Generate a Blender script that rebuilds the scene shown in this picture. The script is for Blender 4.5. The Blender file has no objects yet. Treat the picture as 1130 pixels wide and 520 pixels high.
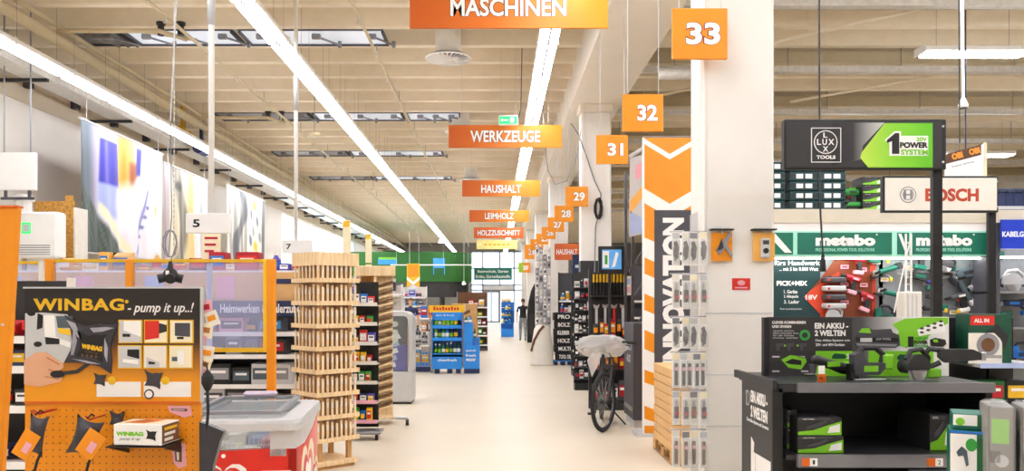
import bpy, bmesh, math, random
from mathutils import Vector, Matrix
random.seed(7)
SC = bpy.context.scene
COL = SC.collection
# ---------------------------------------------------------------- camera, world, exposure
F = 900.0; CX = 547.0; CY = 332.0; EYE = 1.6          # focal length and vanishing point in the 1130 x 520 frame
cam = bpy.data.cameras.new('camera'); cam.sensor_width = 36; cam.lens = 36*F/1130
cam.shift_x = (565-CX)/1130; cam.shift_y = (CY-260)/1130; cam.clip_end = 300; cam.clip_start = .05
co = bpy.data.objects.new('camera', cam); COL.objects.link(co)
co.location = (0, 0, EYE); co.rotation_euler = (math.pi/2, 0, 0); SC.camera = co
w = bpy.data.worlds.new('overcast_sky'); SC.world = w; w.use_nodes = True
w.node_tree.nodes['Background'].inputs[0].default_value = (.86, .94, 1, 1)
w.node_tree.nodes['Background'].inputs[1].default_value = 2.2
SC.view_settings.view_transform = 'Standard'; SC.view_settings.look = 'None'
SC.view_settings.gamma = 1; SC.view_settings.use_curve_mapping = False
SC.view_settings.exposure = 0.74
TUBE = 17.0                                            # emission of the fluorescent tubes
SC.cycles.use_denoising = True
SC.cycles.max_bounces = 10; SC.cycles.diffuse_bounces = 5; SC.cycles.transparent_max_bounces = 16
SC.cycles.caustics_reflective = False; SC.cycles.caustics_refractive = False; SC.cycles.sample_clamp_indirect = 6
# ---------------------------------------------------------------- helpers
def wx(px, Y): return (px-CX)*Y/F
def wz(py, Y): return EYE-(py-CY)*Y/F
def lin(h):
    h = h.lstrip('#'); r = [int(h[i:i+2], 16)/255 for i in (0, 2, 4)]
    return tuple(c/12.92 if c <= .04045 else ((c+.055)/1.055)**2.4 for c in r)
MATS = {}
def M(name, col='#888888', rough=.5, metal=0., var=.08, scale=6., emit=0., bump=0., spec=.5):
    if name in MATS: return MATS[name]
    m = bpy.data.materials.new(name); m.use_nodes = True; nt = m.node_tree; b = nt.nodes['Principled BSDF']
    c = lin(col)
    b.inputs['Roughness'].default_value = rough; b.inputs['Metallic'].default_value = metal
    b.inputs['Specular IOR Level'].default_value = spec
    b.inputs['Base Color'].default_value = (*c, 1)
    if var or bump:
        tc = nt.nodes.new('ShaderNodeTexCoord'); no = nt.nodes.new('ShaderNodeTexNoise')
        no.inputs['Scale'].default_value = scale; no.inputs['Detail'].default_value = 3
        nt.links.new(tc.outputs['Object'], no.inputs['Vector'])
        if var:
            r = nt.nodes.new('ShaderNodeValToRGB'); e = r.color_ramp.elements
            e[0].position = .3; e[1].position = .7
            e[0].color = (*[x*(1-var) for x in c], 1); e[1].color = (*[min(1, x*(1+var)) for x in c], 1)
            nt.links.new(no.outputs['Fac'], r.inputs['Fac']); nt.links.new(r.outputs['Color'], b.inputs['Base Color'])
        if bump:
            bp = nt.nodes.new('ShaderNodeBump'); bp.inputs['Strength'].default_value = bump; bp.inputs['Distance'].default_value = .01
            nt.links.new(no.outputs['Fac'], bp.inputs['Height']); nt.links.new(bp.outputs['Normal'], b.inputs['Normal'])
    if emit:
        b.inputs['Emission Color'].default_value = (*c, 1); b.inputs['Emission Strength'].default_value = emit
    MATS[name] = m; return m
def ramp_mat(name, stops, axis='Z', rough=.45):
    """printed gradient running over the object's own bounding box"""
    m = bpy.data.materials.new(name); m.use_nodes = True; nt = m.node_tree; b = nt.nodes['Principled BSDF']
    tc = nt.nodes.new('ShaderNodeTexCoord'); s = nt.nodes.new('ShaderNodeSeparateXYZ'); r = nt.nodes.new('ShaderNodeValToRGB')
    nt.links.new(tc.outputs['Generated'], s.inputs[0]); nt.links.new(s.outputs[axis], r.inputs['Fac'])
    el = r.color_ramp.elements
    while len(el) < len(stops): el.new(.5)
    for e, (p, c) in zip(el, stops): e.position = p; e.color = (*lin(c), 1)
    nt.links.new(r.outputs['Color'], b.inputs['Base Color']); b.inputs['Roughness'].default_value = rough
    MATS[name] = m; return m
def wood_mat(name, c1, c2, scale=3.):
    m = bpy.data.materials.new(name); m.use_nodes = True; nt = m.node_tree; b = nt.nodes['Principled BSDF']
    tc = nt.nodes.new('ShaderNodeTexCoord'); mp = nt.nodes.new('ShaderNodeMapping'); mp.inputs['Scale'].default_value = (12, 12, 1.5)
    n = nt.nodes.new('ShaderNodeTexNoise'); n.inputs['Scale'].default_value = scale; n.inputs['Detail'].default_value = 4
    r = nt.nodes.new('ShaderNodeValToRGB'); e = r.color_ramp.elements; e[0].position = .3; e[1].position = .7
    e[0].color = (*lin(c1), 1); e[1].color = (*lin(c2), 1)
    nt.links.new(tc.outputs['Object'], mp.inputs[0]); nt.links.new(mp.outputs[0], n.inputs['Vector'])
    nt.links.new(n.outputs['Fac'], r.inputs['Fac']); nt.links.new(r.outputs['Color'], b.inputs['Base Color'])
    b.inputs['Roughness'].default_value = .6; MATS[name] = m; return m
def clear_mat(name, tint, opac, col, rough=.1):
    """see-through sheet: transparent mixed with a coloured diffuse and a gloss"""
    m = bpy.data.materials.new(name); m.use_nodes = True; nt = m.node_tree; nt.nodes.clear()
    o = nt.nodes.new('ShaderNodeOutputMaterial'); t = nt.nodes.new('ShaderNodeBsdfTransparent'); t.inputs[0].default_value = (*lin(tint), 1)
    p = nt.nodes.new('ShaderNodeBsdfPrincipled'); p.inputs['Base Color'].default_value = (*lin(col), 1); p.inputs['Roughness'].default_value = rough
    no = nt.nodes.new('ShaderNodeTexNoise'); no.inputs['Scale'].default_value = 5
    mr = nt.nodes.new('ShaderNodeMapRange'); mr.inputs['To Min'].default_value = opac*.95; mr.inputs['To Max'].default_value = min(1, opac*1.05)
    mx = nt.nodes.new('ShaderNodeMixShader')
    nt.links.new(no.outputs['Fac'], mr.inputs['Value']); nt.links.new(mr.outputs[0], mx.inputs[0])
    nt.links.new(t.outputs[0], mx.inputs[1]); nt.links.new(p.outputs[0], mx.inputs[2]); nt.links.new(mx.outputs[0], o.inputs[0])
    MATS[name] = m; return m
class G:
    def __init__(s): s.v = []; s.f = []; s.m = []; s.k = 0
    def add(s, vs, fs):
        o = len(s.v); s.v += [tuple(v) for v in vs]
        for f in fs: s.f.append(tuple(i+o for i in f)); s.m.append(s.k)
        return s
    def mat(s, k): s.k = k; return s
    def box(s, x0, x1, y0, y1, z0, z1):
        return s.add([(x0,y0,z0),(x1,y0,z0),(x1,y1,z0),(x0,y1,z0),(x0,y0,z1),(x1,y0,z1),(x1,y1,z1),(x0,y1,z1)],
                     [(0,3,2,1),(4,5,6,7),(0,1,5,4),(1,2,6,5),(2,3,7,6),(3,0,4,7)])
    def cbox(s, x0, x1, y0, y1, z0, z1, c=.01):
        """box with chamfered edges"""
        lo = (x0, y0, z0); hi = (x1, y1, z1); c = min(c, (x1-x0)*.45, (y1-y0)*.45, (z1-z0)*.45); vs = []; ix = {}
        for sx in (0, 1):
            for sy in (0, 1):
                for sz in (0, 1):
                    sg = (sx, sy, sz)
                    for a in range(3):
                        p = [(lo[i]+c if not sg[i] else hi[i]-c) if i != a else (lo[i] if not sg[i] else hi[i]) for i in range(3)]
                        ix[(sx, sy, sz, a)] = len(vs); vs.append(tuple(p))
        fs = []
        for a in range(3):
            b, d = [(1,2),(2,0),(0,1)][a]
            for t in (0, 1):
                q = []
                for u, v in ((0,0),(1,0),(1,1),(0,1)):
                    sg = [0,0,0]; sg[a] = t; sg[b] = u; sg[d] = v; q.append(ix[(*sg, a)])
                fs.append(tuple(q if t else q[::-1]))
        for a in range(3):
            b, d = [(1,2),(2,0),(0,1)][a]
            for u in (0, 1):
                for v in (0, 1):
                    s0 = [0,0,0]; s1 = [0,0,0]; s0[b] = s1[b] = u; s0[d] = s1[d] = v; s1[a] = 1
                    q = [ix[(*s0, b)], ix[(*s1, b)], ix[(*s1, d)], ix[(*s0, d)]]
                    fs.append(tuple(q if u == v else q[::-1]))
        for sx in (0, 1):
            for sy in (0, 1):
                for sz in (0, 1): 
                    q = [ix[(sx, sy, sz, a)] for a in range(3)]
                    fs.append(tuple(q if (sx+sy+sz) % 2 else q[::-1]))
        c0 = Vector([(lo[i]+hi[i])/2 for i in range(3)]); out = []
        for f in fs:
            p = [Vector(vs[i]) for i in f]; nrm = (p[1]-p[0]).cross(p[2]-p[0])
            out.append(f if nrm.dot(sum(p, Vector())/len(p)-c0) > 0 else f[::-1])
        return s.add(vs, out)
    def cyl(s, p0, p1, r0, r1=None, n=12, cap=True):
        p0 = Vector(p0); p1 = Vector(p1); r1 = r0 if r1 is None else r1; d = (p1-p0).normalized()
        u = d.orthogonal().normalized(); v = d.cross(u); vs = []
        for p, r in ((p0, r0), (p1, r1)):
            for i in range(n):
                a = 2*math.pi*i/n; vs.append(p+u*(r*math.cos(a))+v*(r*math.sin(a)))
        fs = [(i, (i+1) % n, n+(i+1) % n, n+i) for i in range(n)]
        if cap: fs += [tuple(range(n))[::-1], tuple(range(n, 2*n))]
        return s.add(vs, fs)
    def tube(s, pts, r, n=6):
        pts = [Vector(p) for p in pts]; vs = []; u = None
        for i, p in enumerate(pts):
            d = (pts[min(i+1, len(pts)-1)]-pts[max(i-1, 0)]).normalized()
            u = d.orthogonal().normalized() if u is None else (u-d*u.dot(d)).normalized()
            v = d.cross(u); rr = r[i] if isinstance(r, (list, tuple)) else r
            for k in range(n):
                a = 2*math.pi*k/n; vs.append(p+u*(rr*math.cos(a))+v*(rr*math.sin(a)))
        fs = [(i*n+k, i*n+(k+1) % n, (i+1)*n+(k+1) % n, (i+1)*n+k) for i in range(len(pts)-1) for k in range(n)]
        fs += [tuple(range(n))[::-1], tuple(range((len(pts)-1)*n, len(pts)*n))]
        return s.add(vs, fs)
    def lathe(s, prof, n=14, c=(0, 0, 0), cap=True):
        vs = [(c[0]+r*math.cos(2*math.pi*k/n), c[1]+r*math.sin(2*math.pi*k/n), c[2]+z) for r, z in prof for k in range(n)]
        fs = [(i*n+k, i*n+(k+1) % n, (i+1)*n+(k+1) % n, (i+1)*n+k) for i in range(len(prof)-1) for k in range(n)]
        if cap: fs += [tuple(range(n))[::-1], tuple(range((len(prof)-1)*n, len(prof)*n))]
        return s.add(vs, fs)
    def prism(s, pts, a0, a1, axis='y'):
        n = len(pts)
        ar = sum(pts[i][0]*pts[(i+1) % n][1]-pts[(i+1) % n][0]*pts[i][1] for i in range(n))
        if ar < 0: pts = pts[::-1]
        def q(p, a): return {'y': (p[0], a, p[1]), 'x': (a, p[0], p[1]), 'z': (p[0], p[1], a)}[axis]
        vs = [q(p, a0) for p in pts]+[q(p, a1) for p in pts]
        fs = [(i, (i+1) % n, n+(i+1) % n, n+i) for i in range(n)]+[tuple(range(n))[::-1], tuple(range(n, 2*n))]
        if axis == 'y': fs = [f[::-1] for f in fs]
        return s.add(vs, fs)
    def ball(s, c, r, n=10):
        rx, ry, rz = r if isinstance(r, tuple) else (r, r, r)
        k = max(5, n//2+1)
        pr = [(math.sin(math.pi*i/k), -math.cos(math.pi*i/k)) for i in range(1, k)]
        vs = [(c[0]+rx*a*math.cos(2*math.pi*j/n), c[1]+ry*a*math.sin(2*math.pi*j/n), c[2]+rz*b) for a, b in pr for j in range(n)]
        vs += [(c[0], c[1], c[2]-rz), (c[0], c[1], c[2]+rz)]; L = len(pr)
        fs = [(i*n+j, i*n+(j+1) % n, (i+1)*n+(j+1) % n, (i+1)*n+j) for i in range(L-1) for j in range(n)]
        fs += [(L*n, (j+1) % n, j) for j in range(n)]+[(L*n+1, (L-1)*n+j, (L-1)*n+(j+1) % n) for j in range(n)]
        return s.add(vs, fs)
    def xf(s, mtx, i0=0):
        for i in range(i0, len(s.v)): s.v[i] = tuple(mtx @ Vector(s.v[i]))
        return s
    def mesh(s, name, mats, smooth=False):
        me = bpy.data.meshes.new(name); me.from_pydata(s.v, [], s.f)
        mats = mats if isinstance(mats, (list, tuple)) else [mats]
        for m in mats: me.materials.append(MATS[m] if isinstance(m, str) else m)
        if len(mats) > 1: me.polygons.foreach_set('material_index', s.m)
        if smooth: me.polygons.foreach_set('use_smooth', [True]*len(me.polygons))
        me.update(); return me
    def build(s, name, mats, parent=None, smooth=False, loc=(0, 0, 0), rz=0):
        return link(name, s.mesh(name, mats, smooth), parent, loc, rz)
def link(name, me, parent=None, loc=(0, 0, 0), rz=0, rot=None, scale=None):
    o = bpy.data.objects.new(name, me); COL.objects.link(o); o.parent = parent; o.location = loc
    o.rotation_euler = rot if rot else (0, 0, rz)
    if scale: o.scale = scale
    return o
def tag(o, label, cat, group=None, kind=None):
    if len(label.split()) > 16: label = label.replace(' the ', ' ')
    o['label'] = label; o['category'] = cat
    if group: o['group'] = group
    if kind: o['kind'] = kind
    return o
def thing(name, label, cat, loc=(0, 0, 0), rz=0, group=None, kind=None):
    o = bpy.data.objects.new(name, None); COL.objects.link(o); o.location = loc; o.rotation_euler = (0, 0, rz)
    o.empty_display_size = .1
    return tag(o, label, cat, group, kind)
def struct(o, label=None, cat=None):
    o['kind'] = 'structure'
    if label: o['label'] = label
    if cat: o['category'] = cat
    return o
def copy_tree(o, parent=None):
    c = o.copy(); COL.objects.link(c); c.parent = parent
    for ch in o.children: copy_tree(ch, c)
    return c
def place(proto, used, loc, rz, label, group=None, scale=None, rot=None):
    """first use moves the prototype itself, later uses copy it"""
    o = proto if not used.get(proto.name) else copy_tree(proto)
    used[proto.name] = 1
    o.location = loc; o.rotation_euler = rot if rot else (0, 0, rz); o['label'] = label if len(label.split()) < 17 else label.replace(' the ', ' ')
    if group: o['group'] = group
    if scale: o.scale = (scale,)*3 if not isinstance(scale, tuple) else scale
    return o
USED = {}
ONES = 'zeroth first second third fourth fifth sixth seventh eighth ninth tenth eleventh twelfth thirteenth fourteenth fifteenth sixteenth seventeenth eighteenth nineteenth'.split()
def nth(n):
    if n < 20: return ONES[n]
    t = n//10; tens = {2: 'twent', 3: 'thirt', 4: 'fort', 5: 'fift'}[t]
    return tens+'ieth' if n % 10 == 0 else tens+'y-'+ONES[n % 10]
def base_of(o):
    p = Vector((0, 0, 0))
    while o is not None: p += o.location; o = o.parent
    return p
def flat(parent, name, pts, Y, mat, th=.002, axis='y'):
    """thin printed patch, outline pts in world X,Z on the plane Y facing the viewer"""
    b = base_of(parent)
    return G().prism([(x-b.x, z-b.z) for x, z in pts], Y-b.y-th, Y-b.y, 'y').build(name, mat, parent)
def fpx(parent, name, pts, Y, mat, th=.002):
    return flat(parent, name, [(wx(x, Y), wz(y, Y)) for x, y in pts], Y, mat, th)
def rpx(parent, name, x0, x1, y0, y1, Y, mat, th=.002):
    return fpx(parent, name, [(x0, y0), (x1, y0), (x1, y1), (x0, y1)], Y, mat, th)
def circ(cx, cy, rx, ry=None, n=20, a0=0, a1=360):
    ry = ry or rx; k = n if a1-a0 == 360 else n+1
    return [(cx+rx*math.cos(math.radians(a0+(a1-a0)*i/n)), cy+ry*math.sin(math.radians(a0+(a1-a0)*i/n))) for i in range(k)]
FONT = {}
def glyphs(s, bold=0., shear=0., space=1.):
    k = (s, bold, shear, space)
    if k not in FONT:
        cu = bpy.data.curves.new('lettering', 'FONT'); cu.body = s; cu.size = 1; cu.offset = bold; cu.shear = shear
        cu.space_character = space; cu.resolution_u = 3; cu.extrude = .01; cu.align_x = 'CENTER'
        ob = bpy.data.objects.new('lettering', cu); COL.objects.link(ob)
        dg = bpy.context.evaluated_depsgraph_get()
        me = bpy.data.meshes.new_from_object(ob.evaluated_get(dg)); bpy.data.objects.remove(ob)
        vs = [v.co.copy() for v in me.vertices]; fs = [tuple(p.vertices) for p in me.polygons]
        x0 = min(v.x for v in vs); x1 = max(v.x for v in vs); y0 = min(v.y for v in vs); y1 = max(v.y for v in vs)
        bpy.data.meshes.remove(me)
        FONT[k] = ([((v.x-(x0+x1)/2)/(x1-x0), (v.y-(y0+y1)/2)/(y1-y0), v.z*100) for v in vs], fs)
    return FONT[k]
def word(parent, s, cx, cz, wd, ht, Y, mat, bold=0., shear=0., space=1., rot=0., lift=.0015, grow=0., name='lettering', face='y', multi=None):
    """raised lettering: box wd x ht centred at world X=cx, Z=cz on the plane Y, facing -Y (face 'x+' / 'x-': cx is then a world Y on the plane X=Y)"""
    vs, fs = glyphs(s, bold+grow, shear, space)
    if grow: wd += 2*grow*ht*.8; ht += 2*grow*ht*.8
    b = base_of(parent); g = G(); R = math.radians(rot); c, sn = math.cos(R), math.sin(R); out = []
    for x, y, z in vs:
        X, Z = x*wd, y*ht
        X, Z = X*c-Z*sn, X*sn+Z*c
        d = lift*(.5+.5*z)
        if face == 'y': out.append((cx+X-b.x, Y-d-b.y, cz+Z-b.z))
        elif face == 'x-': out.append((Y-d-b.x, cx-X-b.y, cz+Z-b.z))
        else: out.append((Y+d-b.x, cx+X-b.y, cz+Z-b.z))
    g.add(out, fs); return g.build(name, mat, parent)
def wpx(parent, s, x0, x1, y0, y1, Y, mat, **k):
    return word(parent, s, wx((x0+x1)/2, Y), wz((y0+y1)/2, Y), (x1-x0)*Y/F, (y1-y0)*Y/F, Y, mat, **k)
# ---------------------------------------------------------------- materials
M('floor_mat', '#DDD0BA', .42, var=.03, scale=.9, spec=.3); M('ceiling_mat', '#DCCDB3', .8, var=.03, scale=2); M('rib_mat', '#EDE1CA', .7, var=.03)
M('wall_mat', '#CFC7BB', .7, var=.03, scale=1.5, bump=.05); M('upper_wall', '#C9BBA2', .8, var=.06, scale=2); M('grey_wall', '#8F8C86', .8, var=.08)
M('column_mat', '#ECE7DF', .6, var=.025, scale=3, bump=.08); M('beam_mat', '#E4DACA', .7, var=.03, scale=2)
M('white', '#F2F0EC', .45, var=.02); M('offwhite', '#E4DED2', .5, var=.04); M('cream', '#EBDDB6', .5, var=.04)
M('black', '#141414', .45, var=.2); M('charcoal', '#2B2A2B', .5, var=.12); M('darkgrey', '#45444A', .5, var=.1); M('midgrey', '#8A898C', .45, var=.06)
M('lightgrey', '#C6C6C6', .4, var=.04); M('steel', '#B9B9BC', .3, metal=.9, var=.05); M('darksteel', '#55555A', .35, metal=.8, var=.08)
M('orange', '#EA9006', .45, var=.04); M('deeporange', '#D8640A', .45, var=.05); M('yellow', '#F3C11B', .45, var=.05); M('red', '#D3281C', .4, var=.06)
M('crimson', '#B01224', .45, var=.06); M('pink', '#E8A7B4', .5, var=.06); M('blue', '#1F6FC4', .4, var=.08); M('skyblue', '#3C9BE0', .45, var=.08)
M('navy', '#1C2A52', .5, var=.1); M('purple', '#4B3FA6', .5, var=.1); M('green', '#2E9E3A', .45, var=.08); M('lime', '#7CC424', .45, var=.06)
M('darkgreen', '#0F4A34', .5, var=.1); M('teal', '#0D6B57', .45, var=.06); M('forest', '#16602A', .5, var=.1); M('brown', '#6A4526', .6, var=.12)
M('cardboard', '#C79B63', .75, var=.08, scale=9); M('cardboard_light', '#D8AC74', .75, var=.06, scale=9); M('rubber', '#1B1B1C', .7, var=.15); M('skin', '#D9A27E', .55, var=.05)
M('pipe_mat', '#CBBB98', .5, var=.04); M('gold', '#E2B21C', .4, var=.05); M('tape', '#D8C7A0', .3, var=.04); M('galv', '#CFCBC3', .4, metal=.25, var=.1, scale=12)
wood_mat('pine', '#E0BC88', '#F4DDB2'); wood_mat('pine_dark', '#B98A50', '#D2A76C'); wood_mat('slatwood', '#8F6A48', '#B58E66')
clear_mat('plexi', '#F4F6FF', .26, '#CFD6F4', .12); clear_mat('window_glass', '#F4FAFF', .06, '#E8F2FF', .05); clear_mat('wrap', '#FFFFFF', .24, '#F2F2EE', .2)
clear_mat('poly', '#FFFFFF', .4, '#ECEBE8', .3); clear_mat('lid_glass', '#F6F9F9', .1, '#DDE2E2', .08)
M('tube_mat', '#F1F5FF', .5, var=0, emit=TUBE); M('tube_side', '#FFFCF5', .5, var=0, emit=TUBE)
M('daylight_pane', '#DDE6F5', .3, var=0, emit=.25); M('exit_green', '#23B45A', .4, var=0, emit=1.2); M('screen', '#4B86B8', .3, var=.2, emit=.5)
M('led', '#FFFFFF', .4, var=0, emit=9.0)
# ================================================================ room shell
YB = 60.0; XL = -8.0; XR = 17.0; ZC = 6.15; YF = -5.0
struct(G().box(XL-.3, XR+.3, YF-.3, YB+6, -.2, 0).build('floor', 'floor_mat'), 'pale cream polished store floor')
ceil = struct(G().box(XL-.3, XR+.3, YF-.3, YB+.3, ZC, ZC+.2).build('ceiling', 'ceiling_mat'), 'tan ribbed concrete store ceiling')
rib_l = G().prism([(-.07, 0), (.07, 0), (.13, .36), (-.13, .36)], XL, 1.45, 'x').mesh('rib', 'rib_mat')
rib_r = G().prism([(-.07, 0), (.07, 0), (.13, .36), (-.13, .36)], 2.36, XR, 'x').mesh('rib', 'rib_mat')
y = -4.2; ribs = []
while y < YB-.2:
    link('rib', rib_l, ceil, (0, y, 5.8)); link('rib', rib_r, ceil, (0, y, 5.8)); ribs.append(y); y += .93
# roof-light strips between two ribs, with dark frames
def between(e):
    Y = 4.2*F/e; k = min(range(len(ribs)-1), key=lambda i: abs((ribs[i]+ribs[i+1])/2-Y)); return (ribs[k]+ribs[k+1])/2
for Yc, xs in ((between(287), ((-6.7, -5.9), (-5.8, -4.1), (-4.0, -1.75))), (between(202), ((-6.3, -4.2), (-4.1, -2.1), (-2, -.8))),
               (between(160), ((-6.3, -4.2), (-4.1, -1.5))), (between(134), ((-6.3, -4.2), (-4.1, -1.5)))):
    for i, (a, b) in enumerate(xs):
        fr = G().box(a, b, Yc-.38, Yc-.34, 5.79, 5.83).box(a, b, Yc+.33, Yc+.38, 5.775, 5.83).box(a, a+.03, Yc-.34, Yc+.33, 5.76, 5.83).box(b-.03, b, Yc-.34, Yc+.33, 5.76, 5.83)
        f = fr.build('roof_light_frame', 'darkgrey', ceil)
        G().box(a+.03, b-.03, Yc-.34, Yc+.33, 5.8, 5.82).build('pane', 'daylight_pane' if i != 0 else 'midgrey', f)
        g = G()
        for k in range(3):
            x = a+.3+k*(b-a-.5)/2; g.cbox(x-.07, x+.07, Yc-.2, Yc-.13, 5.72, 5.8, .01); g.cyl((x, Yc-.17, 5.76), (x+.3, Yc+.2, 5.74), .02, n=6); g.cyl((x+.3, Yc+.2, 5.7), (x+.3, Yc+.2, 5.8), .03, n=8)
        g.build('hinge_arm', 'midgrey', f)
# left wall with a high window band
wl = struct(G().box(XL-.3, XL, YF, YB, 0, 2.7).box(XL-.3, XL, YF, 30.5, 2.7, 4.95).box(XL-.3, XL, 46.5, YB, 2.7, 4.95).build('wall_left', 'wall_mat'), 'white lower side wall with a high window band')
struct(G().box(XL-.3, XL+.02, YF, YB, 4.95, ZC).build('trim_1', 'upper_wall'), 'tan concrete ring beam above the side wall')
for k in range(28): G().cbox(XL+.02, XL+.16, 6+k*1.55, 6.12+k*1.55, 5.2, 5.45, .01).build('bracket', 'darkgrey', bpy.data.objects['trim_1'])
w1 = struct(bpy.data.objects.new('window_1', None), 'long high window band in the side wall'); COL.objects.link(w1); w1.location = (XL-.15, 30.5, 2.7)
g = G().box(-.06, .06, 0, 16, 0, .08).box(-.06, .06, 0, 16, 2.17, 2.25)
for k in range(9): g.box(-.06, .06, 2*k-.04, 2*k+.04, .08, 2.17)
g.build('window_frame', 'white', w1)
pm = G().box(-.01, .01, .05, 1.95, .08, 2.17).mesh('pane', 'window_glass')
for k in range(8): link('pane', pm, w1, (0, 2*k, 0))
struct(G().box(XR, XR+.3, YF, YB, 0, ZC).build('wall_right', 'wall_mat'), 'white wall far beyond the tool department')
struct(G().box(XL, XR, YF-.3, YF, 0, ZC).build('wall_front', 'wall_mat'), 'white wall behind the viewer')
# back wall, glazed entrance
DX0, DX1, DZ = -1.8, 2.55, 5.2
struct(G().box(XL, DX0, YB, YB+.3, 0, ZC).box(DX1, XR, YB, YB+.3, 0, ZC).box(DX0, DX1, YB, YB+.3, DZ, ZC).build('wall_back', 'grey_wall'), 'grey end wall around the glazed entrance')
w2 = struct(bpy.data.objects.new('window_2', None), 'tall glazed entrance front at the end of the aisle'); COL.objects.link(w2); w2.location = (0, YB+.12, 0)
xs = [DX0, -.95, .3, 1.35, 1.95, DX1]; zs = [0, 2.35, 2.75, 4.0, DZ]
g = G()
for x in xs: g.box(x-.05, x+.05, -.05, .05, 0, DZ)
for z in zs[1:]: g.box(DX0, DX1, -.05, .05, z-.05, z+.05)
g.build('window_frame', 'midgrey', w2)
for i in range(5):
    for j in range(4):
        if j == 0 and i in (1, 2): continue
        G().box(xs[i]+.05, xs[i+1]-.05, -.01, .01, zs[j]+.05, zs[j+1]-.05).build('pane', 'window_glass', w2)
G().box(-.9, 1.3, -.12, -.05, 2.4, 2.7).build('transom_panel', 'white', w2)
d1 = struct(bpy.data.objects.new('door_1', None), 'sliding glass entrance door at the far end'); COL.objects.link(d1); d1.location = (0, YB+.05, 0)
for a, b in ((-.9, -.33), (-.32, .25)):
    f = G().box(a, a+.06, -.03, .03, 0, 2.3).box(b-.06, b, -.03, .03, 0, 2.3).box(a+.06, b-.06, -.03, .03, 2.2, 2.3).box(a+.06, b-.06, -.03, .03, 0, .1).build('door_leaf', 'midgrey', d1)
    G().box(a+.06, b-.06, -.008, .008, .1, 2.2).build('pane', 'window_glass', f)
# beam and columns
bm_ = struct(G().box(1.42, 2.36, YF, YB, 5.29, ZC).build('beam', 'beam_mat'), 'wide pale concrete beam running over the row of columns')
COLY = [6.35, 15.3, 24.3, 33.2, 42.2, 51.1]
for i, Y in enumerate(COLY):
    c = thing('column', ['large white square column behind the black power tool stand', 'white column with a dark painted foot behind the wall screen', 'white column behind the stacked black crates',
              'third slim white column behind the stacked black crates', 'white column near the far number signs', 'farthest white column beside the entrance'][i], 'column', (1.60, Y, 0), kind='structure')
    c['group'] = 'columns along the aisle'
    G().cbox(0, .57, 0, .35, 0, 5.14, .02).build('shaft', 'column_mat', c)
    G().cbox(-.04, .61, -.04, .39, 5.14, 5.29, .02).build('capital', 'beam_mat', c)
    if i == 1: G().box(-.008, .578, -.008, .358, 0, 2.35).build('painted_foot', 'charcoal', c)
    if i == 0:
        G().cyl((.02, -.012, 0), (.02, -.012, 5.1), .012, n=8).build('corner_conduit', 'white', c)
        g = G()
        for z in (.62, 1.02, 1.5): g.box(.02, .55, -.004, .01, z, z+.006)
        g.build('paint_seam', 'lightgrey', c)
# cross beams and trays of the tool department ceiling
for k in range(9):
    Y = 10.9+3.05*k
    b = struct(G().box(2.36, XR, Y-.16, Y+.16, 5.62, 5.82).build('cross_beam', 'pipe_mat'), f'{nth(k+1)} cross beam over the tool department counted from the viewer')
    tr = G().box(2.4, XR, Y-.34, Y-.2, 5.42, 5.44).box(2.4, XR, Y-.35, Y-.34, 5.42, 5.52).box(2.4, XR, Y-.21, Y-.2, 5.42, 5.52)
    tr.build('cable_tray', 'galv', b)
    g = G()
    for j in range(6):
        x = 3+j*1.9; g.cyl((x, Y-.27, 5.44), (x, Y-.27, 6.1), .008, n=5)
    g.build('tray_hanger', 'midgrey', b)
    G().tube([(2.4, Y-.26, 5.47)]+[(2.4+j*.7, Y-.26+random.uniform(-.03, .03), 5.465+random.uniform(0, .02)) for j in range(1, 20)], .018, 5).build('cable', 'lightgrey', b)
# duct crossing from the beam
tag(G().cyl((2.36, 11.75, 4.87), (3.3, 11.75, 4.87), .08, n=18).cyl((3.2, 11.75, 4.87), (3.2, 11.75, 6.15), .02, n=8).build('ventilation_duct', 'galv', smooth=True), 'short silver duct beside the large white column', 'duct')
# sprinkler pipes
for i, (x, z) in enumerate(((-1.94, 5.62), (-4.66, 5.62))):
    t = thing('sprinkler_pipe', ['thin tan sprinkler pipe nearest the hanging department signs', 'thin tan sprinkler pipe beside the wall pipes'][i], 'pipe', (x, 0, z), group='sprinkler pipes under the ceiling')
    G().cyl((0, YF, 0), (0, YB, 0), .026, n=8).build('pipe_run', 'pipe_mat', t)
    rm = G().cyl((0, 0, 0), (0, 0, .5), .006, n=5).mesh('hanger_rod', 'midgrey'); nm = G().cyl((0, 0, -.09), (0, 0, -.02), .012, .02, n=8).cyl((0, 0, -.1), (0, 0, -.09), .03, n=8).mesh('sprinkler_head', 'galv')
    cl = G().lathe([(.035, -.03), (.04, 0), (.035, .03)], 8).mesh('pipe_clamp', 'galv')
    for k in range(16): link('hanger_rod', rm, t, (0, 4+k*3.1, 0)); link('sprinkler_head', nm, t, (0, 5.3+k*3.1, 0)); link('pipe_clamp', cl, t, (0, 4+k*3.1, 0), rot=(math.pi/2, 0, 0))
for i, (x0, x1, Y) in enumerate(((3.6, 5.9, (13.5, 11.3)), (2.7, 4.9, (16.6, 14.4)), (6.0, 8.2, (16.6, 14.4)))):
    tag(G().cyl((x0, Y[0], 5.65), (x1, Y[1], 5.65), .028, n=8).cyl(((x0+x1)/2, (Y[0]+Y[1])/2, 5.65), ((x0+x1)/2, (Y[0]+Y[1])/2, 6.15), .008, n=5).build('sprinkler_pipe', 'rib_mat'), ['slanting tan pipe above the black brand sign', 'shorter slanting tan pipe beside the white column', 'slanting tan pipe above the bell shaped hanging plug'][i], 'pipe', 'slanting pipes in the tool department')
t = thing('wall_pipe', 'thick beige pipe pair running along the side wall top', 'pipe', (-6.55, 0, 5.5), group='pipes along the wall')
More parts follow.
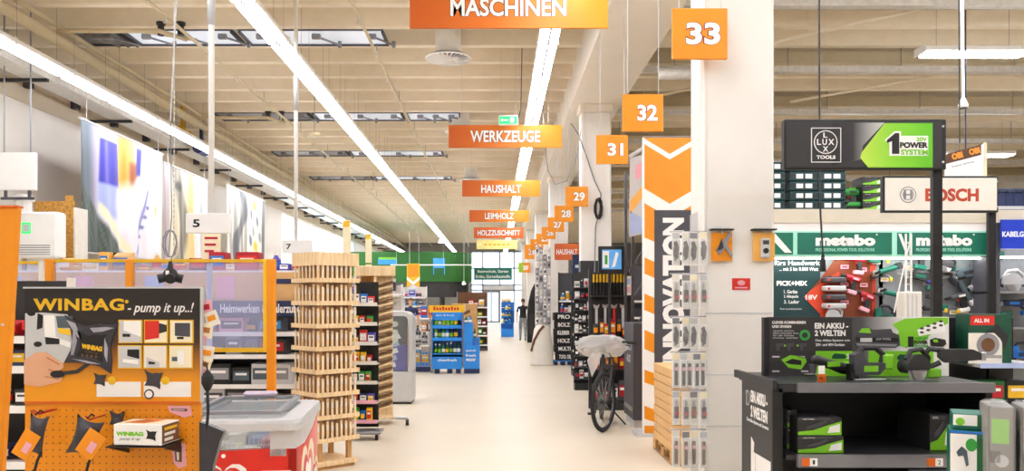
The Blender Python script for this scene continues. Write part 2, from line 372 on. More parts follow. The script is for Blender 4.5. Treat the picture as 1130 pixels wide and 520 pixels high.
G().cyl((0, 9, 0), (0, YB, 0), .085, n=12).build('main_pipe', 'pipe_mat', t, True); G().cyl((.02, 9, .2), (.02, YB, .2), .04, n=10).build('upper_pipe', 'pipe_mat', t, True)
for Y in (12.2, 18.0):
    G().tube([(0, Y, .14), (.9, Y, .14), (1.5, Y, .14), (1.8, Y+.35, .12)], .035, 8).build('branch_pipe', 'pipe_mat', t); G().tube([(.02, Y+.22, .2), (1.2, Y+.22, .2), (1.9, Y+.5, .16)], .025, 8).build('branch_pipe', 'pipe_mat', t)
    for x in (1.5, 1.8): G().cyl((x, Y+.1, .1), (x, Y+.1, .26), .05, n=8).cyl((x, Y+.1, .26), (x, Y+.1, .3), .07, n=10).build('valve', 'charcoal', t)
t = thing('cable_tray', 'grey wall cable tray filled with dark cables', 'cable tray', (-7.35, 0, 5.15))
G().box(-.2, .2, 6, YB, 0, .015).box(-.2, -.185, 6, YB, .015, .09).box(.185, .2, 6, YB, .015, .09).build('tray', 'galv', t)
for k in range(5): G().tube([(-.14+k*.07, 6+j*2.7, .035+random.uniform(0, .03)) for j in range(20)], .022, 5).build('cable', 'darkgrey' if k % 2 else 'midgrey', t)
for k in range(18): G().box(-.65, .2, 7+k*3, 7.06+k*3, -.05, 0).build('bracket', 'charcoal', t)
tag(G().cyl((-6.9, 17.8, 5.28), (-6.9, 18.2, 5.28), .14, n=12).cyl((-6.9, 17.75, 5.28), (-6.9, 17.8, 5.28), .1, n=12).box(-6.92,-6.88,17.9,18.1,5.4,6.15).build('alarm_horn', 'gold'), 'round yellow alarm horn beside the wall cable tray', 'horn')
tag(G().cyl((-6.9, 18.9, 5.15), (-6.9, 19.35, 5.15), .13, n=12).cyl((-6.9, 18.8, 5.15), (-6.9, 18.9, 5.15), .08, n=12).box(-6.92,-6.88,19.05,19.2,5.25,6.15).build('cable_drum', 'navy'), 'dark blue drum beside the yellow wall horn', 'drum')
# swirl air outlets
for i, (x, Y) in enumerate(((-.76, 13.05), (-.8, 18.75), (-.8, 26.2))):
    t = thing('air_outlet', ['large white slotted air outlet disc under the first big sign', 'white slotted air outlet disc above the second orange sign', 'small far white slotted air outlet disc'][i], 'air vent', (x, Y, 5.46), group='round ceiling air outlets')
    G().lathe([(.2, .06), (.2, .69)], 20).build('plenum', 'offwhite', t, True)
    G().lathe([(.36, .0), (.37, .02), (.30, .03)], 24, cap=False).build('rim', 'white', t)
    G().lathe([(.05, -.012), (.05, .02)], 12).build('hub', 'white', t)
    vm = G().box(.04, .34, -.018, .018, -.004, .004).mesh('vane', 'white')
    for k in range(24): link('vane', vm, t, (0, 0, .01), rot=(.5, 0, 2*math.pi*k/24))
    G().lathe([(.3, .05), (.3, .06)], 20).build('backing', 'midgrey', t)
# ================================================================ light lines
hm = G().cbox(-.135, .135, -.72, .72, .0, .07, .012).box(-.14, .14, -.74, -.72, -.02, .08).box(-.14, .14, .72, .74, -.02, .08).mesh('housing', 'white')
tm = G().cbox(-.038, .038, -.685, .685, -.04, 0, .01).mesh('tube', 'tube_mat')
wm = G().cyl((0, -.5, .07), (0, -.5, 1.148), .003, n=4).mesh('hanging_wire', 'midgrey')
lm_ = G().prism([(-.012, -.03), (.012, -.03), (.02, .0), (-.02, 0)], -.7, .7, 'y').mesh('reflector_fin', 'midgrey')
def fixture(loc, rz, label, group):
    t = thing('light_fixture', label, 'ceiling light', loc, rz, group)
    link('housing', hm, t)
    for s in (-1, 1): link('tube', tm, t, (s*.075, 0, 0))
    link('reflector_fin', lm_, t); link('hanging_wire', wm, t); link('hanging_wire', wm, t, (0, 1, 0))
for nm, x, y0 in (('right', .69, -3.5), ('middle', -2.86, -3.5), ('wall side', -6.46, -3.5)):
    k = 0; Y = y0
    while Y < YB-2:
        k += 1
        fixture((x, Y, 5.0), 0, f'{nth(k)} twin tube light from the near end of the {nm} light line', f'{nm} light line'); Y += 1.5
k = 0  # rows out of view are added to brighten the tool department ceiling
for Y, xs in ((-.5, (3.4, 5.2, 7.0, 8.8)), (2.2, (3.4, 5.2, 7.0, 8.8, 10.6)), (4.6, (3.4, 5.2, 7.0, 8.8, 10.6)), (6.7, (3.4, 5.2, 7.0, 8.8, 10.6)), (8.9, (3.6, 5.2, 7.0, 8.8, 10.6)), (11.2, (6.55, 8.05)), (11.2, (11.2, 12.7)), (14, (10.8, 12.3, 13.8)), (16.5, (12.4, 13.9)), (19, (8.3, 9.8, 11.3)), (27, (8.3, 9.8, 11.3)), (36, (8.3, 9.8, 11.3))):
    for x in xs:
        k += 1; fixture((x, Y, 5.0), math.pi/2, f'{nth(k)} twin tube light of the seen and added tool department rows counted from the viewer', 'tool department lights')
for k, (px, py, Y) in enumerate(((347, 147, 17.0), (412, 209, 27.0))):
    o = thing('smoke_detector', ['round beige smoke detector dish under the ribbed ceiling', 'smaller far beige smoke detector dish under the ceiling'][k], 'smoke detector', (wx(px, Y), Y, wz(py, Y)-.06), group='smoke detectors')
    G().lathe([(.03, 0), (.1, .02), (.12, .05), (.11, .07)], 16).build('dish', 'cream', o, True); G().lathe([(.04, -.03), (.04, 0)], 10).build('sensor', 'white', o); G().cyl((0, 0, .07), (0, 0, ZC-o.location.z), .008, n=6).build('rod', 'midgrey', o)
# ================================================================ hanging signs
ramp_mat('sign_print', [(0, '#C2560C'), (.35, '#D46C0E'), (1, '#F09A18')], 'X'); ramp_mat('sign_print_dark', [(0, '#C9571A'), (1, '#DE6A1C')], 'X')
M('outline_red', '#8E2312', .5, var=.05); M('outline_brown', '#5A3312', .5, var=.05)
ramp_mat('lime_print', [(0, '#8DBB1E'), (.45, '#A9B51E'), (.55, '#E88A1A'), (1, '#F08A1A')], 'X')
def wires(t, xs, z0, z1=ZC, r=.004):
    b = base_of(t)
    for x in xs: G().cyl((x-b.x, 0, z0-b.z), (x-b.x, 0, z1-b.z), r, n=5).build('hanging_wire', 'lightgrey', t)
def sign(text, x0, x1, y0, y1, Y, label, mat='sign_print', tx=None, ty=None, lines=None, outline='outline_brown', fg='white', z1=ZC, group='orange department signs over the aisle', bold=.025, wire=True, cat='hanging sign'):
    X0, X1, Z0, Z1 = wx(x0, Y), wx(x1, Y), wz(y1, Y), wz(y0, Y)
    t = thing('hanging_sign', label, cat, ((X0+X1)/2, Y, Z0), group=group)
    G().cbox(X0-t.location.x, X1-t.location.x, 0, .03, 0, Z1-Z0, .004).build('sign_panel', mat, t)
    if wire: wires(t, (X0+.12*(X1-X0), X1-.12*(X1-X0)), Z1, z1)
    for (s, a, b, c, d) in (lines or [(text, *tx, *ty)]):
        if outline: wpx(t, s, a, b, c, d, Y, outline, bold=bold, grow=.028, lift=.002, name='lettering_outline')
        wpx(t, s, a, b, c, d, Y-.002, fg, bold=bold, lift=.002)
    return t
G_ = 'orange department signs over the aisle'
sign('MASCHINEN', 452, 671, -12, 31, 8.2, 'largest orange sign reading MASCHINEN over the aisle', tx=(497, 625), ty=(-2, 18), group=G_)
sign('WERKZEUGE', 495, 620, 138, 163, 14.4, 'orange sign reading WERKZEUGE below the green exit lamp', tx=(519, 596), ty=(144, 157), group=G_)
sign('HAUSHALT', 510, 596, 199, 217, 20.9, 'long orange sign reading HAUSHALT over the aisle', tx=(531, 575), ty=(204, 213), group=G_)
sign('LEIMHOLZ', 518, 584, 232, 245, 27.3, 'orange sign reading LEIMHOLZ over the aisle', tx=(535, 567), ty=(235, 242), group=G_)
sign('HOLZZUSCHNITT', 523, 578, 251, 263, 32.7, 'small orange sign reading HOLZZUSCHNITT over the far aisle', tx=(527, 574), ty=(254, 260), mat='sign_print_dark', group=G_)
t = sign('', 526, 571, 265, 275, 38, 'pale yellow sign below the last orange sign', mat=M('paleyellow', '#EFE08A', .5), lines=[('<', 529, 531, 268, 272)], outline=None, group=G_)
for k in range(6): rpx(t, 'faint_stroke', 534+k*5, 537.5+k*5, 269, 271, 38, 'gold', .002)
sign('', 523, 565, 296, 309, 46, 'dark green sign with two white lines over the far aisle', mat='teal', outline=None, bold=.02, lines=[('Baumschule, Garten', 527, 561, 298, 301.5), ('Erden, Gartenbaustoffe', 525, 563, 303.5, 307.5)], group='green signs')
sign('HAUSHALT', 612, 641, 269, 287, 20.0, 'short red orange sign reading HAUSHALT beside the column', tx=(614, 637), ty=(275, 281), mat='sign_print_dark', outline=None, bold=.02, group=G_)
NUM = [('33', 742, 803, 9, 65, 6.2), ('32', 687, 732, 104, 145, 8.4), ('31', 658, 693, 149, 181, 10.6), ('29', 624, 649, 206, 228, 15.1), ('28', 612, 633, 227, 245, 18.1),
       ('27', 604.5, 622.5, 240, 256, 20.6), ('26', 598, 613, 250.5, 264, 23.6), ('25', 592, 606.5, 258, 270, 26), ('24', 585, 599.5, 264, 276, 29.4), ('23', 579, 591, 276-6, 286, 35)]
NW = {'33': 'thirty-three', '32': 'thirty-two', '31': 'thirty-one', '29': 'twenty-nine', '28': 'twenty-eight', '27': 'twenty-seven', '26': 'twenty-six', '25': 'twenty-five', '24': 'twenty-four', '23': 'twenty-three'}
for s, x0, x1, y0, y1, Y in NUM:
    cx = (x0+x1)/2; cy = (y0+y1)/2; w_ = x1-x0
    sign(s, x0, x1, y0, y1, Y, f'square orange aisle number sign reading {NW[s]}', mat='orange', tx=(cx-.14*w_, cx+.36*w_) if s != '33' else (757, 795), ty=(cy-.22*(y1-y0), cy+.22*(y1-y0)), outline='outline_red', bold=.04,
         z1=5.29 if Y > 6.3 else 5.29, group='aisle number signs', cat='number sign')
sign('20', 572, 585, 290, 301, 42, 'lime and orange aisle number sign reading twenty', mat='lime_print', tx=(577, 583), ty=(293, 298), outline=None, bold=.04, z1=5.29, group='aisle number signs', cat='number sign')
# emergency exit lamp
Y = 14.2; t = thing('exit_sign', 'green glowing emergency exit lamp above the WERKZEUGE sign', 'exit sign', (wx(561, Y), Y, wz(138, Y)))
G().cbox(-.17, .17, 0, .06, 0, .17, .01).build('lamp_case', 'white', t); G().box(-.155, .155, -.006, 0, .02, .15).build('glowing_panel', 'exit_green', t)
G().box(-.10, .0, -.009, -.006, .075, .095).prism([(-.10, .05), (-.14, .085), (-.10, .12)], -.009, -.006).box(.03, .1, -.009, -.006, .04, .13).build('pictogram', 'white', t)
wires(t, (wx(553, Y), wx(569, Y)), wz(138, Y)+.17)
G().tube([(.17, .03, .1), (.22, .03, .3), (.24, .03, 1.4)], .008, 5).build('cable', 'charcoal', t)
# white number plates 5 and 7 on ceiling poles
for s, px, x0, x1, y0, y1, Y, r in (('5', 232, 207, 255, 236, 258, 7.4, .027), ('7', 326, 312, 345, 265, 280, 10.8, .026)):
    t = thing('pole_sign', f'white plate reading {dict(zip("57", ("five", "seven")))[s]} on a white ceiling pole', 'number sign', (wx(px, Y), Y, wz(y1, Y)), group='checkout pole signs')
    h = (y1-y0)*Y/F; G().cyl((0, .03, h*.5), (0, .03, ZC-t.location.z), r, n=12).build('pole', 'white', t, True)
    G().cyl((0, .03, 1.9), (0, .03, 2.35), r*1.35, n=12).build('pole_sleeve', 'lightgrey', t, True)
    G().cbox(wx(x0, Y)-t.location.x, wx(x1, Y)-t.location.x, -.05, -.005, 0, h, .006).build('plate', 'white', t)
    wpx(t, s, x0+.12*(x1-x0), x0+.28*(x1-x0), y0+.28*(y1-y0), y0+.68*(y1-y0), Y-.05, 'black', bold=.03)
# large printed banners hung along the left wall
XB = -7.0
M('bottleblue', '#3A3AB0', .5, var=.1); M('paleblue', '#A9B8DE', .5, var=.08); M('slate', '#4C5B62', .6, var=.15); M('apricot', '#F0B255', .5, var=.08); M('palecream', '#EFE4C4', .5, var=.05); M('mauve', '#C9B9C9', .5, var=.06); M('rust', '#B5703A', .5, var=.1)
def cloth_mat(name):
    m = bpy.data.materials.new(name); m.use_nodes = True; nt = m.node_tree; b = nt.nodes['Principled BSDF']; b.inputs['Roughness'].default_value = .6
    a = nt.nodes.new('ShaderNodeVertexColor'); a.layer_name = 'print'; nt.links.new(a.outputs['Color'], b.inputs['Base Color']); MATS[name] = m
cloth_mat('printed_cloth')
def wall_banner(px0, px1, zt, zb, label, paint):
    Y0 = XB*F/(px0-CX); Y1 = XB*F/(px1-CX)
    t = thing('wall_banner', label, 'banner', (XB, Y0, zb), group='printed cloth banners along the wall'); L = Y1-Y0; H = zt-zb
    n, q = 90, 60; vs = []; fs = []; cols = []
    for i in range(n+1):
        for j in range(q+1):
            u, v = i/n, j/q; d = (.03*math.sin(u*24+v)+.018*math.sin(u*51+2*v))*(1.15-v)
            vs.append((d, u*L, v*H)); cols.append((*lin(paint(u, v)), 1))
    for i in range(n):
        for j in range(q): a = i*(q+1)+j; fs.append((a, a+q+1, a+q+2, a+1))
    o = G().add(vs, fs).build('cloth', 'printed_cloth', t, True); at = o.data.color_attributes.new('print', 'FLOAT_COLOR', 'POINT')
    at.data.foreach_set('color', [c for k in cols for c in k]); md = o.modifiers.new('thickness', 'SOLIDIFY'); md.thickness = .006
    G().cyl((0, -.03, H+.02), (0, L+.03, H+.02), .022, n=8).build('top_rail', 'lightgrey', t); G().cyl((0, 0, -.01), (0, L, -.01), .015, n=8).build('bottom_rail', 'lightgrey', t)
    for y in (.2, L-.2): G().cyl((0, y, H), (0, y, ZC-zb), .006, n=5).build('hanging_wire', 'lightgrey', t)
def soft(x, a, b, e=.02): return max(0, min(1, (x-a)/e+.5))*max(0, min(1, (b-x)/e+.5))
def mixc(c, d, k):
    c = [int(c[i:i+2], 16) for i in (1, 3, 5)]; d = [int(d[i:i+2], 16) for i in (1, 3, 5)]
    return '#%02X%02X%02X' % tuple(int(a+(b-a)*max(0, min(1, k))) for a, b in zip(c, d))
def paint_a(u, v):
    c = mixc('#E6E0EC', '#F4F1F4', u); c = mixc(c, '#5C6870', soft(u, -.1, .17, .08)); c = mixc(c, '#B9A9C9', soft(u, .1, .2, .06)*.6)
    c = mixc(c, '#F2BE62', soft(u, .38, .62, .1)*soft(v, .5, 1.2, .15)); c = mixc(c, '#E89A3A', soft(u, .44, .52, .06)*soft(v, .55, 1.2, .1))
    c = mixc(c, '#A9B4E0', soft(u, .19, .43, .03)*soft(v, .3, .6, .05)); c = mixc(c, '#4440B4', soft(u, .2, .42-.06*(v-.6), .02)*soft(v, .57, .93, .02)); c = mixc(c, '#8D8AE0', soft(u, .25, .28, .03)*soft(v, .58, .92, .03)*.7)
    c = mixc(c, '#A85C34', soft(u, .54, .66, .04)*soft(v, .6, .82, .06)); c = mixc(c, '#3C3CA8', soft(u-.05*(v-.8), .63, .7, .02)*soft(v, .72, .97, .03))
    d = ((u-.53)/.16)**2+((v-.42)/.22)**2; c = mixc(c, '#FBF7F8', 1.3-d); d = ((u-.7)/.13)**2+((v-.55)/.17)**2; c = mixc(c, '#FFFDFE', 1.3-d); c = mixc(c, '#D9CBDD', soft(d, .5, .9, .2)*.5)
    w_ = v-(.5-1.0*u); k = soft(w_, -2, 0, .05); g_ = '#46524C' if int((u+v*.3)*44) % 2 else '#5A665F'; c = mixc(c, g_, k*soft(u, -.1, .5, .03))
    c = mixc(c, '#F3E9C8', soft(v-(.52-1.0*(u-.02)), -.01, .09, .03)*soft(u, .2, .58, .03)*soft(v, -.1, .42, .05)); c = mixc(c, '#8C93CC', soft(u-.62-.27*v, -.012, .012, .01)*soft(v, .02, .62, .05)); c = mixc(c, '#E8D44A', 1.5-((u-.9)/.025)**2-((v-.45)/.06)**2)
    for b_ in range(5): c = mixc(c, '#6C74B8', 1.2-((u-.66-.03*b_)/.025)**2-((v-.1-.09*b_)/.02)**2)
    return c
def paint_b(u, v):
    f = .5+.5*math.sin(u*38+1.5*math.sin(v*3)); c = mixc('#D9CDAE', '#F6EFD9', f); c = mixc(c, '#B9AAB4', soft(u, -.1, .1, .04)); c = mixc(c, '#6E6A62', soft(u-.1*math.sin(v*4), .22, .42, .06)*(.55+.4*f)); c = mixc(c, '#E6C987', soft(u, .5, .66, .06)); c = mixc(c, '#F2EEEA', soft(u, .7, 1.2, .06)); c = mixc(c, '#B8BCC4', soft(u, .78, .86, .04)*f)
    return mixc(c, '#4E4A46', 1.2-((u-.3)/.08)**2-((v-.82)/.06)**2)
def paint_c(u, v):
    f = .5+.5*math.sin(u*46+2*v); c = mixc('#A9A6A0', '#F1EBDD', f) if u < .5 else mixc('#F4F2EA', '#E2DECF', f*.4); c = mixc(c, '#5F6266', soft(u+.12*math.sin(v*6), .25, .4, .05)*.8)
    for k in range(13):
        a, b = .55+.42*((k*37) % 13)/13, .06+.9*((k*29) % 13)/13; d = ((u-a+.15*(v-b))/.035)**2+((v-b)/.075)**2
        c = mixc(c, ['#7C8288', '#E3CF4E', '#9FA39A'][k % 3], 1.4-d)
    return mixc(c, '#77797C', soft(u, .93, 1.1, .03))
wall_banner(89, 179, 4.66, 2.44, 'wall banner with a big blue bottle and white flowers', paint_a)
wall_banner(181, 229, 4.5, 2.42, 'wall banner with draped cream and grey curtains', paint_b)
wall_banner(250, 292, 4.6, 2.45, 'wall banner with a grey and yellow leaf pattern', paint_c)
# wall mounted things at the far left
Y = 12.3; t = thing('wall_sign', 'blank white sign board on a wall bracket at the frame edge', 'sign', (wx(18, Y), Y, wz(210, Y)))
G().cbox(-.3, .29, 0, .06, 0, .57, .01).build('sign_board', 'white', t)
G().box(-.25, .25, .02, .05, -.14, -.1).box(-.2, -.16, .02, .05, -.1, 0).box(.16, .2, .02, .05, -.1, 0).build('bracket', 'darkgrey', t)
for x in (-.2, .2): G().cyl((x, .03, .57), (x, .03, ZC-t.location.z), .012, n=5).build('hanging_chain', 'midgrey', t)
Y = 12.6; t = thing('air_handler', 'white wall cabinet with a small green display', 'cabinet', (wx(34, Y), Y, wz(285, Y)))
G().cbox(-.42, .4, 0, .3, .0, .72, .03).build('case', 'white', t); G().box(-.14, -.0, -.008, 0, .38, .55).build('display', 'exit_green', t); G().box(-.12, -.02, -.011, -.008, .41, .52).build('display_glass', 'lightgrey', t)
g = G()
for k in range(5): g.box(-.3, .3, -.004, 0, .05+.035*k, .065+.035*k)
g.build('louvre', 'midgrey', t); G().box(-.42, -.2, .1, .3, -1.0, 0).build('foot_bracket', 'offwhite', t)
G().cyl((-.2, .15, .72), (-.2, .15, 1.0), .12, n=14).cyl((-.2, .15, .9), (-.2, .15, .96), .16, n=14).build('pipe_collar', 'white', t)
G().box(-.15, .35, .15, .3, -t.location.z, 0).build('leg_frame', 'offwhite', t)
Y = 13.2; t = thing('chipboard_panel', 'brown chipboard panel standing by the wall', 'board', (wx(60, Y), Y, 0))
m = M('osb', '#C48F3F', .8, var=.35, scale=22, bump=.3); z = wz(222, Y)
G().cbox(-.33, .31, 0, .05, 0, z, .005).build('board', 'osb', t); G().box(.18, .31, -.01, 0, z, z+.09).build('top_block', 'osb', t); G().box(.31, .34, 0, .4, 0, z-.1).build('side_batten', 'offwhite', t)
# hanging power cube with coiled cable
Y = 6.0; t = thing('power_cube', 'black hanging power socket cube with a coiled cable', 'power cube', (wx(188, Y), Y, wz(314, Y)))
G().ball((0, 0, .065), (.055, .055, .06), 12).build('cube_body', 'rubber', t, True)
for k in range(4):
    a = math.radians(20+90*k); d = Vector((math.cos(a), math.sin(a), -.25)); G().cyl(Vector((0, 0, .06)), Vector((0, 0, .06))+d*.085, .03, .035, n=12).build('socket', 'black', t)
G().cyl((0, 0, .11), (0, 0, .17), .025, .012, n=10).build('cable_gland', 'black', t)
G().box(-.012, .012, -.058, -.054, .07, .1).build('label_plate', 'white', t)
pts = [(.0+.05*math.cos(k*.6)*(1 if k % 2 else .9), .05*math.sin(k*.3)*.4, .28+.10*math.sin(k*.6)+.02) for k in range(40)]
G().tube([(0, 0, .16)]+pts+[(.01, 0, .5), (.0, 0, 1.2)], .0045, 5).build('coiled_cable', 'midgrey', t); G().tube([(0, 0, 1.2), (.06, 0, 2.4), (.1, 0, ZC-t.location.z)], .006, 5).build('cable', 'lightgrey', t)
g = G()
for k in range(100): g.lathe([(.004, -.016), (.006, 0), (.004, .016)], 5, (.02, .02, .3+k*.04))
g.build('hanging_chain', 'galv', t)['kind'] = 'stuff'
# cables and bell on the right
Y = 7.0
t = thing('pendant_plug', 'black cable with a plug hanging before the dark green poster', 'plug', (wx(908, Y), Y, wz(300, Y)))
G().tube([(0, 0, .16), (-.02, 0, .5), (-.03, 0, 1.6), (-.03, 0, ZC-t.location.z)], .008, 6).build('cable', 'charcoal', t); G().cyl((0, 0, 0), (0, 0, .1), .028, .022, n=10).cyl((0, 0, .1), (0, 0, .17), .02, .009, n=10).build('plug', 'black', t)
Y = 9.0
t = thing('pendant_bell', 'white bell shaped plug on a white cable below the ceiling', 'plug', (wx(1063, Y), Y, wz(119, Y)))
G().lathe([(.05, 0), (.052, .03), (.03, .08), (.014, .12)], 14).build('bell', 'white', t, True); G().lathe([(.04, -.012), (.04, 0)], 12).build('black_rim', 'black', t)
G().tube([(0, 0, .12), (-.01, 0, .8), (-.02, .02, ZC-t.location.z)], .015, 6).build('cable', 'white', t)
t = tag(G().cyl((wx(1059, 8), 8, wz(158, 8)), (wx(1057, 8), 8, ZC), .006, n=5).build('steel_wire', 'charcoal'), 'thin dark suspension wire beside the white bell plug', 'wire')
# slack cable and knot on column
t = thing('cable_bundle', 'looped grey cable with a black knot on the second column', 'cable', (1.75, 15.265, 3.3))
G().tube([(-.35, -.1, 1.6), (-.2, -.02, 1.4), (-.05, 0, 1.0), (.1, 0, .55), (.22, 0, .3), (.2, 0, 0), (.12, 0, -.3), (.1, 0, -1.2)], .012, 6).build('cable', 'midgrey', t)
for k in range(4): G().tube([(.15+.06*math.cos(a)+.01*k, -.03-.01*k, .02+.2*math.sin(a)*(1 if k % 2 else .8)) for a in [i*.7 for i in range(10)]], .012, 5).build('loop', 'rubber', t)
tag(G().tube([(1.57, 15.0, 4.75), (1.47, 15, 4.15), (1.3, 15, 3.8), (1.1, 15, 3.74), (.96, 15, 4.0), (.89, 15, 4.6), (.86, 15, 5.4), (.85, 15, 6.15)], .009, 6).build('slack_cable', 'midgrey'), 'slack grey cable looping below the concrete beam', 'cable')
# brand hanger with two price brand words, angled
Y = 11.0; t = thing('hanging_sign', 'angled white hanging sign with a brown band and orange letters', 'hanging sign', (wx(1066, Y), Y, wz(198, Y)), -.0)
X0, X1 = wx(1043, Y)-t.location.x, wx(1089, Y)-t.location.x
G().prism([(X0, -.02), (X1-.04, -.02), (X1-.04, .48), (X0, .33)], 0, .02).build('sign_panel', 'white', t); G().prism([(X0-.02, .2), (X1-.08, .33), (X1-.08, .47), (X0-.02, .33)], -.006, 0).build('brown_band', 'outline_brown', t)
G().box(X1-.04, X1, -.004, .03, -.02, .5).build('side_strip', 'cream', t)
for px in (1056, 1075): word(t, 'OBI', wx(px, Y), wz(172-(px-1056)*.27, Y), .15, .085, Y-.006, 'orange', bold=.06, rot=15)
for k, px in enumerate((1056, 1069)): word(t, ['Montageservice', 'Beratung'][k], wx(px, Y), wz(183-(px-1056)*.25, Y), .14, .025, Y, 'darkgrey', rot=14)
G().cyl((.0, .01, .4), (.0, .01, ZC-t.location.z), .009, n=6).build('hanging_wire', 'navy', t)
# ================================================================ left foreground: orange pump-bag display
Y = 3.0
t = thing('display_stand', 'orange pegboard display stand with a dark printed header board', 'display stand', (wx(124, Y), Y, 0)); WB = t
ramp_mat('pump_bag_print', [(0, '#EC9C08'), (.18, '#E69408'), (.34, '#AC6A12'), (.52, '#44291A'), (.7, '#241B18'), (1, '#1C1716')], 'Z')
hx0, hx1 = wx(27, Y)-t.location.x, wx(221, Y)-t.location.x; hz0, hz1 = wz(444, Y), wz(318.5, Y)
hd = G().box(hx0, hx1, 0, .02, hz0, hz1).build('header_panel', 'pump_bag_print', t)
G().box(hx0-.004, hx1+.004, -.003, .024, hz1, hz1+.006).box(hx1, hx1+.006, -.002, .024, hz0, hz1).build('header_edge', 'lightgrey', t)
pb = G().box(hx0, hx1, .004, .02, .12, hz0).build('pegboard', 'orange', t)
G().box(hx0, hx1, -.004, .004, hz0-.004, hz0+.003).build('fold_line', 'deeporange', t)
g = G()
for i in range(25):
    for j in range(36): g.cyl((hx0+.03+i*.0245, .0035, hz0-.03-j*.0245), (hx0+.03+i*.0245, .006, hz0-.03-j*.0245), .0028, n=6)
o = g.build('peg_hole', 'brown', pb); o['kind'] = 'stuff'
G().cbox(hx0-.02, hx1+.02, -.2, .25, 0, .12, .01).build('base', 'charcoal', t)
G().box(hx0+.05, hx0+.09, .02, .06, .12, hz1-.05).box(hx1-.09, hx1-.05, .02, .06, .12, hz1-.05).build('back_upright', 'darkgrey', t)
wpx(hd, 'WINBAG', 37, 137, 329.5, 343, Y, 'gold', bold=.035, space=1.1); fpx(hd, 'registered_dot', circ(140, 333, 2, n=10), Y, 'gold')
wpx(hd, '- pump it up..!', 141, 214, 334, 348, Y, 'white', bold=.01, shear=.3)
# door picture, hand, pump bag print
fpx(hd, 'door_picture', [(28, 346), (46, 345), (74, 347), (88, 366), (80, 395), (66, 403), (28, 400)], Y, 'lightgrey', .0015); fpx(hd, 'door_frame_picture', [(48, 348), (60, 348), (62, 372), (78, 378), (78, 384), (50, 374)], Y, 'white', .0022); fpx(hd, 'door_pane_picture', [(62, 349), (80, 349), (82, 362), (64, 362)], Y, 'slate', .0022)
fpx(hd, 'latch_picture', [(64, 362), (80, 364), (80, 370), (66, 368)], Y, 'yellow', .003)
for cx, cy in ((44, 356), (54, 376)): fpx(hd, 'small_bag_picture', [(cx-2, cy-10), (cx+4, cy-8), (cx+3, cy+6), (cx-3, cy+8)] if cx == 44 else [(cx-4, cy-4), (cx+12, cy-2), (cx+12, cy+4), (cx-3, cy+4)], Y, 'black', .003); fpx(hd, 'small_pump_picture', circ(cx-9 if cx == 44 else cx-12, cy-10 if cx == 44 else cy+4, 4.5, 3, 12), Y, 'black', .003)
fpx(hd, 'hand_picture', [(27, 398), (40, 389), (52, 389), (62, 396), (70, 401), (71, 406), (64, 410), (70, 414), (68, 421), (56, 424), (45, 427), (30, 425), (27, 424)], Y, 'skin', .003)
for a in ((52, 394, 66, 402), (54, 407, 66, 411), (50, 415, 66, 418)): fpx(hd, 'finger_crease', [(a[0], a[1]), (a[2], a[3]), (a[2], a[3]+1), (a[0], a[1]+1.2)], Y, 'rust', .004)
fpx(hd, 'pump_picture', circ(64, 413, 8, 4, 16), Y, 'black', .005); fpx(hd, 'hose_picture', [(71, 410), (85, 408), (98, 399), (100, 402), (86, 412), (71, 414)], Y, 'charcoal', .0045)
BAG = [(-1, 1), (-.62, .78), (-.2, .62), (.25, .7), (.62, .66), (1, .72), (.78, .3), (.66, -.1), (.74, -.55), (.7, -1), (.3, -.76), (-.1, -.66), (-.6, -.62), (-1.02, -.62), (-.78, -.2), (-.72, .1), (-.78, .5)]
M('bagdark', '#35333A', .35, var=.25, scale=14); M('baglight', '#A5A3AD', .35, var=.2)
def bagpx(cx, cy, s): return [(cx+x*s, cy-y*s*1.08) for x, y in BAG]
fpx(hd, 'bag_picture', bagpx(102, 380, 30), Y, 'bagdark', .006)
for p in ([(74, 353), (84, 357), (92, 374), (86, 372)], [(100, 362), (118, 361), (127, 362), (114, 366), (104, 367)], [(80, 396), (96, 398), (112, 402), (98, 401)], [(116, 372), (120, 384), (119, 400), (116, 392)], [(82, 362), (86, 376), (82, 392), (79, 392)]): fpx(hd, 'bag_highlight', p, Y, 'baglight', .0066)
fpx(hd, 'bag_face', bagpx(102, 382, 17), Y, 'black', .0066)
wpx(hd, 'WINBAG', 90, 113, 381, 386.5, Y-.0066, 'gold', bold=.06, rot=-9); wpx(hd, 'PUMP IT UP', 94, 108, 388, 390.5, Y-.0066, 'brown', rot=-9)
for k in range(4): fpx(hd, 'bag_icon', circ(92+5*k, 392+.6*k, 1.6, n=8), Y, 'brown', .007)
tp = [[('lightgrey', [(0, 0), (1, 0), (1, 1), (0, 1)]), ('white', [(.2, 0), (1, 0), (1, .75), (.2, .45)]), ('black', [(.15, .6), (.5, .62), (.5, .75), (.15, .75)])],
      [('palecream', [(0, 0), (1, 0), (1, 1), (0, 1)]), ('red', [(0, 0), (.65, 0), (.65, .8), (0, .9)]), ('charcoal', [(.65, .1), (1, .2), (1, .5), (.65, .6)])],
      [('palecream', [(0, 0), (1, 0), (1, 1), (0, 1)]), ('darkgrey', [(.2, .1), (.9, .1), (.9, .75), (.2, .7)]), ('black', [(.3, .75), (.6, .75), (.6, .86), (.3, .86)])],
      [('lightgrey', [(0, 0), (1, 0), (1, 1), (0, 1)]), ('black', [(.4, .15), (.95, .15), (.95, .6), (.4, .45)]), ('white', [(.2, .6), (.9, .65), (.9, .85), (.2, .75)])],
      [('offwhite', [(0, 0), (1, 0), (1, 1), (0, 1)]), ('lightgrey', [(.1, .5), (.7, .75), (.7, 1), (.1, 1)]), ('black', [(.2, .7), (.5, .75), (.5, .85), (.2, .85)])],
      [('palecream', [(0, 0), (1, 0), (1, 1), (0, 1)]), ('white', [(.35, .2), (.65, .2), (.65, .85), (.35, .85)]), ('slate', [(.1, .5), (.35, .5), (.35, .7), (.1, .7)])]]
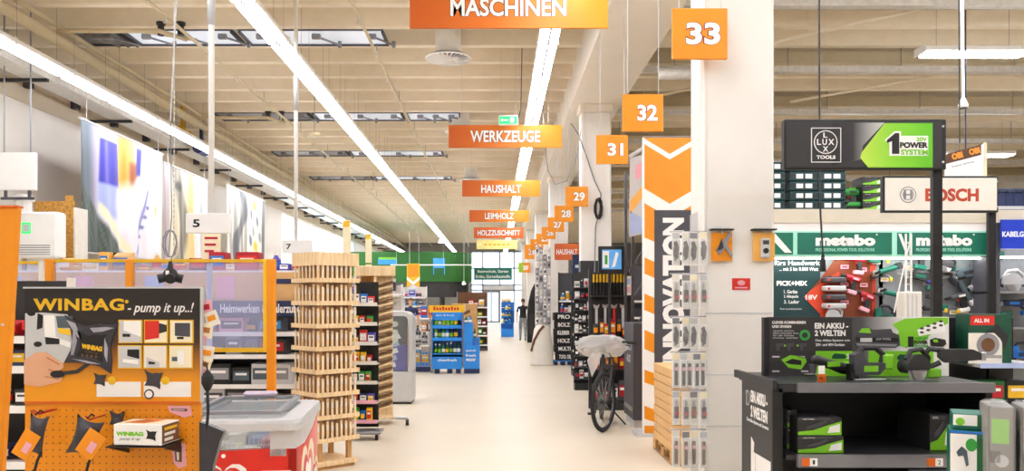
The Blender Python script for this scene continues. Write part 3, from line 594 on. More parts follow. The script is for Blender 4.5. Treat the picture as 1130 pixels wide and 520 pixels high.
for i in range(6):
    c, r = i % 3, i//3; x0 = 131+c*28.2-r*.8; y0 = 353+r*28
    b = rpx(hd, 'thumbnail_border', x0, x0+26.5, y0, y0+26, Y, 'gold', .003)
    for k, (m, p) in enumerate(tp[i]): fpx(b, 'thumbnail_picture', [(x0+1.2+u*24, y0+1.2+v*23.5) for u, v in p], Y, m, .0035+.0006*k)
for x0, x1, bx, by in ((107, 155.5, 111, 419), (159, 211, 170, 419)):
    rpx(hd, 'white_box_print', x0, x1, 421.5, 438, Y, 'white', .003); fpx(hd, 'bag_picture', bagpx(bx, by, 10 if bx > 150 else 7), Y, 'bagdark', .005); fpx(hd, 'badge_print', circ(x0+17 if bx < 150 else x0+24, 420, 4.6, n=14), Y, 'gold', .005)
fpx(hd, 'hose_print', circ(165, 435, 5.5, n=14), Y, 'black', .0052); fpx(hd, 'hose_centre', circ(165, 435, 4.0, n=14), Y, 'white', .006)
for x0, x1, y0, y1 in ((185, 212, 448, 461), (189, 206, 490, 517)):
    s = fpx(pb, 'product_sticker', [(x0, y0), (x1-2, y0-1 if y0 > 480 else y0), (x1, y1-3), (x1-8, y1), (x0+3, y1-6)], Y+.004, 'pink', .003)
    fpx(s, 'sticker_print', [(x0+4, y0+3), (x1-5, y0+3), (x1-5, y1-7), (x0+5, y1-8)], Y+.004, 'brown', .004); fpx(s, 'sticker_field', [(x0+6, y0+4.5), (x1-8, y0+4.5), (x1-8, y1-9), (x0+7, y1-9)], Y+.004, 'white', .005)
# hooks on the pegboard and hanging bags with orange cards
def hook(px, py, L=.12):
    g = G().tube([(wx(px, Y)-t.location.x, .004, wz(py, Y)), (wx(px, Y)-t.location.x-.01, -L*.8, wz(py, Y)-.004), (wx(px, Y)-t.location.x-.012, -L, wz(py, Y)+.012)], .0025, 6); return g.build('peg_hook', 'crimson', WB)
hook(58, 452); hook(116, 458); hook(62, 452)
def pump_bag(px, py, w_, h_, tilt, card, label, pump=True):
    """black pillow bag hanging from a hook, with a printed card and a hose pump"""
    o = thing('pump_bag', label, 'pump bag', (wx(px, Y-.07), Y-.09, wz(py, Y-.07)), group='hanging pump bags')
    R = Matrix.Rotation(tilt, 4, 'Y'); n = 8; g = G(); vs = []; fs = []
    for s in (-1, 1):
        for i in range(n+1):
            for j in range(n+1):
                u = i/n*2-1; v = j/n*2-1; pin = 1-.22*(1-u*u)*abs(v)-0; pin2 = 1-.22*(1-v*v)*abs(u)
                vs.append((u*w_*pin2, s*.022*(1-u*u)*(1-v*v)**.8, v*h_*pin))
    m_ = (n+1)**2
    for i in range(n):
        for j in range(n):
            a = i*(n+1)+j; fs.append((a, a+n+1, a+n+2, a+1)); fs.append((m_+a, m_+a+1, m_+a+n+2, m_+a+n+1))
    g.add(vs, fs).xf(R @ Matrix.Translation((0, 0, -h_))); g.build('bag', 'bagdark', o, True)
    c = G().box(-card[2]/2, card[2]/2, -.03, -.026, -card[3]/2, card[3]/2).xf(Matrix.Translation((card[0], 0, card[1])) @ Matrix.Rotation(card[4], 4, 'Y')).build('card', 'orange', o)
    G().box(-.012, .012, -.032, -.03, -.02, .018).xf(Matrix.Translation((card[0]+.004, 0, card[1]-.01)) @ Matrix.Rotation(card[4], 4, 'Y')).build('card_label', 'pink', c)
    if pump:
        G().tube([(.01, -.012, -1.7*h_), (.0, -.02, -2.1*h_), (-.01, -.02, -2.6*h_)], .005, 6).build('hose', 'rubber', o); G().ball((-.012, -.02, -2.75*h_), (.012, .012, .022), 8).build('pump_bulb', 'rubber', o, True)
    G().tube([(0, -.03, .0), (0, -.0, .012), (0, .02, .003)], .003, 6).build('hanging_loop', 'rubber', o)
    return o
pump_bag(48, 456, .035, .078, .18, (-.035, -.105, .06, .1, .55), 'black pump bag with orange card hanging nearest the orange post')
pump_bag(104, 460, .052, .075, .3, (.012, -.09, .07, .095, .6), 'black pump bag with orange card hanging beside the white carton')
o = thing('pump_bag', 'small black pump bag standing behind the white carton', 'pump bag', (wx(129, Y-.05), Y-.045, wz(466, Y-.05)), group='hanging pump bags')
G().prism([(x*.026, z*.03+.01) for x, z in BAG], -.008, .008).build('bag', 'bagdark', o); G().box(-.012, .012, -.0105, -.008, 0, .016).build('print', 'darkgrey', o)
G().tube([(0, .0, .02), (0, .05, .03)], .003, 6).build('hanging_loop', 'rubber', o)
# carton on a small tray
tr = thing('shelf_tray', 'black peg tray carrying the white carton', 'tray', (wx(158, Y-.1), Y-.16, wz(492, Y-.16)-.004))
G().box(-.105, .105, 0, .162, -.004, 0).build('tray_plate', 'black', tr); [G().prism([(.0, -.004), (.16, -.004), (.16, -.05)], q, q+.007, 'x').build('tray_bracket', 'black', tr) for q in (.09, -.1)]
bx = thing('carton', 'small white printed carton on the peg tray', 'carton', (wx(150, 2.84), 2.845, wz(492, 2.84)), -.1)
G().cbox(-.085, .09, 0, .13, 0, .073, .002).build('box', 'white', bx); G().box(-.08, .085, .01, .12, .073, .0745).build('lid_print', 'palecream', bx)
G().prism([(-.06, .03), (.02, .02), (.05, .1), (-.02, .11)], .0745, .0755, 'z').build('lid_picture', 'deeporange', bx); G().prism([(-.03, .05), (.01, .05), (.02, .08), (-.01, .09)], .0755, .0765, 'z').build('lid_mark', 'rust', bx)
G().box(.09, .0915, .006, .124, .004, .069).build('side_print', 'brown', bx); 
for k in range(3): G().box(.0915, .0925, .02, .08+.015*k, .012+.019*k, .022+.019*k).build('side_text', ['offwhite', 'offwhite', 'gold'][k], bx)
word(bx, 'WINBAG', bx.location.x-.025, bx.location.z+.04, .1, .015, bx.location.y, 'lime', bold=.05); word(bx, 'pump it up', bx.location.x-.025, bx.location.z+.021, .075, .012, bx.location.y, 'midgrey', shear=.3)
G().prism([(.055+x*.02, .036+z*.02) for x, z in BAG], -.0015, 0).build('bag_print', 'black', bx)
# hand pump with hose and black pouch hanging on the side of the stand
o = thing('pump_bag', 'large black pump bag with bulb pump hung at the stand side', 'pump bag', (wx(229, Y-.02), Y-.02, wz(408, Y)), group='hanging pump bags')
G().lathe([(.004, 0), (.01, -.006), (.022, -.025), (.022, -.048), (.012, -.07), (.005, -.078)], 12).build('pump_bulb', 'rubber', o, True); G().tube([(0, 0, -.075), (.002, 0, -.15), (-.01, .01, -.28), (-.015, .01, -.4)], .006, 6).build('hose', 'rubber', o)
g = G().prism([(-.03, -.19), (.0, -.2), (.06, -.225), (.045, -.26), (.02, -.35), (.01, -.46), (-.03, -.46)], .0, .03); g.build('bag', 'bagdark', o); G().tube([(0, 0, 0), (-.01, .02, .02), (-.025, .03, .02)], .003, 5).build('hanging_loop', 'rubber', o)
# ---------------------------------------------------------------- orange post frames
t = thing('orange_post', 'leaning orange steel post at the picture edge', 'post', (wx(-4, 3.4), 3.4, 0))
lean = Matrix.Shear('XY', 4, (.06, 0)) if False else Matrix(((1, 0, .06, -.072), (0, 1, 0, 0), (0, 0, 1, 0), (0, 0, 0, 1)))
zt = wz(229, 3.4)
G().cbox(-.06, .04, 0, .035, 0, zt, .004).xf(lean).build('upright', 'orange', t); G().box(-.06, .042, -.006, .04, zt-.001, zt+.008).xf(lean).build('cap_plate', 'deeporange', t)
G().box(-.4, -.06, .005, .03, zt-.04, zt).xf(lean).build('top_rail', 'orange', t)
for k in range(7): G().cyl((.01 if k % 2 else -.03, -.004, .5+.2*k), (.01 if k % 2 else -.03, 0, .5+.2*k), .006, n=8).xf(lean).build('bolt', 'lightgrey', t)
Yp = 6.6
t = thing('plexi_screen', 'orange framed clear plastic screen behind the freezer', 'screen', (wx(175, Yp), Yp, 0)); b = t.location
def pxx(p): return wx(p, Yp)-b.x
zt = wz(286, Yp); z0 = wz(389, Yp)
for a, c in ((48, 58), (138, 146), (294, 303)): G().cbox(pxx(a), pxx(c), 0, .06, 0, zt, .004).build('post', 'orange', t)
for a, c in ((58, 138), (146, 294)):
    G().box(pxx(a), pxx(c), .015, .045, zt-.025, zt).build('top_rail', 'gold', t); G().box(pxx(a), pxx(c), .015, .045, z0, z0+.035).build('bottom_rail', 'gold', t)
    G().box(pxx(a), pxx(c), .026, .034, z0+.035, zt-.025).build('pane', 'plexi', t)
G().box(pxx(290), pxx(294), .01, .05, z0, zt).build('edge_strip', 'yellow', t)
G().box(pxx(226), pxx(232), .04, .05, z0+.035, zt-.03).build('clear_strip', 'white', t)
t2 = thing('plexi_screen', 'shorter clear screen panel beside the leaning orange post', 'screen', (wx(28, 6.2), 6.2, 0))
G().cbox(-.14, .13, 0, .03, 0, 1.86, .004).build('post', 'offwhite', t2) if False else G().box(-.16, -.13, 0, .03, 0, 1.9).box(.1, .13, 0, .03, 0, 1.9).build('post', 'offwhite', t2); G().box(-.13, .1, .01, .018, 1.2, 1.88).build('pane', 'plexi', t2); G().box(-.13, .1, 0, .03, 1.88, 1.9).build('top_rail', 'gold', t2)
# ---------------------------------------------------------------- hanging clip strip of cards next to the stand
t = thing('clip_strip', 'strip of small pink cards hanging beside the display stand', 'clip strip', (wx(228, 3.05), 3.03, wz(418, 3.03)))
G().box(-.006, .006, 0, .003, 0, .33).build('strip', 'lightgrey', t)
for k in range(7):
    R_ = Matrix.Translation((random.uniform(-.012, .02), -.006-.002*k, .29-.042*k)) @ Matrix.Rotation(random.uniform(-.5, .5), 4, 'Y')
    c = G().box(-.022, .026, -.003, 0, -.055, 0).xf(R_).build('card', ['pink', 'offwhite', 'palecream'][k % 3], t); G().box(-.014, .016, -.0045, -.003, -.035, -.015).xf(R_).build('card_print', ['crimson', 'orange', 'rust'][k % 3], c)
G().tube([(0, .001, .33), (-.02, .0, .335), (-.045, .0, .335)], .004, 5).build('arm', 'steel', t)
# ---------------------------------------------------------------- ice cream freezer
FZ = (wx(327, 5.05), 5.05, 0); fw, fd, fh = 1.35, 1.0, .86
t = thing('chest_freezer', 'red ice cream chest freezer with sliding glass lids', 'freezer', FZ, math.radians(5))
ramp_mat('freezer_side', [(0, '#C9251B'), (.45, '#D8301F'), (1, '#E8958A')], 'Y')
def fr(name, g, m, p=None, sm=False): return g.build(name, m, p or t, sm)
# body: red below, grey upper shell with curved join
n = 14; crv = [(-fw+fw*i/n, .60+.10*(1-((i/n-1)/1.0)**2)**1 if False else .60+.085*math.sin(math.pi*.5*(i/n))) for i in range(n+1)]
fr('red_shell', G().prism([(-fw, .08)]+[(0, .08)]+crv[::-1], 0, .05), 'red')
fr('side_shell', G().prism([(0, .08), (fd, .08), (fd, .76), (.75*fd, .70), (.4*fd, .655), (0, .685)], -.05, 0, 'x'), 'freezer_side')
fr('back_shell', G().box(-fw, -.05, fd-.05, fd, .08, .7).box(-fw, -fw+.05, .05, fd-.05, .08, .7), 'red'); fr('foot', G().cbox(-fw+.05, -.05, .06, fd-.06, 0, .08), 'charcoal')
fr('grey_shell', G().prism([(0, .655+.03), (.4*fd, .655), (.75*fd, .70), (fd, .76), (fd, .80), (0, .80)], -.06, -.004, 'x').box(-.16, -.06, .0, .03, .64, .8), 'lightgrey')
fr('front_glass', G().prism([(-fw, .60)]+[(x, z) for x, z in crv if x < -.16]+[(-.16, .80), (-fw, .80)], .01, .022), 'lid_glass')
# rounded rim frame, then lids
def rrect(x0, x1, y0, y1, r, k=5):
    p = []
    for cx, cy, a0 in ((x1-r, y1-r, 0), (x0+r, y1-r, 90), (x0+r, y0+r, 180), (x1-r, y0+r, 270)):
        for i in range(k+1):
            a = math.radians(a0+90*i/k); p.append((cx+r*math.cos(a), cy+r*math.sin(a)))
    return p
po = rrect(-fw-.03, .03, -.04, fd+.03, .10); pi_ = rrect(-fw+.06, -.10, .09, fd-.08, .06); nn = len(po)
vs = []; fs = []
for z, P_ in ((.80, po), (.845, [(x*.998, y) for x, y in po]), (.865, [(x*.985-.008, y*.985+.006) for x, y in po]), (.865, pi_), (.79, pi_)): vs += [(x, y, z) for x, y in P_]
for l in range(4):
    for i in range(nn): fs.append((l*nn+i, l*nn+(i+1) % nn, (l+1)*nn+(i+1) % nn, (l+1)*nn+i))
for i in range(nn): fs.append((4*nn+i, 4*nn+(i+1) % nn, (i+1) % nn, i))
fr('rim', G().add(vs, fs), 'lightgrey')
for (x0, x1, z) in ((-fw+.07, -.60, .868), (-.68, -.11, .888)):
    l = fr('sliding_lid', G().box(x0, x1, .08, .12, z, z+.02).box(x0, x1, fd-.11, fd-.07, z, z+.02).box(x0, x0+.035, .12, fd-.11, z, z+.02).box(x1-.035, x1, .12, fd-.11, z, z+.02), 'midgrey')
    G().box(x0+.035, x1-.035, .12, fd-.11, z+.008, z+.012).build('lid_pane', 'lid_glass', l)
    G().cbox((x0+x1)/2-.12, (x0+x1)/2+.12, fd-.13, fd-.05, z+.02, z+.055, .015).build('lid_handle', 'mauve', l)
fr('inner_floor', G().box(-fw+.05, -.06, .05, fd-.05, .30, .32), 'white'); fr('inner_wall', G().box(-.075, -.06, .05, fd-.05, .32, .79).box(-fw+.05, -fw+.06, .05, fd-.05, .32, .79).box(-fw+.06, -.075, fd-.065, fd-.05, .32, .79), 'white')
# wire baskets with packs
for k in range(3):
    x0 = -fw+.08+k*.41; g = G()
    for z in (.5, .6, .7, .76): g.tube([(x0, .06, z), (x0+.39, .06, z), (x0+.39, fd-.1, z), (x0, fd-.1, z), (x0, .06, z)], .003, 4)
    for i in range(14): x = x0+.39*i/13; g.cyl((x, .06, .5), (x, .06, .76), .002, n=4); g.cyl((x, fd-.1, .5), (x, fd-.1, .76), .002, n=4)
    fr('wire_basket', g, 'white')
    g = G()
for k in range(9):
    for j in range(3): fr('ice_pack', G().cbox(-fw+.1+.138*k, -fw+.225+.138*k, .08+.26*j, .31+.26*j, .33, .60+.03*((k*3+j*2) % 4), .01), ['white', 'offwhite', 'paleblue', 'pink', 'white', 'palecream'][(k*2+j) % 6])
def heart(cx, cy, s, n=24): return [(cx+s*.0625*16*math.sin(a)**3, cy+s*.0625*(13*math.cos(a)-5*math.cos(2*a)-2*math.cos(3*a)-math.cos(4*a))) for a in [2*math.pi*i/n for i in range(n)]]
def hearts(plane, cx, cz, s, par):
    for k, (q, m) in enumerate(((1, 'white'), (.76, 'red'), (.56, 'white'), (.36, 'red'))):
        pts = heart(cx, cz+(1-q)*s*.12, s*q)
        (G().prism(pts, -.002*(k+1), 0, 'y') if plane == 'y' else G().prism(pts, 0, .002*(k+1), 'x')).build('heart_emblem', m, par)
hearts('y', -.44, .485, .15, t)
G().prism(circ(-.44, .645, .013, n=12), -.003, 0, 'y').build('emblem_dot', 'white', t)
for (cx, cz, s) in ((.5, .42, .3), (.85, .35, .16)): 
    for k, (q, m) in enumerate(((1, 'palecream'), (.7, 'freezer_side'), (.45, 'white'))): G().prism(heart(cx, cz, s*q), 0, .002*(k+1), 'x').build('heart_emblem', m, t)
fr('price_list', G().box(-.21, -.03, -.004, 0, .25, .55), 'white')
for k in range(4): fr('price_picture', G().box(-.2+.04*k, -.17+.04*k, -.006, -.004, .30, .36), ['pink', 'palecream', 'lime', 'apricot'][k])
# ================================================================ products
PROD = {}
def product(kind, c1, c2, w_, d_, h_):
    """shared product mesh, origin at the middle of its base"""
    k = (kind, c1, c2, round(w_, 3), round(d_, 3), round(h_, 3))
    if k in PROD: return PROD[k]
    g = G()
    if kind == 'carton':
        g.cbox(-w_/2, w_/2, -d_/2, d_/2, 0, h_, .003).mat(1).box(-w_*.42, w_*.42, -d_/2-.002, -d_/2, h_*.25, h_*.8).mat(2).box(-w_*.3, w_*.3, -d_/2-.0035, -d_/2-.002, h_*.55, h_*.68).mat(0).box(-w_*.05, w_*.05, -d_/2, d_/2, h_, h_+.0015)
    elif kind == 'can':
        r = min(w_, d_)/2; g.lathe([(r, 0), (r*1.03, .01), (r, .02), (r, h_*.94), (r*1.04, h_*.96), (r*.9, h_), (r*.3, h_)], 12).mat(1).lathe([(r*1.01, h_*.2), (r*1.01, h_*.78)], 12, cap=False)
    elif kind == 'bottle':
        r = min(w_, d_)/2; g.lathe([(r*.9, 0), (r, .015), (r, h_*.6), (r*.5, h_*.76), (r*.4, h_*.85)], 10).mat(1).lathe([(r*1.02, h_*.18), (r*1.02, h_*.48)], 10, cap=False).mat(2).lathe([(r*.45, h_*.85), (r*.45, h_)], 8)
    elif kind == 'bag':
        n = 5; vs = []
        for s in (-1, 1):
            for i in range(n+1):
                for j in range(n+1):
                    u = i/n*2-1; v = j/n*2-1; vs.append((u*w_/2, s*d_/2*((1-u*u)*(1-v*v))**.5, h_*(v+1)/2))
        fs = []; m_ = (n+1)**2
        for i in range(n):
            for j in range(n): a = i*(n+1)+j; fs += [(a, a+n+1, a+n+2, a+1), (m_+a, m_+a+1, m_+a+n+2, m_+a+n+1)]
        g.add(vs, fs).mat(1).box(-w_*.3, w_*.3, -d_/2-.002, -d_/2*.6, h_*.3, h_*.7)
    PROD[k] = g.mesh(kind, [c1, c2, 'white' if c2 != 'white' else 'darkgrey']); return PROD[k]
SIZEW = {'carton': 'carton', 'can': 'can', 'bottle': 'bottle', 'bag': 'pouch'}
CW = {'red': 'red', 'crimson': 'dark red', 'orange': 'orange', 'deeporange': 'deep orange', 'yellow': 'yellow', 'gold': 'golden', 'white': 'white', 'offwhite': 'off-white', 'cream': 'cream', 'palecream': 'pale cream', 'lightgrey': 'light grey', 'midgrey': 'grey', 'darkgrey': 'dark grey', 'charcoal': 'charcoal',
      'black': 'black', 'blue': 'blue', 'skyblue': 'light blue', 'navy': 'navy', 'purple': 'purple', 'green': 'green', 'lime': 'lime green', 'darkgreen': 'dark green', 'teal': 'teal', 'forest': 'forest green', 'pink': 'pink', 'brown': 'brown', 'cardboard': 'brown', 'cardboard_light': 'light brown', 'mauve': 'mauve', 'paleblue': 'pale blue', 'slate': 'slate', 'rust': 'rust', 'apricot': 'apricot', 'bagdark': 'black', 'pine': 'wooden'}
def row(x0, x1, y, z, where, group, kinds=('carton',), cols=('white',), cols2=('red',), wr=(.08, .16), hr=(.1, .2), d=.12, gap=.008, end='left', axis='x', face=0):
    """products side by side; labels count along the row so that each is singled out"""
    x = x0; n = 0
    while True:
        k = random.choice(kinds); w_ = random.choice([wr[0], (wr[0]+wr[1])/2, wr[1]]); h_ = random.choice([hr[0], (hr[0]+hr[1])/2, hr[1]])
        if k in ('can', 'bottle'): w_ = min(w_, d)
        if x+w_ > x1: break
        c1 = random.choice(cols); c2 = random.choice(cols2); n += 1
        if c1 == c2: c2 = 'offwhite' if c1 != 'offwhite' else 'red'
        me = product(k, c1, c2, w_, d, h_)
        loc = (x+w_/2, y, z) if axis == 'x' else (y, x+w_/2, z)
        tag(link({'carton': 'carton', 'can': 'tin_can', 'bottle': 'bottle', 'bag': 'pouch'}[k], me, None, loc, face), f'{CW[c1]} {SIZEW[k]}, {nth(n)} from the {end} {where}', SIZEW[k], group)
        x += w_+gap
def gondola(name, label, x0, x1, y0, y1, h, shelves, mat='white', back='offwhite', lip='white', legs=True, header=0, cat='shelf unit', group=None, front='y'):
    """shelf unit facing the viewer: uprights, back panel, shelves with price rails"""
    t = thing(name, label, cat, ((x0+x1)/2, y0, 0), group=group); w2 = (x1-x0)/2; d = y1-y0
    for s in (-1, 1): G().box(s*w2-(.03 if s > 0 else 0), s*w2+(.03 if s < 0 else 0), d-.06, d, 0, h).build('upright', mat, t)
    G().box(-w2+.03, w2-.03, d-.03, d-.015, .05, h-.02).build('back_panel', back, t)
    G().box(-w2, w2, .02, d-.06, 0, .1).build('plinth', 'darkgrey', t)
    for z in shelves:
        s = G().box(-w2, w2, 0, d-.06, z-.025, z).build('shelf', mat, t); G().box(-w2, w2, -.008, 0, z-.04, z+.006).build('price_rail', lip, s)
    if header: G().box(-w2, w2, d-.08, d-.03, h-header, h).build('header_board', mat, t)
    return t
# ---------------------------------------------------------------- paint accessory shelf behind the plastic screen
Yg = 8.6
P1 = gondola('shelf_unit', 'long white shelf unit with a dark band reading Heimwerken', -5.4, wx(338, Yg), Yg, Yg+.45, 1.92, (.2, .45, wz(425, Yg), wz(392, Yg), wz(367, Yg)), back='darkgrey')
zb0, zb1 = wz(349, Yg), wz(332, Yg)
G().box(-1.7, 1.7, -.05, -.02, zb0, zb1).build('name_band', 'navy', P1); wpx(P1, 'Heimwerken & Malerzubehör', 243, 366-22, 335.5, 345.5, Yg-.05, 'white', bold=.025)
G().box(-1.7, 1.69, .0, .02, zb1, 1.9).build('upper_panel', 'cardboard_light', P1)
for k in range(4): G().box(-1.5+.75*k, -1.3+.75*k, -.006, 0, zb1+.02, 1.86).build('panel_print', ['paleblue', 'pink', 'paleblue', 'pink'][k], P1)
G().box(1.35, 1.69, -.008, 0, 1.78, 1.83).build('dark_label', 'navy', P1); G().box(-1.7, 1.7, 0, .4, 1.9, 1.92).build('top_board', 'white', P1)
pal = ('white', 'lightgrey', 'offwhite', 'pink', 'charcoal', 'darkgrey', 'crimson'); pal2 = ('red', 'skyblue', 'gold', 'darkgrey')
row(-4.6, -2.02, Yg+.16, wz(367, Yg), 'on the top shelf behind the plastic screen', 'goods on the paint shelf', ('carton', 'bag', 'carton'), pal, pal2, (.14, .26), (.06, .15), .22)
row(-4.6, -2.02, Yg+.16, wz(392, Yg), 'on the second shelf behind the plastic screen', 'goods on the paint shelf', ('carton', 'bag'), ('darkgrey', 'charcoal', 'brown', 'crimson', 'midgrey'), ('midgrey', 'lightgrey', 'darkgrey', 'crimson'), (.16, .3), (.12, .2), .22)
row(-4.6, -2.02, Yg+.16, wz(425, Yg), 'on the third shelf behind the plastic screen', 'goods on the paint shelf', ('carton', 'carton', 'can'), ('darkgrey', 'charcoal', 'black', 'lightgrey'), ('midgrey', 'darkgrey', 'slate'), (.2, .34), (.18, .26), .26)
row(-4.6, -2.02, Yg+.16, .45, 'on the fourth shelf behind the plastic screen', 'goods on the paint shelf', ('carton',), ('lightgrey', 'charcoal', 'offwhite'), ('midgrey', 'darkgrey', 'slate'), (.2, .34), (.14, .22), .26)
row(-4.7, -2.02, Yg+.2, 1.92, 'on top of the long white shelf unit', 'goods on top of the paint shelf', ('carton', 'carton', 'bottle', 'bag'), ('offwhite', 'pink', 'orange', 'cardboard_light', 'purple', 'white', 'apricot', 'crimson'), ('red', 'white', 'gold', 'blue'), (.1, .24), (.08, .2), .2)
t = thing('note_holder', 'tall narrow cream note holder on the long shelf unit', 'note holder', (wx(233, 8.75), 8.75, 1.92)); G().box(-.01, .01, 0, .02, 0, .2).build('stem', 'steel', t); G().box(-.1, .1, 0, .015, .12, .42).build('note_card', 'palecream', t)
for k in range(3): G().box(-.07, .07-.02*k, -.003, 0, .34-.07*k, .365-.07*k).build('note_text', 'crimson', t)
# dark side shelf between the leaning post and the display stand
P2 = gondola('shelf_unit', 'dark shelf unit seen between the orange post and display stand', -3.6, -2.78, 5.0, 5.4, 1.75, (.3, wz(511, 5), wz(449, 5), wz(405, 5), wz(372, 5)), mat='offwhite', back='charcoal')
for z, wds in ((wz(511, 5), 'lowest shown'), (wz(449, 5), 'middle'), (wz(405, 5), 'upper'), (wz(372, 5), 'top')):
    row(-3.52, -2.8, 5.15, z, f'on the {wds} shelf beside the orange post', 'goods on the dark side shelf', ('carton', 'bag'), ('charcoal', 'darkgrey', 'crimson', 'navy', 'offwhite'), ('white', 'gold', 'red'), (.07, .12), (.1, .17), .2)
# ---------------------------------------------------------------- tall pine tower with wooden sticks
Yr = 7.95; t = thing('wooden_tower', 'tall pine display tower with tiers of upright wooden sticks', 'display rack', (wx(359, Yr), Yr, 0), math.radians(43)); TW = t; t.scale = (.85, .85, 1); a = .2
ztop = 2.06; dz = .2165; z0 = .27
G().cbox(-.27, .27, -.27, .27, .03, .075, .006).build('base_board', 'pine', t); G().box(-.24, .24, -.24, .24, 0, .03).build('base_foot', 'pine_dark', t)
for sx in (-1, 1):
    for sy in (-1, 1): G().box(sx*.19-.025, sx*.19+.025, sy*.19-.025, sy*.19+.025, .075, ztop-.1).build('core_post', 'pine_dark', t)
G().box(-.2, .2, -.2, .2, .3, ztop-.12).build('core_panel', 'slatwood', t)
G().box(-.275, .275, -.275, -.255, ztop-.125, ztop).box(-.275, .275, .255, .275, ztop-.125, ztop).box(-.275, -.255, -.255, .255, ztop-.125, ztop).box(.255, .275, -.255, .255, ztop-.125, ztop).box(-.255, .255, -.255, .255, ztop-.125, ztop-.11).build('top_box', 'pine', t)
for k in range(8):
    z = z0+dz*k-.0
    tr = G().box(-.27, .27, -.27, .27, z-.012, z).build('tray', 'pine', t)
    G().box(-.28, .28, -.28, -.27, z-.012, z+.03).box(-.28, .28, .27, .28, z-.012, z+.03).box(-.28, -.27, -.27, .27, z-.012, z+.03).box(.27, .28, -.27, .27, z-.012, z+.03).build('tray_lip', 'pine', tr)
wood_mat('pine_pale', '#EAD2A6', '#F8E8C8'); stick = {}
for v, (h, m) in enumerate(((.175, 'pine'), (.16, 'pine_pale'), (.185, 'pine'))):
    stick[v] = G().cbox(-.013, .013, -.006, .006, 0, h, .003).mat(1).box(-.010, .010, -.0075, -.006, h*.55, h*.82).mat(2).cyl((0, 0, h), (0, 0, h+.012), .004, n=6).mesh('wooden_stick', [m, 'offwhite' if v != 1 else 'palecream', 'steel'])
RZ = math.radians(43); cr, sr = math.cos(RZ), math.sin(RZ)
for k in range(8):
    z = z0+dz*(7-k)
    for face, cnt in (('left', 7), ('right', 9)):
        for i in range(cnt):
            u = -.24+.48*i/(cnt-1)
            lx, ly = (u, -.245) if face == 'right' else (-.245, -u)
            if face == 'left' and i == cnt-1: continue
            rz = RZ if face == 'right' else RZ-math.pi/2
            o = link('wooden_stick', stick[(i*7+k*3) % 3], None, (t.location.x+.85*(lx*cr-ly*sr), Yr+.85*(lx*sr+ly*cr), z), rz)
            tag(o, f'{nth(i+1)} upright wooden stick on the {face} side of the {nth(k+1)} tower tier from the top', 'wooden stick', 'wooden sticks in the pine tower')
# ---------------------------------------------------------------- rack with dark product behind the tower, on casters
Yq = 9.4; t = thing('display_rack', 'dark narrow rack of small bright goods behind the pine tower', 'display rack', (wx(402, Yq), Yq, 0))
G().box(-.14, .14, .16, .18, .12, 1.82).build('back_panel', 'black', t)
for k in range(7):
    z = .2+.225*k; s = G().box(-.15, .15, -.02, .16, z-.012, z).build('shelf', 'lightgrey', t); G().box(-.15, .15, -.03, -.02, z-.012, z+.03).build('shelf_lip', 'pink' if k < 2 else 'offwhite', s)
    row(t.location.x-.14, t.location.x+.14, Yq+.06, z, f'on the {nth(7-k)} shelf of the dark narrow rack', 'goods on the dark narrow rack', ('carton', 'bag'), ('purple', 'black', 'blue', 'red', 'yellow', 'charcoal', 'navy', 'green'), ('white', 'yellow', 'red'), (.06, .085), (.1, .16), .08)
G().cbox(-.2, .2, -.1, .2, .07, .1).build('base_frame', 'midgrey', t)
for x in (-.15, .15): G().cyl((x-.015, -.05, .035), (x+.015, -.05, .035), .035, n=12).build('caster', 'rubber', t)
# ---------------------------------------------------------------- second pine rack with slanted slats
Yq = 10.6; t = thing('slat_rack', 'pine rack with many slanted wooden slats on casters', 'display rack', (wx(413, Yq), Yq, 0), math.radians(8))
G().cbox(-.24, .27, -.15, .3, wz(305, Yq), wz(294, Yq), .006).build('top_box', 'pine', t); zt = wz(305, Yq)
G().box(-.2, -.17, -.1, .25, .12, zt).box(.0, .03, -.13, -.1, .12, zt).build('side_panel', 'pine', t); G().box(-.17, .0, .05, .07, .12, zt).build('core_panel', 'pine_dark', t); G().box(-.02, .24, -.02, 0, .12, zt).build('slat_board', 'pine', t)
sm = G().box(0, .25, -.075, -.02, 0, .02).xf(Matrix.Rotation(-.28, 4, 'Y')).mesh('slat', 'brown'); sm2 = G().box(0, .25, -.06, -.02, 0, .03).xf(Matrix.Rotation(-.28, 4, 'Y')).mesh('slat', 'pine')
for k in range(30): link('slat', sm if k % 2 else sm2, t, (-.0, -.0, .16+k*.0555))
for k in range(9):
    z = .2+k*.2; G().box(-.17, 0, -.12, -.04, z, z+.01).build('side_shelf', 'pine', t)
G().cbox(-.24, .26, -.16, .28, .08, .11).build('base_board', 'pine', t); G().tube([(.2, -.1, .09), (.42, -.2, .09)], .02, 8).tube([(-.2, -.1, .09), (-.3, -.2, .09)], .02, 8).build('base_arm', 'steel', t)
for x in (.42, -.3): G().cyl((x-.02, -.2, .04), (x+.02, -.2, .04), .04, n=12).build('caster', 'rubber', t)
bx_, by_ = t.location.x, Yq
for k in range(8): row(bx_-.17, bx_-.01, Yq-.1, .212+k*.2, f'on the {nth(k+1)} narrow slat rack shelf from below', 'goods on the slat rack', ('bag', 'carton'), ('pink', 'white', 'offwhite', 'mauve', 'cream'), ('purple', 'crimson', 'gold'), (.06, .08), (.1, .15), .05)
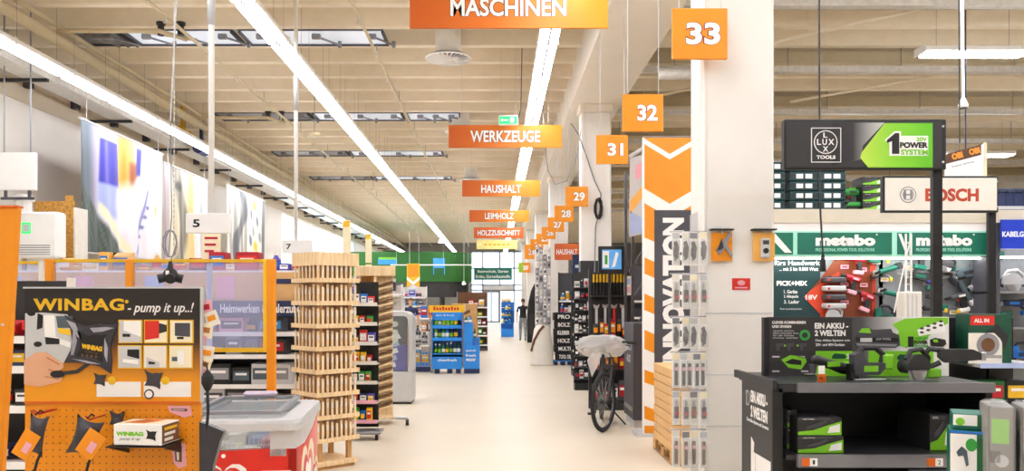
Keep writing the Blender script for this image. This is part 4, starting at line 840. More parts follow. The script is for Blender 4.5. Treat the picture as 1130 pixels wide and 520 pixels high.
# ---------------------------------------------------------------- grey rounded cooler with purple content
Yq = 12.6; x0, x1 = wx(428, Yq), wx(455, Yq); zt = wz(344, Yq)
t = thing('drinks_cooler', 'grey cooler with a rounded top frame and purple poster', 'cooler', ((x0+x1)/2, Yq, 0)); w2 = (x1-x0)/2
arc = [(w2-.14+.14*math.cos(math.radians(a_)), zt-.14+.14*math.sin(math.radians(a_))) for a_ in range(0, 91, 15)]; arc2 = [(w2-.14+.07*math.cos(math.radians(a_)), zt-.14+.07*math.sin(math.radians(a_))) for a_ in range(0, 91, 15)]
G().prism([(w2, .5)]+arc+[(-w2, zt), (-w2, zt-.07)]+arc2[::-1]+[(w2-.07, .5)], 0, .55).build('arched_frame', 'lightgrey', t)
G().cbox(-w2, w2, 0, .55, .03, .5, .02).build('cabinet', 'lightgrey', t); G().box(-w2+.02, w2-.02, .03, .52, 0, .03).build('foot', 'charcoal', t)
G().box(-w2, w2-.07, .1, .5, .5, zt-.07).build('interior', 'darkgrey', t); G().box(-w2+.01, w2-.08, .06, .1, .52, wz(381, Yq)).build('purple_poster', 'purple', t)
for k in range(5): G().prism([(-w2+.03+.02*k, .55+.11*k), (-w2+.12+.02*k, .58+.11*k), (-w2+.1+.015*k, .65+.11*k), (-w2+.02, .62+.11*k)], .055, .06).build('poster_print', 'paleblue' if k % 2 else 'white', t)
for k in range(3): G().prism(circ(-w2+.09, wz(376-9*k, Yq), .06, .045, 12), .05, .1).build('white_ring', 'offwhite', t)
G().box(-w2, w2-.07, .0, .012, .5, zt-.07).build('glass_door', 'lid_glass', t); G().box(w2-.075, w2-.06, -.02, 0, .6, 1.2).build('door_handle', 'steel', t)
# ---------------------------------------------------------------- wire cage
Yq = 18.2; x0, x1 = wx(455, Yq), wx(476, Yq); zt = wz(352, Yq); t = thing('wire_cage', 'tall wire mesh cage beside the blue drinks display', 'wire cage', ((x0+x1)/2, Yq, 0)); w2 = (x1-x0)/2; d = .5
for sx in (-1, 1):
    for y in (0, d): G().cyl((sx*w2, y, 0), (sx*w2, y, zt), .018, n=6).build('corner_post', 'steel', t)
for side in range(3):
    g = G()
    for i in range(13):
        z = .14+(zt-.16)*i/12
        if side == 0: g.cyl((-w2, 0, z), (w2, 0, z), .008, n=4)
        else: g.cyl(((-w2, w2)[side-1], 0, z), ((-w2, w2)[side-1], d, z), .008, n=4)
    for i in range(1, 6):
        if side == 0: x = -w2+2*w2*i/6; g.cyl((x, 0, .14), (x, 0, zt), .006, n=4)
        else: x = (-w2, w2)[side-1]; g.cyl((x, d*i/6, .14), (x, d*i/6, zt), .006, n=4)
    g.build('wire_mesh', 'steel', t)
G().box(-w2, w2, 0, d, .12, .14).build('floor_plate', 'blue', t); G().box(-w2, w2, .0, .03, .02, .12).build('kick_plate', 'navy', t)
row(x0+.03, x1-.02, Yq+.25, .14, 'inside the wire cage bottom', 'goods in the wire cage', ('carton',), ('skyblue', 'green', 'charcoal'), ('yellow', 'white'), (.12, .18), (.3, .42), .3)
G().box(-w2+.03, w2-.03, .05, d-.05, .62, .64).build('middle_shelf', 'steel', t)
row(x0+.03, x1-.02, Yq+.25, .64, 'on the middle shelf inside the wire cage', 'goods in the wire cage', ('carton', 'bottle'), ('charcoal', 'darkgrey', 'crimson'), ('yellow', 'white'), (.1, .14), (.25, .4), .2)
# ---------------------------------------------------------------- blue cardboard display with bottles
Yq = 17.9; x0, x1, x2 = wx(477, Yq), wx(510, Yq), wx(529, Yq)
t = thing('bottle_display', 'bright blue cardboard display with shelves of green bottles', 'display stand', ((x0+x1)/2, Yq, 0)); w2 = (x1-x0)/2; zt = wz(345, Yq)
G().box(-w2, w2, .32, .34, .1, zt).box(-w2, -w2+.015, 0, .32, .1, zt).box(w2-.015, w2, 0, .32, .1, zt).build('shell', 'blue', t)
M('brightblue', '#1C86E0', .45, var=.06); 
G().box(-w2+.015, w2-.015, .03, .32, zt-.17, zt).build('header_box', 'brightblue', t); word(t, 'aktiv & frisch', t.location.x-.05, zt-.06, .4, .04, Yq+.03, 'white')
G().box(-w2, w2, -.02, 0, .1, .42).build('front_panel', 'brightblue', t); word(t, 'cleanfresh', t.location.x, .3, .42, .06, Yq-.02, 'white', bold=.02)
sh = (.42, .77, 1.04)
for k, z in enumerate(sh):
    s = G().box(-w2+.015, w2-.015, 0, .32, z-.02, z).build('shelf', 'blue', t); G().box(-w2+.0, w2, -.02, 0, z-.05, z+.025).build('shelf_front', 'brightblue', s)
    row(x0+.03, x1-.02, Yq+.1, z, f'on the {["bottom", "middle", "top"][k]} shelf of the blue display', 'bottles in the blue display', ('bottle',), (('darkgreen', 'forest', 'navy'), ('lime', 'navy', 'green', 'skyblue'), ('lime', 'skyblue', 'green', 'gold'))[k], ('white', 'yellow', 'lime'), (.075, .085), (.23, .27), .09)
for x in (-w2+.05, 0, w2-.14): G().box(x, x+.1, 0, .34, 0, .1).build('pallet_foot', 'navy', t)
t = thing('bottle_display', 'stepped blue side display next to the green bottles', 'display stand', ((x1+x2)/2+.02, Yq+.02, 0)); w3 = (x2-x1)/2-.02
G().box(-w3, w3, 0, .5, .1, .62).build('front_panel', 'brightblue', t)
for k in range(3): word(t, ['quench', 'fresh', 'wasser'][k], t.location.x-.02, .5-.1*k, .22, .06, Yq+.02, 'white', bold=.02)
G().box(-w3, -w3+.19, .0, .4, .62, 1.1).build('tall_step', 'brightblue', t); G().box(-w3+.2, w3, .03, .42, .62, .78).build('low_step', 'blue', t)
G().box(-w3, w3, 0, .5, 0, .1).build('pallet_foot', 'navy', t)
row(t.location.x-w3+.2, t.location.x+w3, Yq+.12, .78, 'on the low step of the blue side display', 'bottles in the blue display', ('bottle',), ('skyblue', 'teal'), ('white',), (.06, .07), (.2, .2), .07)
row(t.location.x-w3, t.location.x-w3+.2, Yq+.12, 1.1, 'on the tall step of the blue side display', 'bottles in the blue display', ('bottle',), ('skyblue', 'teal'), ('white',), (.08, .08), (.15, .18), .08)
# ================================================================ power tool prototypes (x along the tool, front at -x, y = thickness)
def tool(kind, body, accent, label='', group=None):
    t = thing({'drill': 'cordless_drill', 'grinder': 'angle_grinder', 'jigsaw': 'jigsaw', 'saw': 'circular_saw', 'rotary': 'multi_tool', 'recip': 'sabre_saw'}[kind], label, {'drill': 'drill', 'grinder': 'grinder', 'jigsaw': 'jigsaw', 'saw': 'circular saw', 'rotary': 'multi tool', 'recip': 'sabre saw'}[kind], (0, 0, 0), 0, group)
    RY = Matrix.Rotation(math.pi/2, 4, 'Y')
    if kind == 'drill':
        G().lathe([(.02, -.09), (.028, -.085), (.034, -.03), (.034, .05), (.03, .075), (.018, .08)], 14).xf(Matrix.Translation((0, 0, .175)) @ RY).build('motor_body', body, t, True)
        G().lathe([(.012, -.15), (.02, -.135), (.023, -.1), (.023, -.09)], 12).xf(Matrix.Translation((0, 0, .175)) @ RY).build('chuck', 'black', t, True)
        G().prism([(-.015, .165), (.035, .16), (.058, .04), (.01, .035)], -.018, .018).build('grip', 'charcoal', t)
        G().cbox(-.035, .075, -.03, .03, 0, .045, .008).build('battery', accent, t); G().prism([(-.03, .15), (-.012, .15), (-.006, .115), (-.02, .12)], -.009, .009).build('trigger', 'red', t); G().box(-.02, .05, -.036, -.033, .165, .187).build('side_badge', accent, t)
    elif kind == 'grinder':
        G().lathe([(.024, -.08), (.03, -.06), (.028, .06), (.033, .12), (.03, .17), (.012, .175)], 12).xf(Matrix.Translation((.05, 0, .06)) @ RY).build('motor_body', body, t, True)
        G().cbox(-.085, -.02, -.032, .032, .025, .095, .012).build('gear_head', 'steel', t); G().lathe([(.012, .005), (.06, .008), (.062, .011), (.012, .012)], 20, (-.055, 0, 0)).build('disc', 'darkgrey', t)
        G().prism(circ(-.055, 0, .066, .066, 14, 90, 270), .012, .03, 'z').build('guard', 'charcoal', t); G().cyl((-.055, -.03, .06), (-.055, -.13, .075), .013, .016, n=10).build('side_handle', 'black', t); G().cbox(.2, .27, -.032, .032, .03, .1, .008).build('battery', accent, t)
    elif kind == 'jigsaw':
        G().cbox(-.1, .1, -.035, .035, 0, .008, .002).build('base_plate', 'steel', t); G().prism([(-.095, .03), (.06, .03), (.1, .07), (.1, .1), (.03, .1), (-.02, .1), (-.05, .17), (-.1, .15)], -.03, .03).build('motor_body', body, t)
        G().tube([(-.07, 0, .14), (-.03, 0, .19), (.05, 0, .19), (.1, 0, .15), (.09, 0, .09)], .018, 8).build('grip', 'charcoal', t); G().cbox(-.09, -.06, -.02, .02, .008, .04, .004).build('blade_holder', 'charcoal', t); G().box(-.08, -.07, -.001, .001, -.06, .008).build('blade', 'steel', t)
        G().cbox(.09, .15, -.03, .03, .06, .15, .008).build('battery', accent, t); G().box(-.04, .05, -.032, -.03, .05, .085).build('side_badge', accent, t)
    elif kind == 'saw':
        G().box(-.15, .15, -.07, .09, 0, .006).build('base_plate', 'steel', t); G().lathe([(.02, -.002), (.088, -.001), (.088, .001), (.02, .002)], 28, cap=False).xf(Matrix.Translation((0, -.04, .075)) @ Matrix.Rotation(math.pi/2, 4, 'X')).build('saw_blade', 'lightgrey', t)
        G().prism(circ(0, .08, .1, .1, 16, -5, 185), -.055, -.025).build('upper_guard', body, t); G().prism(circ(0, .07, .07, .07, 14, 180, 300)+[(0, .07)], -.06, -.056).build('lower_guard', 'steel', t)
        G().lathe([(.045, -.02), (.05, .0), (.05, .09), (.035, .1)], 14).xf(Matrix.Translation((-.0, 0, .09)) @ Matrix.Rotation(-math.pi/2, 4, 'X')).build('motor', 'charcoal', t, True)
        G().tube([(-.06, 0, .14), (-.02, 0, .2), (.07, 0, .21), (.14, 0, .15), (.13, 0, .09), (.07, 0, .07)], .018, 8).build('grip', body, t); G().cbox(.1, .17, .0, .07, .05, .12, .008).build('battery', accent, t)
    elif kind == 'rotary':
        G().lathe([(.018, -.1), (.026, -.07), (.024, .02), (.03, .12), (.022, .15)], 12).xf(Matrix.Translation((0, 0, .05)) @ Matrix.Rotation(math.pi/2+.25, 4, 'Y')).build('motor_body', body, t, True)
        G().cyl((-.1, 0, .05), (-.1, 0, .0), .02, .012, n=12).build('tool_head', 'darkgrey', t); G().box(-.14, -.085, -.02, .02, .0, .004).build('blade', 'steel', t); G().cbox(.12, .18, -.03, .03, -.01, .05, .008).build('battery', accent, t); G().box(-.03, .06, -.03, -.026, .035, .06).build('side_badge', accent, t)
    else:
        G().prism([(-.14, .05), (.05, .03), (.08, .06), (.08, .11), (-.1, .11), (-.14, .09)], -.03, .03).build('motor_body', body, t); G().box(-.26, -.14, -.001, .001, .06, .078).build('blade', 'steel', t); G().cbox(-.17, -.14, -.022, .022, .045, .095, .005).build('shoe', 'steel', t)
        G().tube([(.05, 0, .1), (.13, 0, .11), (.17, 0, .05), (.13, 0, -.0), (.07, 0, .03)], .017, 8).build('grip', 'charcoal', t); G().cbox(.07, .15, -.03, .03, -.06, -.005, .008).build('battery', accent, t); G().box(-.08, .03, -.033, -.03, .06, .09).build('side_badge', accent, t)
    return t
# ================================================================ black power tool stand in front of the column
YA, YZ = 4.8, 5.6; x0, x1 = wx(860, YA), wx(1095, YA); XA = x0+.02
t = thing('tool_stand', 'black metal stand with green battery posters and power tools', 'display stand', ((x0+x1)/2, YA, 0)); LX = t; b = t.location
M('metalblack', '#0F0F10', .45, var=.1); M('gunmetal', '#85848A', .35, metal=.5, var=.08); M('counter', '#333236', .38, metal=.2, var=.1)
zc = wz(424, YA); zl = wz(503, YA)
G().box(-.625, .64, .02, .8, zc-.05, zc).build('counter_top', 'counter', t); G().box(wx(880, YA)-b.x, .64, -.012, .02, zc-.05, zc+.006).build('counter_lip', 'gunmetal', t)
G().box(-.665, -.64, .0, .78, zc-.03, zc+.02).build('side_rail', 'charcoal', t)
sp = G().box(-.66, -.63, .05, .62, 0, zc-.03).build('side_panel', 'charcoal', t); G().box(-.66, -.60, .02, .05, 0, zc-.03).build('side_edge', 'metalblack', t); G().box(.6, .64, .02, .74, 0, zc-.05).build('side_panel', 'metalblack', t)
G().box(-.6, .6, .7, .72, .1, zc-.05).build('back_panel', 'metalblack', t)
s = G().box(-.58, .58, .02, .7, zl-.03, zl).build('lower_shelf', 'counter', t); G().box(wx(880, YA)-b.x, .58, -.012, .02, wz(516, YA), zl+.006).build('shelf_lip', 'gunmetal', s)
s2 = G().box(-.58, .58, .02, .7, .3, .33).build('lower_shelf', 'counter', t); G().box(-.62, .62, .05, .72, 0, .1).build('plinth', 'metalblack', t)
for p in (884, 1022):
    G().box(wx(p, YA)-b.x, wx(p, YA)-b.x+.045, -.018, -.012, wz(514, YA), wz(505.5, YA)).build('price_tag', 'deeporange', s); q = G().box(wx(p, YA)-b.x+.046, wx(p, YA)-b.x+.09, -.018, -.012, wz(514, YA), wz(505.5, YA)).build('number_tag', 'white', s)
    word(q, '1' if p < 900 else '2', wx(p, YA)+.068, wz(509.7, YA), .012 if p < 900 else .018, .025, YA-.018, 'black', bold=.0)
# side panel print (faces the aisle)
def sword(s_, cy_, cz, wd, ht, m, **k): return word(sp, s_, cy_, cz, wd, ht, b.x-.66, m, face='x-', **k)
sword('EIN AKKU -', b.y+.27, .99, .32, .075, 'white', bold=.04); sword('2 WELTEN', b.y+.27, .895, .32, .075, 'white', bold=.04); sword('Das Akku-System mit Geraeten', b.y+.3, .83, .42, .03, 'white')
def sflat(name, pts, m, k=1): return G().prism([(y_, z_) for y_, z_ in pts], -.66-.002*k, -.66, 'x').build(name, m, sp)
sflat('logo_ring', circ(.5, .97, .05, n=18), 'lightgrey', 1); sflat('logo_field', circ(.5, .97, .043, n=18), 'charcoal', 2); sflat('logo_bar', [(.495, .93), (.505, .93), (.505, 1.01), (.495, 1.01)], 'lightgrey', 3)
sflat('one_mark', [(.36, .7), (.42, .73), (.42, .47), (.34, .47), (.34, .64), (.37, .64)], 'white', 1); sflat('power_field', [(.05, .64), (.33, .64), (.33, .42), (.05, .42)], 'white', 1)
sword('SYSTEM', b.y+.19, .46, .24, .05, 'lime', bold=.04); sword('POWER', b.y+.19, .54, .26, .06, 'darkgrey', bold=.04); sword('20V', b.y+.19, .61, .16, .05, 'lime', bold=.04)
sflat('battery_picture', [(.38, .36), (.52, .36), (.52, .26), (.38, .24)], 'lime', 2); sflat('battery_picture', [(.1, .34), (.36, .38), (.36, .26), (.1, .22)], 'midgrey', 1)
# header poster "EIN AKKU - 2 WELTEN"
YH = 5.32
h = thing('poster_board', 'black and green poster board reading EIN AKKU 2 WELTEN', 'poster', (wx(948, YH), YH, zc)); hb = h.location
ramp_mat('poster_grad', [(0, '#1D1C1D'), (.33, '#2A292B'), (.52, '#4B4A4C'), (.62, '#9A989A'), (.75, '#DCDCDA'), (1, '#E9E9E6')], 'X')
bd = G().box(wx(848, YH)-hb.x, wx(1047, YH)-hb.x, 0, .03, 0, wz(350, YH)-zc).build('board', 'poster_grad', h); G().box(wx(843, YH)-hb.x, wx(848, YH)-hb.x, -.004, .05, 0, wz(350.5, YH)-zc).build('end_profile', 'metalblack', h)
rpx(bd, 'left_field', 849, 893, 351, 418, YH, 'charcoal'); rpx(bd, 'middle_field', 893, 940, 351, 387, YH, 'charcoal', .0015)
fpx(bd, 'green_field', [(984, 378), (992, 366), (985, 358), (998, 352), (1020, 350.5), (1046, 350.5), (1046, 357), (1030, 366), (1018, 378), (1000, 384)], YH, 'lime', .0025)
fpx(bd, 'device_field', [(1012, 364), (1040, 353.5), (1044, 366), (1014, 371)], YH, 'white', .0032)
for k in range(8): fpx(bd, 'device_icon', circ(1017+(k % 4)*7, 367-(k % 4)*2.6-(k//4)*4.5, 2.4, 1.4, 8), YH, 'darkgrey', .0038)
for x0_, x1_ in ((900, 941), (958, 1030)): rpx(bd, 'lime_panel', x0_, x1_, 387.5, 417, YH, 'lime', .0025)
wpx(bd, 'EIN AKKU -', 899, 936, 356.5, 363, YH-.0015, 'white', bold=.04); wpx(bd, '2 WELTEN', 899, 933, 364.5, 371, YH-.0015, 'white', bold=.04); wpx(bd, 'Das Akku-System mit', 900, 938, 374.5, 377.5, YH-.0015, 'white', bold=.01); wpx(bd, '20V- und 40V-Geräten', 900, 932, 379, 382, YH-.0015, 'white', bold=.01)
wpx(bd, 'CLEVER KOMBINIEREN', 852, 889, 354.5, 357.5, YH-.002, 'white', bold=.03); wpx(bd, 'UND SPAREN', 852, 873, 359, 362, YH-.002, 'white', bold=.03)
for k in range(4): wpx(bd, ['einzeln kaufen', 'Akku und Lader dazu', 'für alle Geräte', 'immer wieder'][k], 853, 876+(k % 2)*5, 364.3+2.6*k, 366+2.6*k, YH-.002, 'lightgrey')
fpx(bd, 'recycle_mark', circ(888, 370, 6, n=14), YH, 'green', .003); fpx(bd, 'recycle_centre', circ(888, 370, 3.2, n=12), YH, 'charcoal', .004)
for a in (860, 872, 886): fpx(bd, 'icon_print', [(a-4, 379), (a+4, 379), (a+4, 382), (a, 383), (a, 387), (a-3, 387)], YH, 'darkgrey', .003)
for a in (866, 880): fpx(bd, 'plus_mark', circ(a, 381.5, 1.3, n=8), YH, 'lime', .003)
fpx(bd, 'battery_picture', [(862, 397), (872, 392), (888, 394), (890, 399), (884, 408), (870, 406)], YH, 'lime', .003); fpx(bd, 'battery_picture', [(866, 400), (874, 396), (884, 398), (884, 403), (872, 402)], YH, 'black', .0036)
for a, c in ((852, 393), (880, 393), (852, 409), (884, 409)): rpx(bd, 'caption_print', a, a+8, c, c+1.6, YH, 'lightgrey', .003)
# big battery
fpx(bd, 'big_battery', [(942, 372), (946, 365), (950, 362), (958, 361), (962, 364), (983, 363), (985, 367), (992, 370), (993, 381), (988, 384), (945, 383), (942, 378)], YH, 'darkgrey', .004)
fpx(bd, 'battery_window', [(947, 367), (951, 362.5), (959, 362), (961, 368)], YH, 'lime', .005); fpx(bd, 'battery_band', [(944, 372), (991, 373), (991, 378), (944, 377)], YH, 'black', .005); fpx(bd, 'battery_label', [(949, 373), (962, 373), (962, 377.5), (949, 377.5)], YH, 'lightgrey', .0056); wpx(bd, 'LUX TOOLS', 967, 983, 373, 375.5, YH-.005, 'lightgrey')
fpx(bd, 'battery_highlight', [(944, 379), (990, 380), (988, 382.5), (946, 381.5)], YH, 'midgrey', .005)
wpx(bd, '1', 1002, 1008, 371.5, 383, YH-.0025, 'black', bold=.06); wpx(bd, 'POWER', 1008.5, 1024, 376, 380, YH-.0025, 'black', bold=.05); wpx(bd, 'SYSTEM', 1009, 1024, 380.8, 383.6, YH-.0025, 'green', bold=.03); wpx(bd, 'GARTEN', 1010, 1024, 372, 375, YH-.0025, 'green', bold=.02)
fpx(bd, 'small_battery', [(1026, 375), (1032, 373), (1043, 375), (1044, 380), (1040, 383), (1027, 382)], YH, 'black', .004); fpx(bd, 'small_battery_mark', [(1029, 375), (1034, 374.5), (1035, 378), (1030, 378)], YH, 'lime', .005)
wpx(bd, '20V', 934.5, 945, 391, 396, YH-.0025, 'white', bold=.04); wpx(bd, '40V', 978, 986, 391, 396, YH-.0025, 'white', bold=.04); wpx(bd, 'Garten', 929, 942, 402, 404, YH-.0025, 'white')
for a, c, d_ in ((918, 934, 390), (990, 1006, 391), (1008, 1026, 391)): fpx(bd, 'battery_icon', [(a, d_+3), (a+3, d_), (c-2, d_+1), (c, d_+4), (c-2, d_+6), (a, d_+6)], YH, 'darkgreen', .004)
# tools lying on the counter
YT = 5.0
for kind, px, rz, sc, lab in (('rotary', 917, .5, 1.25, 'multi tool lying on the black counter before the poster'), ('jigsaw', 962, .15, 1.05, 'upright black and green jigsaw on the black counter'), ('saw', 1013, .35, .9, 'black circular saw on the black counter'), ('recip', 1058, 2.9, 1.05, 'black sabre saw at the right counter end')):
    o = tool(kind, 'charcoal' if kind != 'jigsaw' else 'darkgrey', 'forest' if kind == 'saw' else 'lime', lab, 'tools on the black counter'); o.scale = (sc,)*3; o.rotation_euler = (0, 0, rz)
    o.location = (wx(px, YT), YT+.06, zc+{'rotary': .04, 'jigsaw': .0, 'saw': .0, 'recip': .075}[kind])
    if kind == 'jigsaw': o.children[4].location.z = .07 if o.children[4].name.startswith('blade') else 0
t = thing('tag_holder', 'white and orange price holder before the multi tool', 'price holder', (wx(907, 4.9), 4.9, zc)); G().box(-.025, .025, 0, .004, 0, .05).build('orange_tag', 'deeporange', t); G().box(-.02, .018, 0, .004, .05, .1).build('white_tag', 'white', t); G().box(-.025, .025, 0, .03, 0, .003).build('foot', 'lightgrey', t); word(t, '99.-', t.location.x, zc+.025, .03, .016, 4.9, 'black', bold=.02)
t = thing('tool_support', 'small black bracket beside the jigsaw', 'bracket', (wx(947, 5.0), 5.03, zc)); G().box(-.03, .03, 0, .06, 0, .006).box(-.035, -.025, 0, .06, .0, .1).build('bracket', 'black', t); G().box(-.03, .0, .0, .05, .006, .04).build('block', 'charcoal', t)
# cartons on the lower shelf
def tool_box(px0, px1, py0, py1, Yb, d, label, main='charcoal', g_='lime'):
    X0, X1, Z0, Z1 = wx(px0, Yb), wx(px1, Yb), wz(py1, Yb), wz(py0, Yb)
    o = thing('tool_carton', label, 'carton', ((X0+X1)/2, Yb, Z0), group='power tool cartons'); w2 = (X1-X0)/2; H = Z1-Z0
    G().cbox(-w2, w2, 0, d, 0, H, .003).build('box', main, o); G().prism([(-w2+.003, .004), (w2-.003, .004), (w2-.003, H*.8), (w2*.3, H*.55), (-w2*.3, H*.3), (-w2+.003, H*.22)], -.002, 0).build('green_field', g_, o)
    G().prism([(w2*.35, H*.15), (w2*.9, H*.2), (w2*.9, H*.65), (w2*.45, H*.5)], -.0035, -.002).build('white_field', 'white', o); G().prism([(-w2*.6, H*.35), (-w2*.1, H*.45), (w2*.35, H*.75), (w2*.25, H*.85), (-w2*.2, H*.65), (-w2*.6, H*.5)], -.005, -.002).build('tool_picture', 'darkgrey', o)
    G().box(-w2*.95, w2*.5, -.002, 0, H*.86, H*.97).build('top_strip', 'lightgrey' if main == 'white' else 'darkgrey', o); word(o, 'LUX TOOLS', o.location.x-w2*.5, Z0+H*.915, w2*.5, H*.07, Yb-.002, 'white')
    g = G(); g.box(-w2*.9, w2*.9, .01, d-.01, H, H+.0015); g.build('lid_print', main if main != 'charcoal' else 'darkgrey', o)
    return o
zs_ = zl
def setz(o, z): o.location.z = z
o1 = tool_box(880, 931, 484, 503, 4.86, .3, 'lower front tool carton on the black lower shelf'); setz(o1, zl+.001); h1 = (503-484)*4.86/F
o2 = tool_box(880, 929, 464, 484, 4.87, .3, 'upper front tool carton on the black lower shelf'); setz(o2, zl+.003+h1)
o3 = tool_box(868, 879.5, 478, 501, 5.0, .35, 'narrow carton next to the stacked tool cartons, lower one', 'darkgrey'); setz(o3, zl+.001)
o4 = tool_box(868, 879.5, 458, 478, 5.0, .35, 'narrow carton next to the stacked tool cartons, upper one', 'darkgrey'); setz(o4, zl+.004+(501-478)*5/F)
o5 = tool_box(1026, 1050, 461, 501, 4.95, .4, 'upright tool carton at the end of the black lower shelf', 'charcoal'); setz(o5, zl+.001)
# brand signs on posts
def post_sign(name, label, x0, x1, y0, y1, Yp, postx, zb, face, group='brand signs on posts'):
    o = thing(name, label, 'brand sign', (wx(postx, Yp), Yp, 0), group=group); bb = o.location
    G().box(-.035, .03, .02, .06, 0, wz(y0, Yp)).build('post', 'metalblack', o)
    g = G()
    hm_ = G().box(-.032, -.03+.0, .03, .05, 0, .02).mesh('post_slot', 'gunmetal')
    for k in range(26):
        link('post_slot', G().box(-.01, .008, .018, .02, 0, .022).mesh('post_slot', 'gunmetal') if k == 0 else bpy.data.meshes['post_slot'], o, (0, 0, zb+.02+k*.05)) if zb+.05*k < wz(y0, Yp)-.05 else None
    X0, X1, Z0, Z1 = wx(x0, Yp)-bb.x, wx(x1, Yp)-bb.x, wz(y1, Yp), wz(y0, Yp)
    fr_ = G().cbox(X0, X1, -.04, .02, Z0, Z1, .006).build('sign_case', 'metalblack', o)
    e = 2.2*Yp/F; pn = G().box(X0+e, X1-e*(2.5 if name == 'brand_sign' else 1), -.044, -.04, Z0+e, Z1-e).build('sign_face', face, o)
    for z in (Z0+.05, Z1-.05): G().cyl((.0, -.046, z), (.0, -.04, z), .008, n=8).build('screw', 'lightgrey', o)
    return o, pn
YS = 5.66
o, pn = post_sign('brand_sign', 'black and green brand sign on a tall black post', 863, 1041, 133, 188, YS, 1037, 1.3, 'charcoal'); q = YS-.044
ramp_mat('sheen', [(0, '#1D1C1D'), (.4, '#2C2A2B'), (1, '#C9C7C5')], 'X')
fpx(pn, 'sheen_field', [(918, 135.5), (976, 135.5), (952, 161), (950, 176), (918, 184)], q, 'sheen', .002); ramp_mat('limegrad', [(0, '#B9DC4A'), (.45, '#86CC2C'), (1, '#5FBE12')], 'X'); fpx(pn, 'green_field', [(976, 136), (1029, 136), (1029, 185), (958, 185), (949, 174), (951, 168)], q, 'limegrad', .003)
for (a, c, d_, e) in ((895, 928, 141, 141.8), (895, 928, 178.6, 179.4), (895, 895.8, 141, 179), (927.2, 928, 141, 179)): rpx(pn, 'logo_frame', a, c, d_, e, q, 'white', .003)
fpx(pn, 'logo_ring', circ(911, 157, 13, n=28), q, 'white', .0035); fpx(pn, 'logo_disc', circ(911, 157, 12, n=28), q, 'charcoal', .0045)
for s_, a, c, d_, e in (('L', 901.5, 906, 153.5, 160), ('U', 907.5, 912.5, 153.5, 160), ('X', 914, 920.5, 153.5, 160), ('L', 908.5, 913, 146.5, 152), ('X', 908, 914, 161.5, 167.5)): wpx(pn, s_, a, c, d_, e, q-.0045, 'white', bold=.02)
wpx(pn, 'TOOLS', 901, 922, 171.5, 175.5, q-.002, 'white', bold=.04)
fpx(pn, 'one_outline', [(976, 155), (987, 145), (994, 145), (994, 172), (981, 172), (981, 158)], q, 'white', .004); fpx(pn, 'one_mark', [(978, 155), (987.5, 147), (992, 147), (992, 170), (984, 170), (984, 156), (979, 158)], q, 'black', .005)
fpx(pn, 'power_field', [(993, 150), (1024, 150), (1024, 172), (991, 172)], q, 'white', .0036); wpx(pn, '20V', 1011, 1023, 151.5, 156, q-.0036, 'lime', bold=.04); wpx(pn, 'POWER', 993, 1024, 157, 163.5, q-.0036, 'black', bold=.05); wpx(pn, 'SYSTEM', 994, 1024, 165, 171, q-.0036, 'lime', bold=.04)
YS2 = 7.4
o, pn = post_sign('name_sign', 'white brand sign with red letters in a black frame', 972, 1099, 195, 235, YS2, 1097, 1.0, 'offwhite'); q = YS2-.044
wpx(pn, 'BOSCH', 1021, 1080, 208, 222.5, q, M('brick_red', '#B4401F', .5), bold=.045)
fpx(pn, 'emblem_ring', circ(1002, 215, 9, n=24), q, 'midgrey', .002); fpx(pn, 'emblem_field', circ(1002, 215, 7.9, n=24), q, 'offwhite', .003); fpx(pn, 'emblem_ring', circ(1002, 215, 6.2, n=20), q, 'midgrey', .004); fpx(pn, 'emblem_field', circ(1002, 215, 5.2, n=20), q, 'offwhite', .005)
for a in (998, 1005): rpx(pn, 'emblem_bar', a-1, a+1.6, 209.5, 220.5, q, 'midgrey', .006)
rpx(pn, 'emblem_bar', 998, 1006, 214.2, 215.8, q, 'midgrey', .006)
# ================================================================ second brand stand behind (black, with shelves)
YB2 = 7.15; xa, xb = wx(1046, YB2), wx(1150, YB2)
t = thing('tool_stand', 'black stand with a saw carton on a glass shelf under the white sign', 'display stand', ((xa+xb)/2, YB2, 0)); w2 = (xb-xa)/2
G().box(-w2, w2, .4, .43, 0, wz(352, YB2)).build('back_panel', 'metalblack', t); G().box(-w2, -w2+.03, .02, .4, 0, wz(356, YB2)).build('side_panel', 'metalblack', t)
zg = wz(401, YB2); zh = wz(446, YB2)
s = G().box(wx(1074, YB2)-t.location.x, w2, -.1, .4, zg-.03, zg).build('shelf', 'lightgrey', t); G().box(wx(1074, YB2)-t.location.x, w2, -.11, -.1, zg-.035, zg+.008).build('glass_edge', 'paleblue', s)
G().box(-w2, w2, 0, .4, zh-.03, zh).build('shelf', 'metalblack', t); G().box(-w2, w2, 0, .4, 0, .1).build('plinth', 'metalblack', t); G().box(-w2, w2, 0, .4, .36, .39).build('shelf', 'metalblack', t)
g = G()
for i in range(5):
    for j in range(16): g.box(-w2+.06+.02*i, -w2+.068+.02*i, .397, .4, zg+.02+j*.022, zg+.03+j*.022)
g.build('panel_slot', 'gunmetal', t)['kind'] = 'stuff'
bx = thing('saw_carton', 'dark green carton picturing a circular saw on the glass shelf', 'carton', (wx(1091, YB2), YB2-.02, zg)); Hc = wz(347, YB2)-zg; W_ = .19
G().cbox(-W_, W_, 0, .2, 0, Hc, .003).build('box', 'darkgreen', bx); G().box(-W_, W_*.55, -.002, 0, .0, Hc*.62).build('white_field', 'offwhite', bx); G().box(-W_*.9, W_*.2, -.002, 0, Hc*.78, Hc*.97).build('red_band', 'red', bx); word(bx, 'ALL IN', bx.location.x-W_*.4, zg+Hc*.875, .13, .035, bx.location.y-.002, 'white', bold=.04)
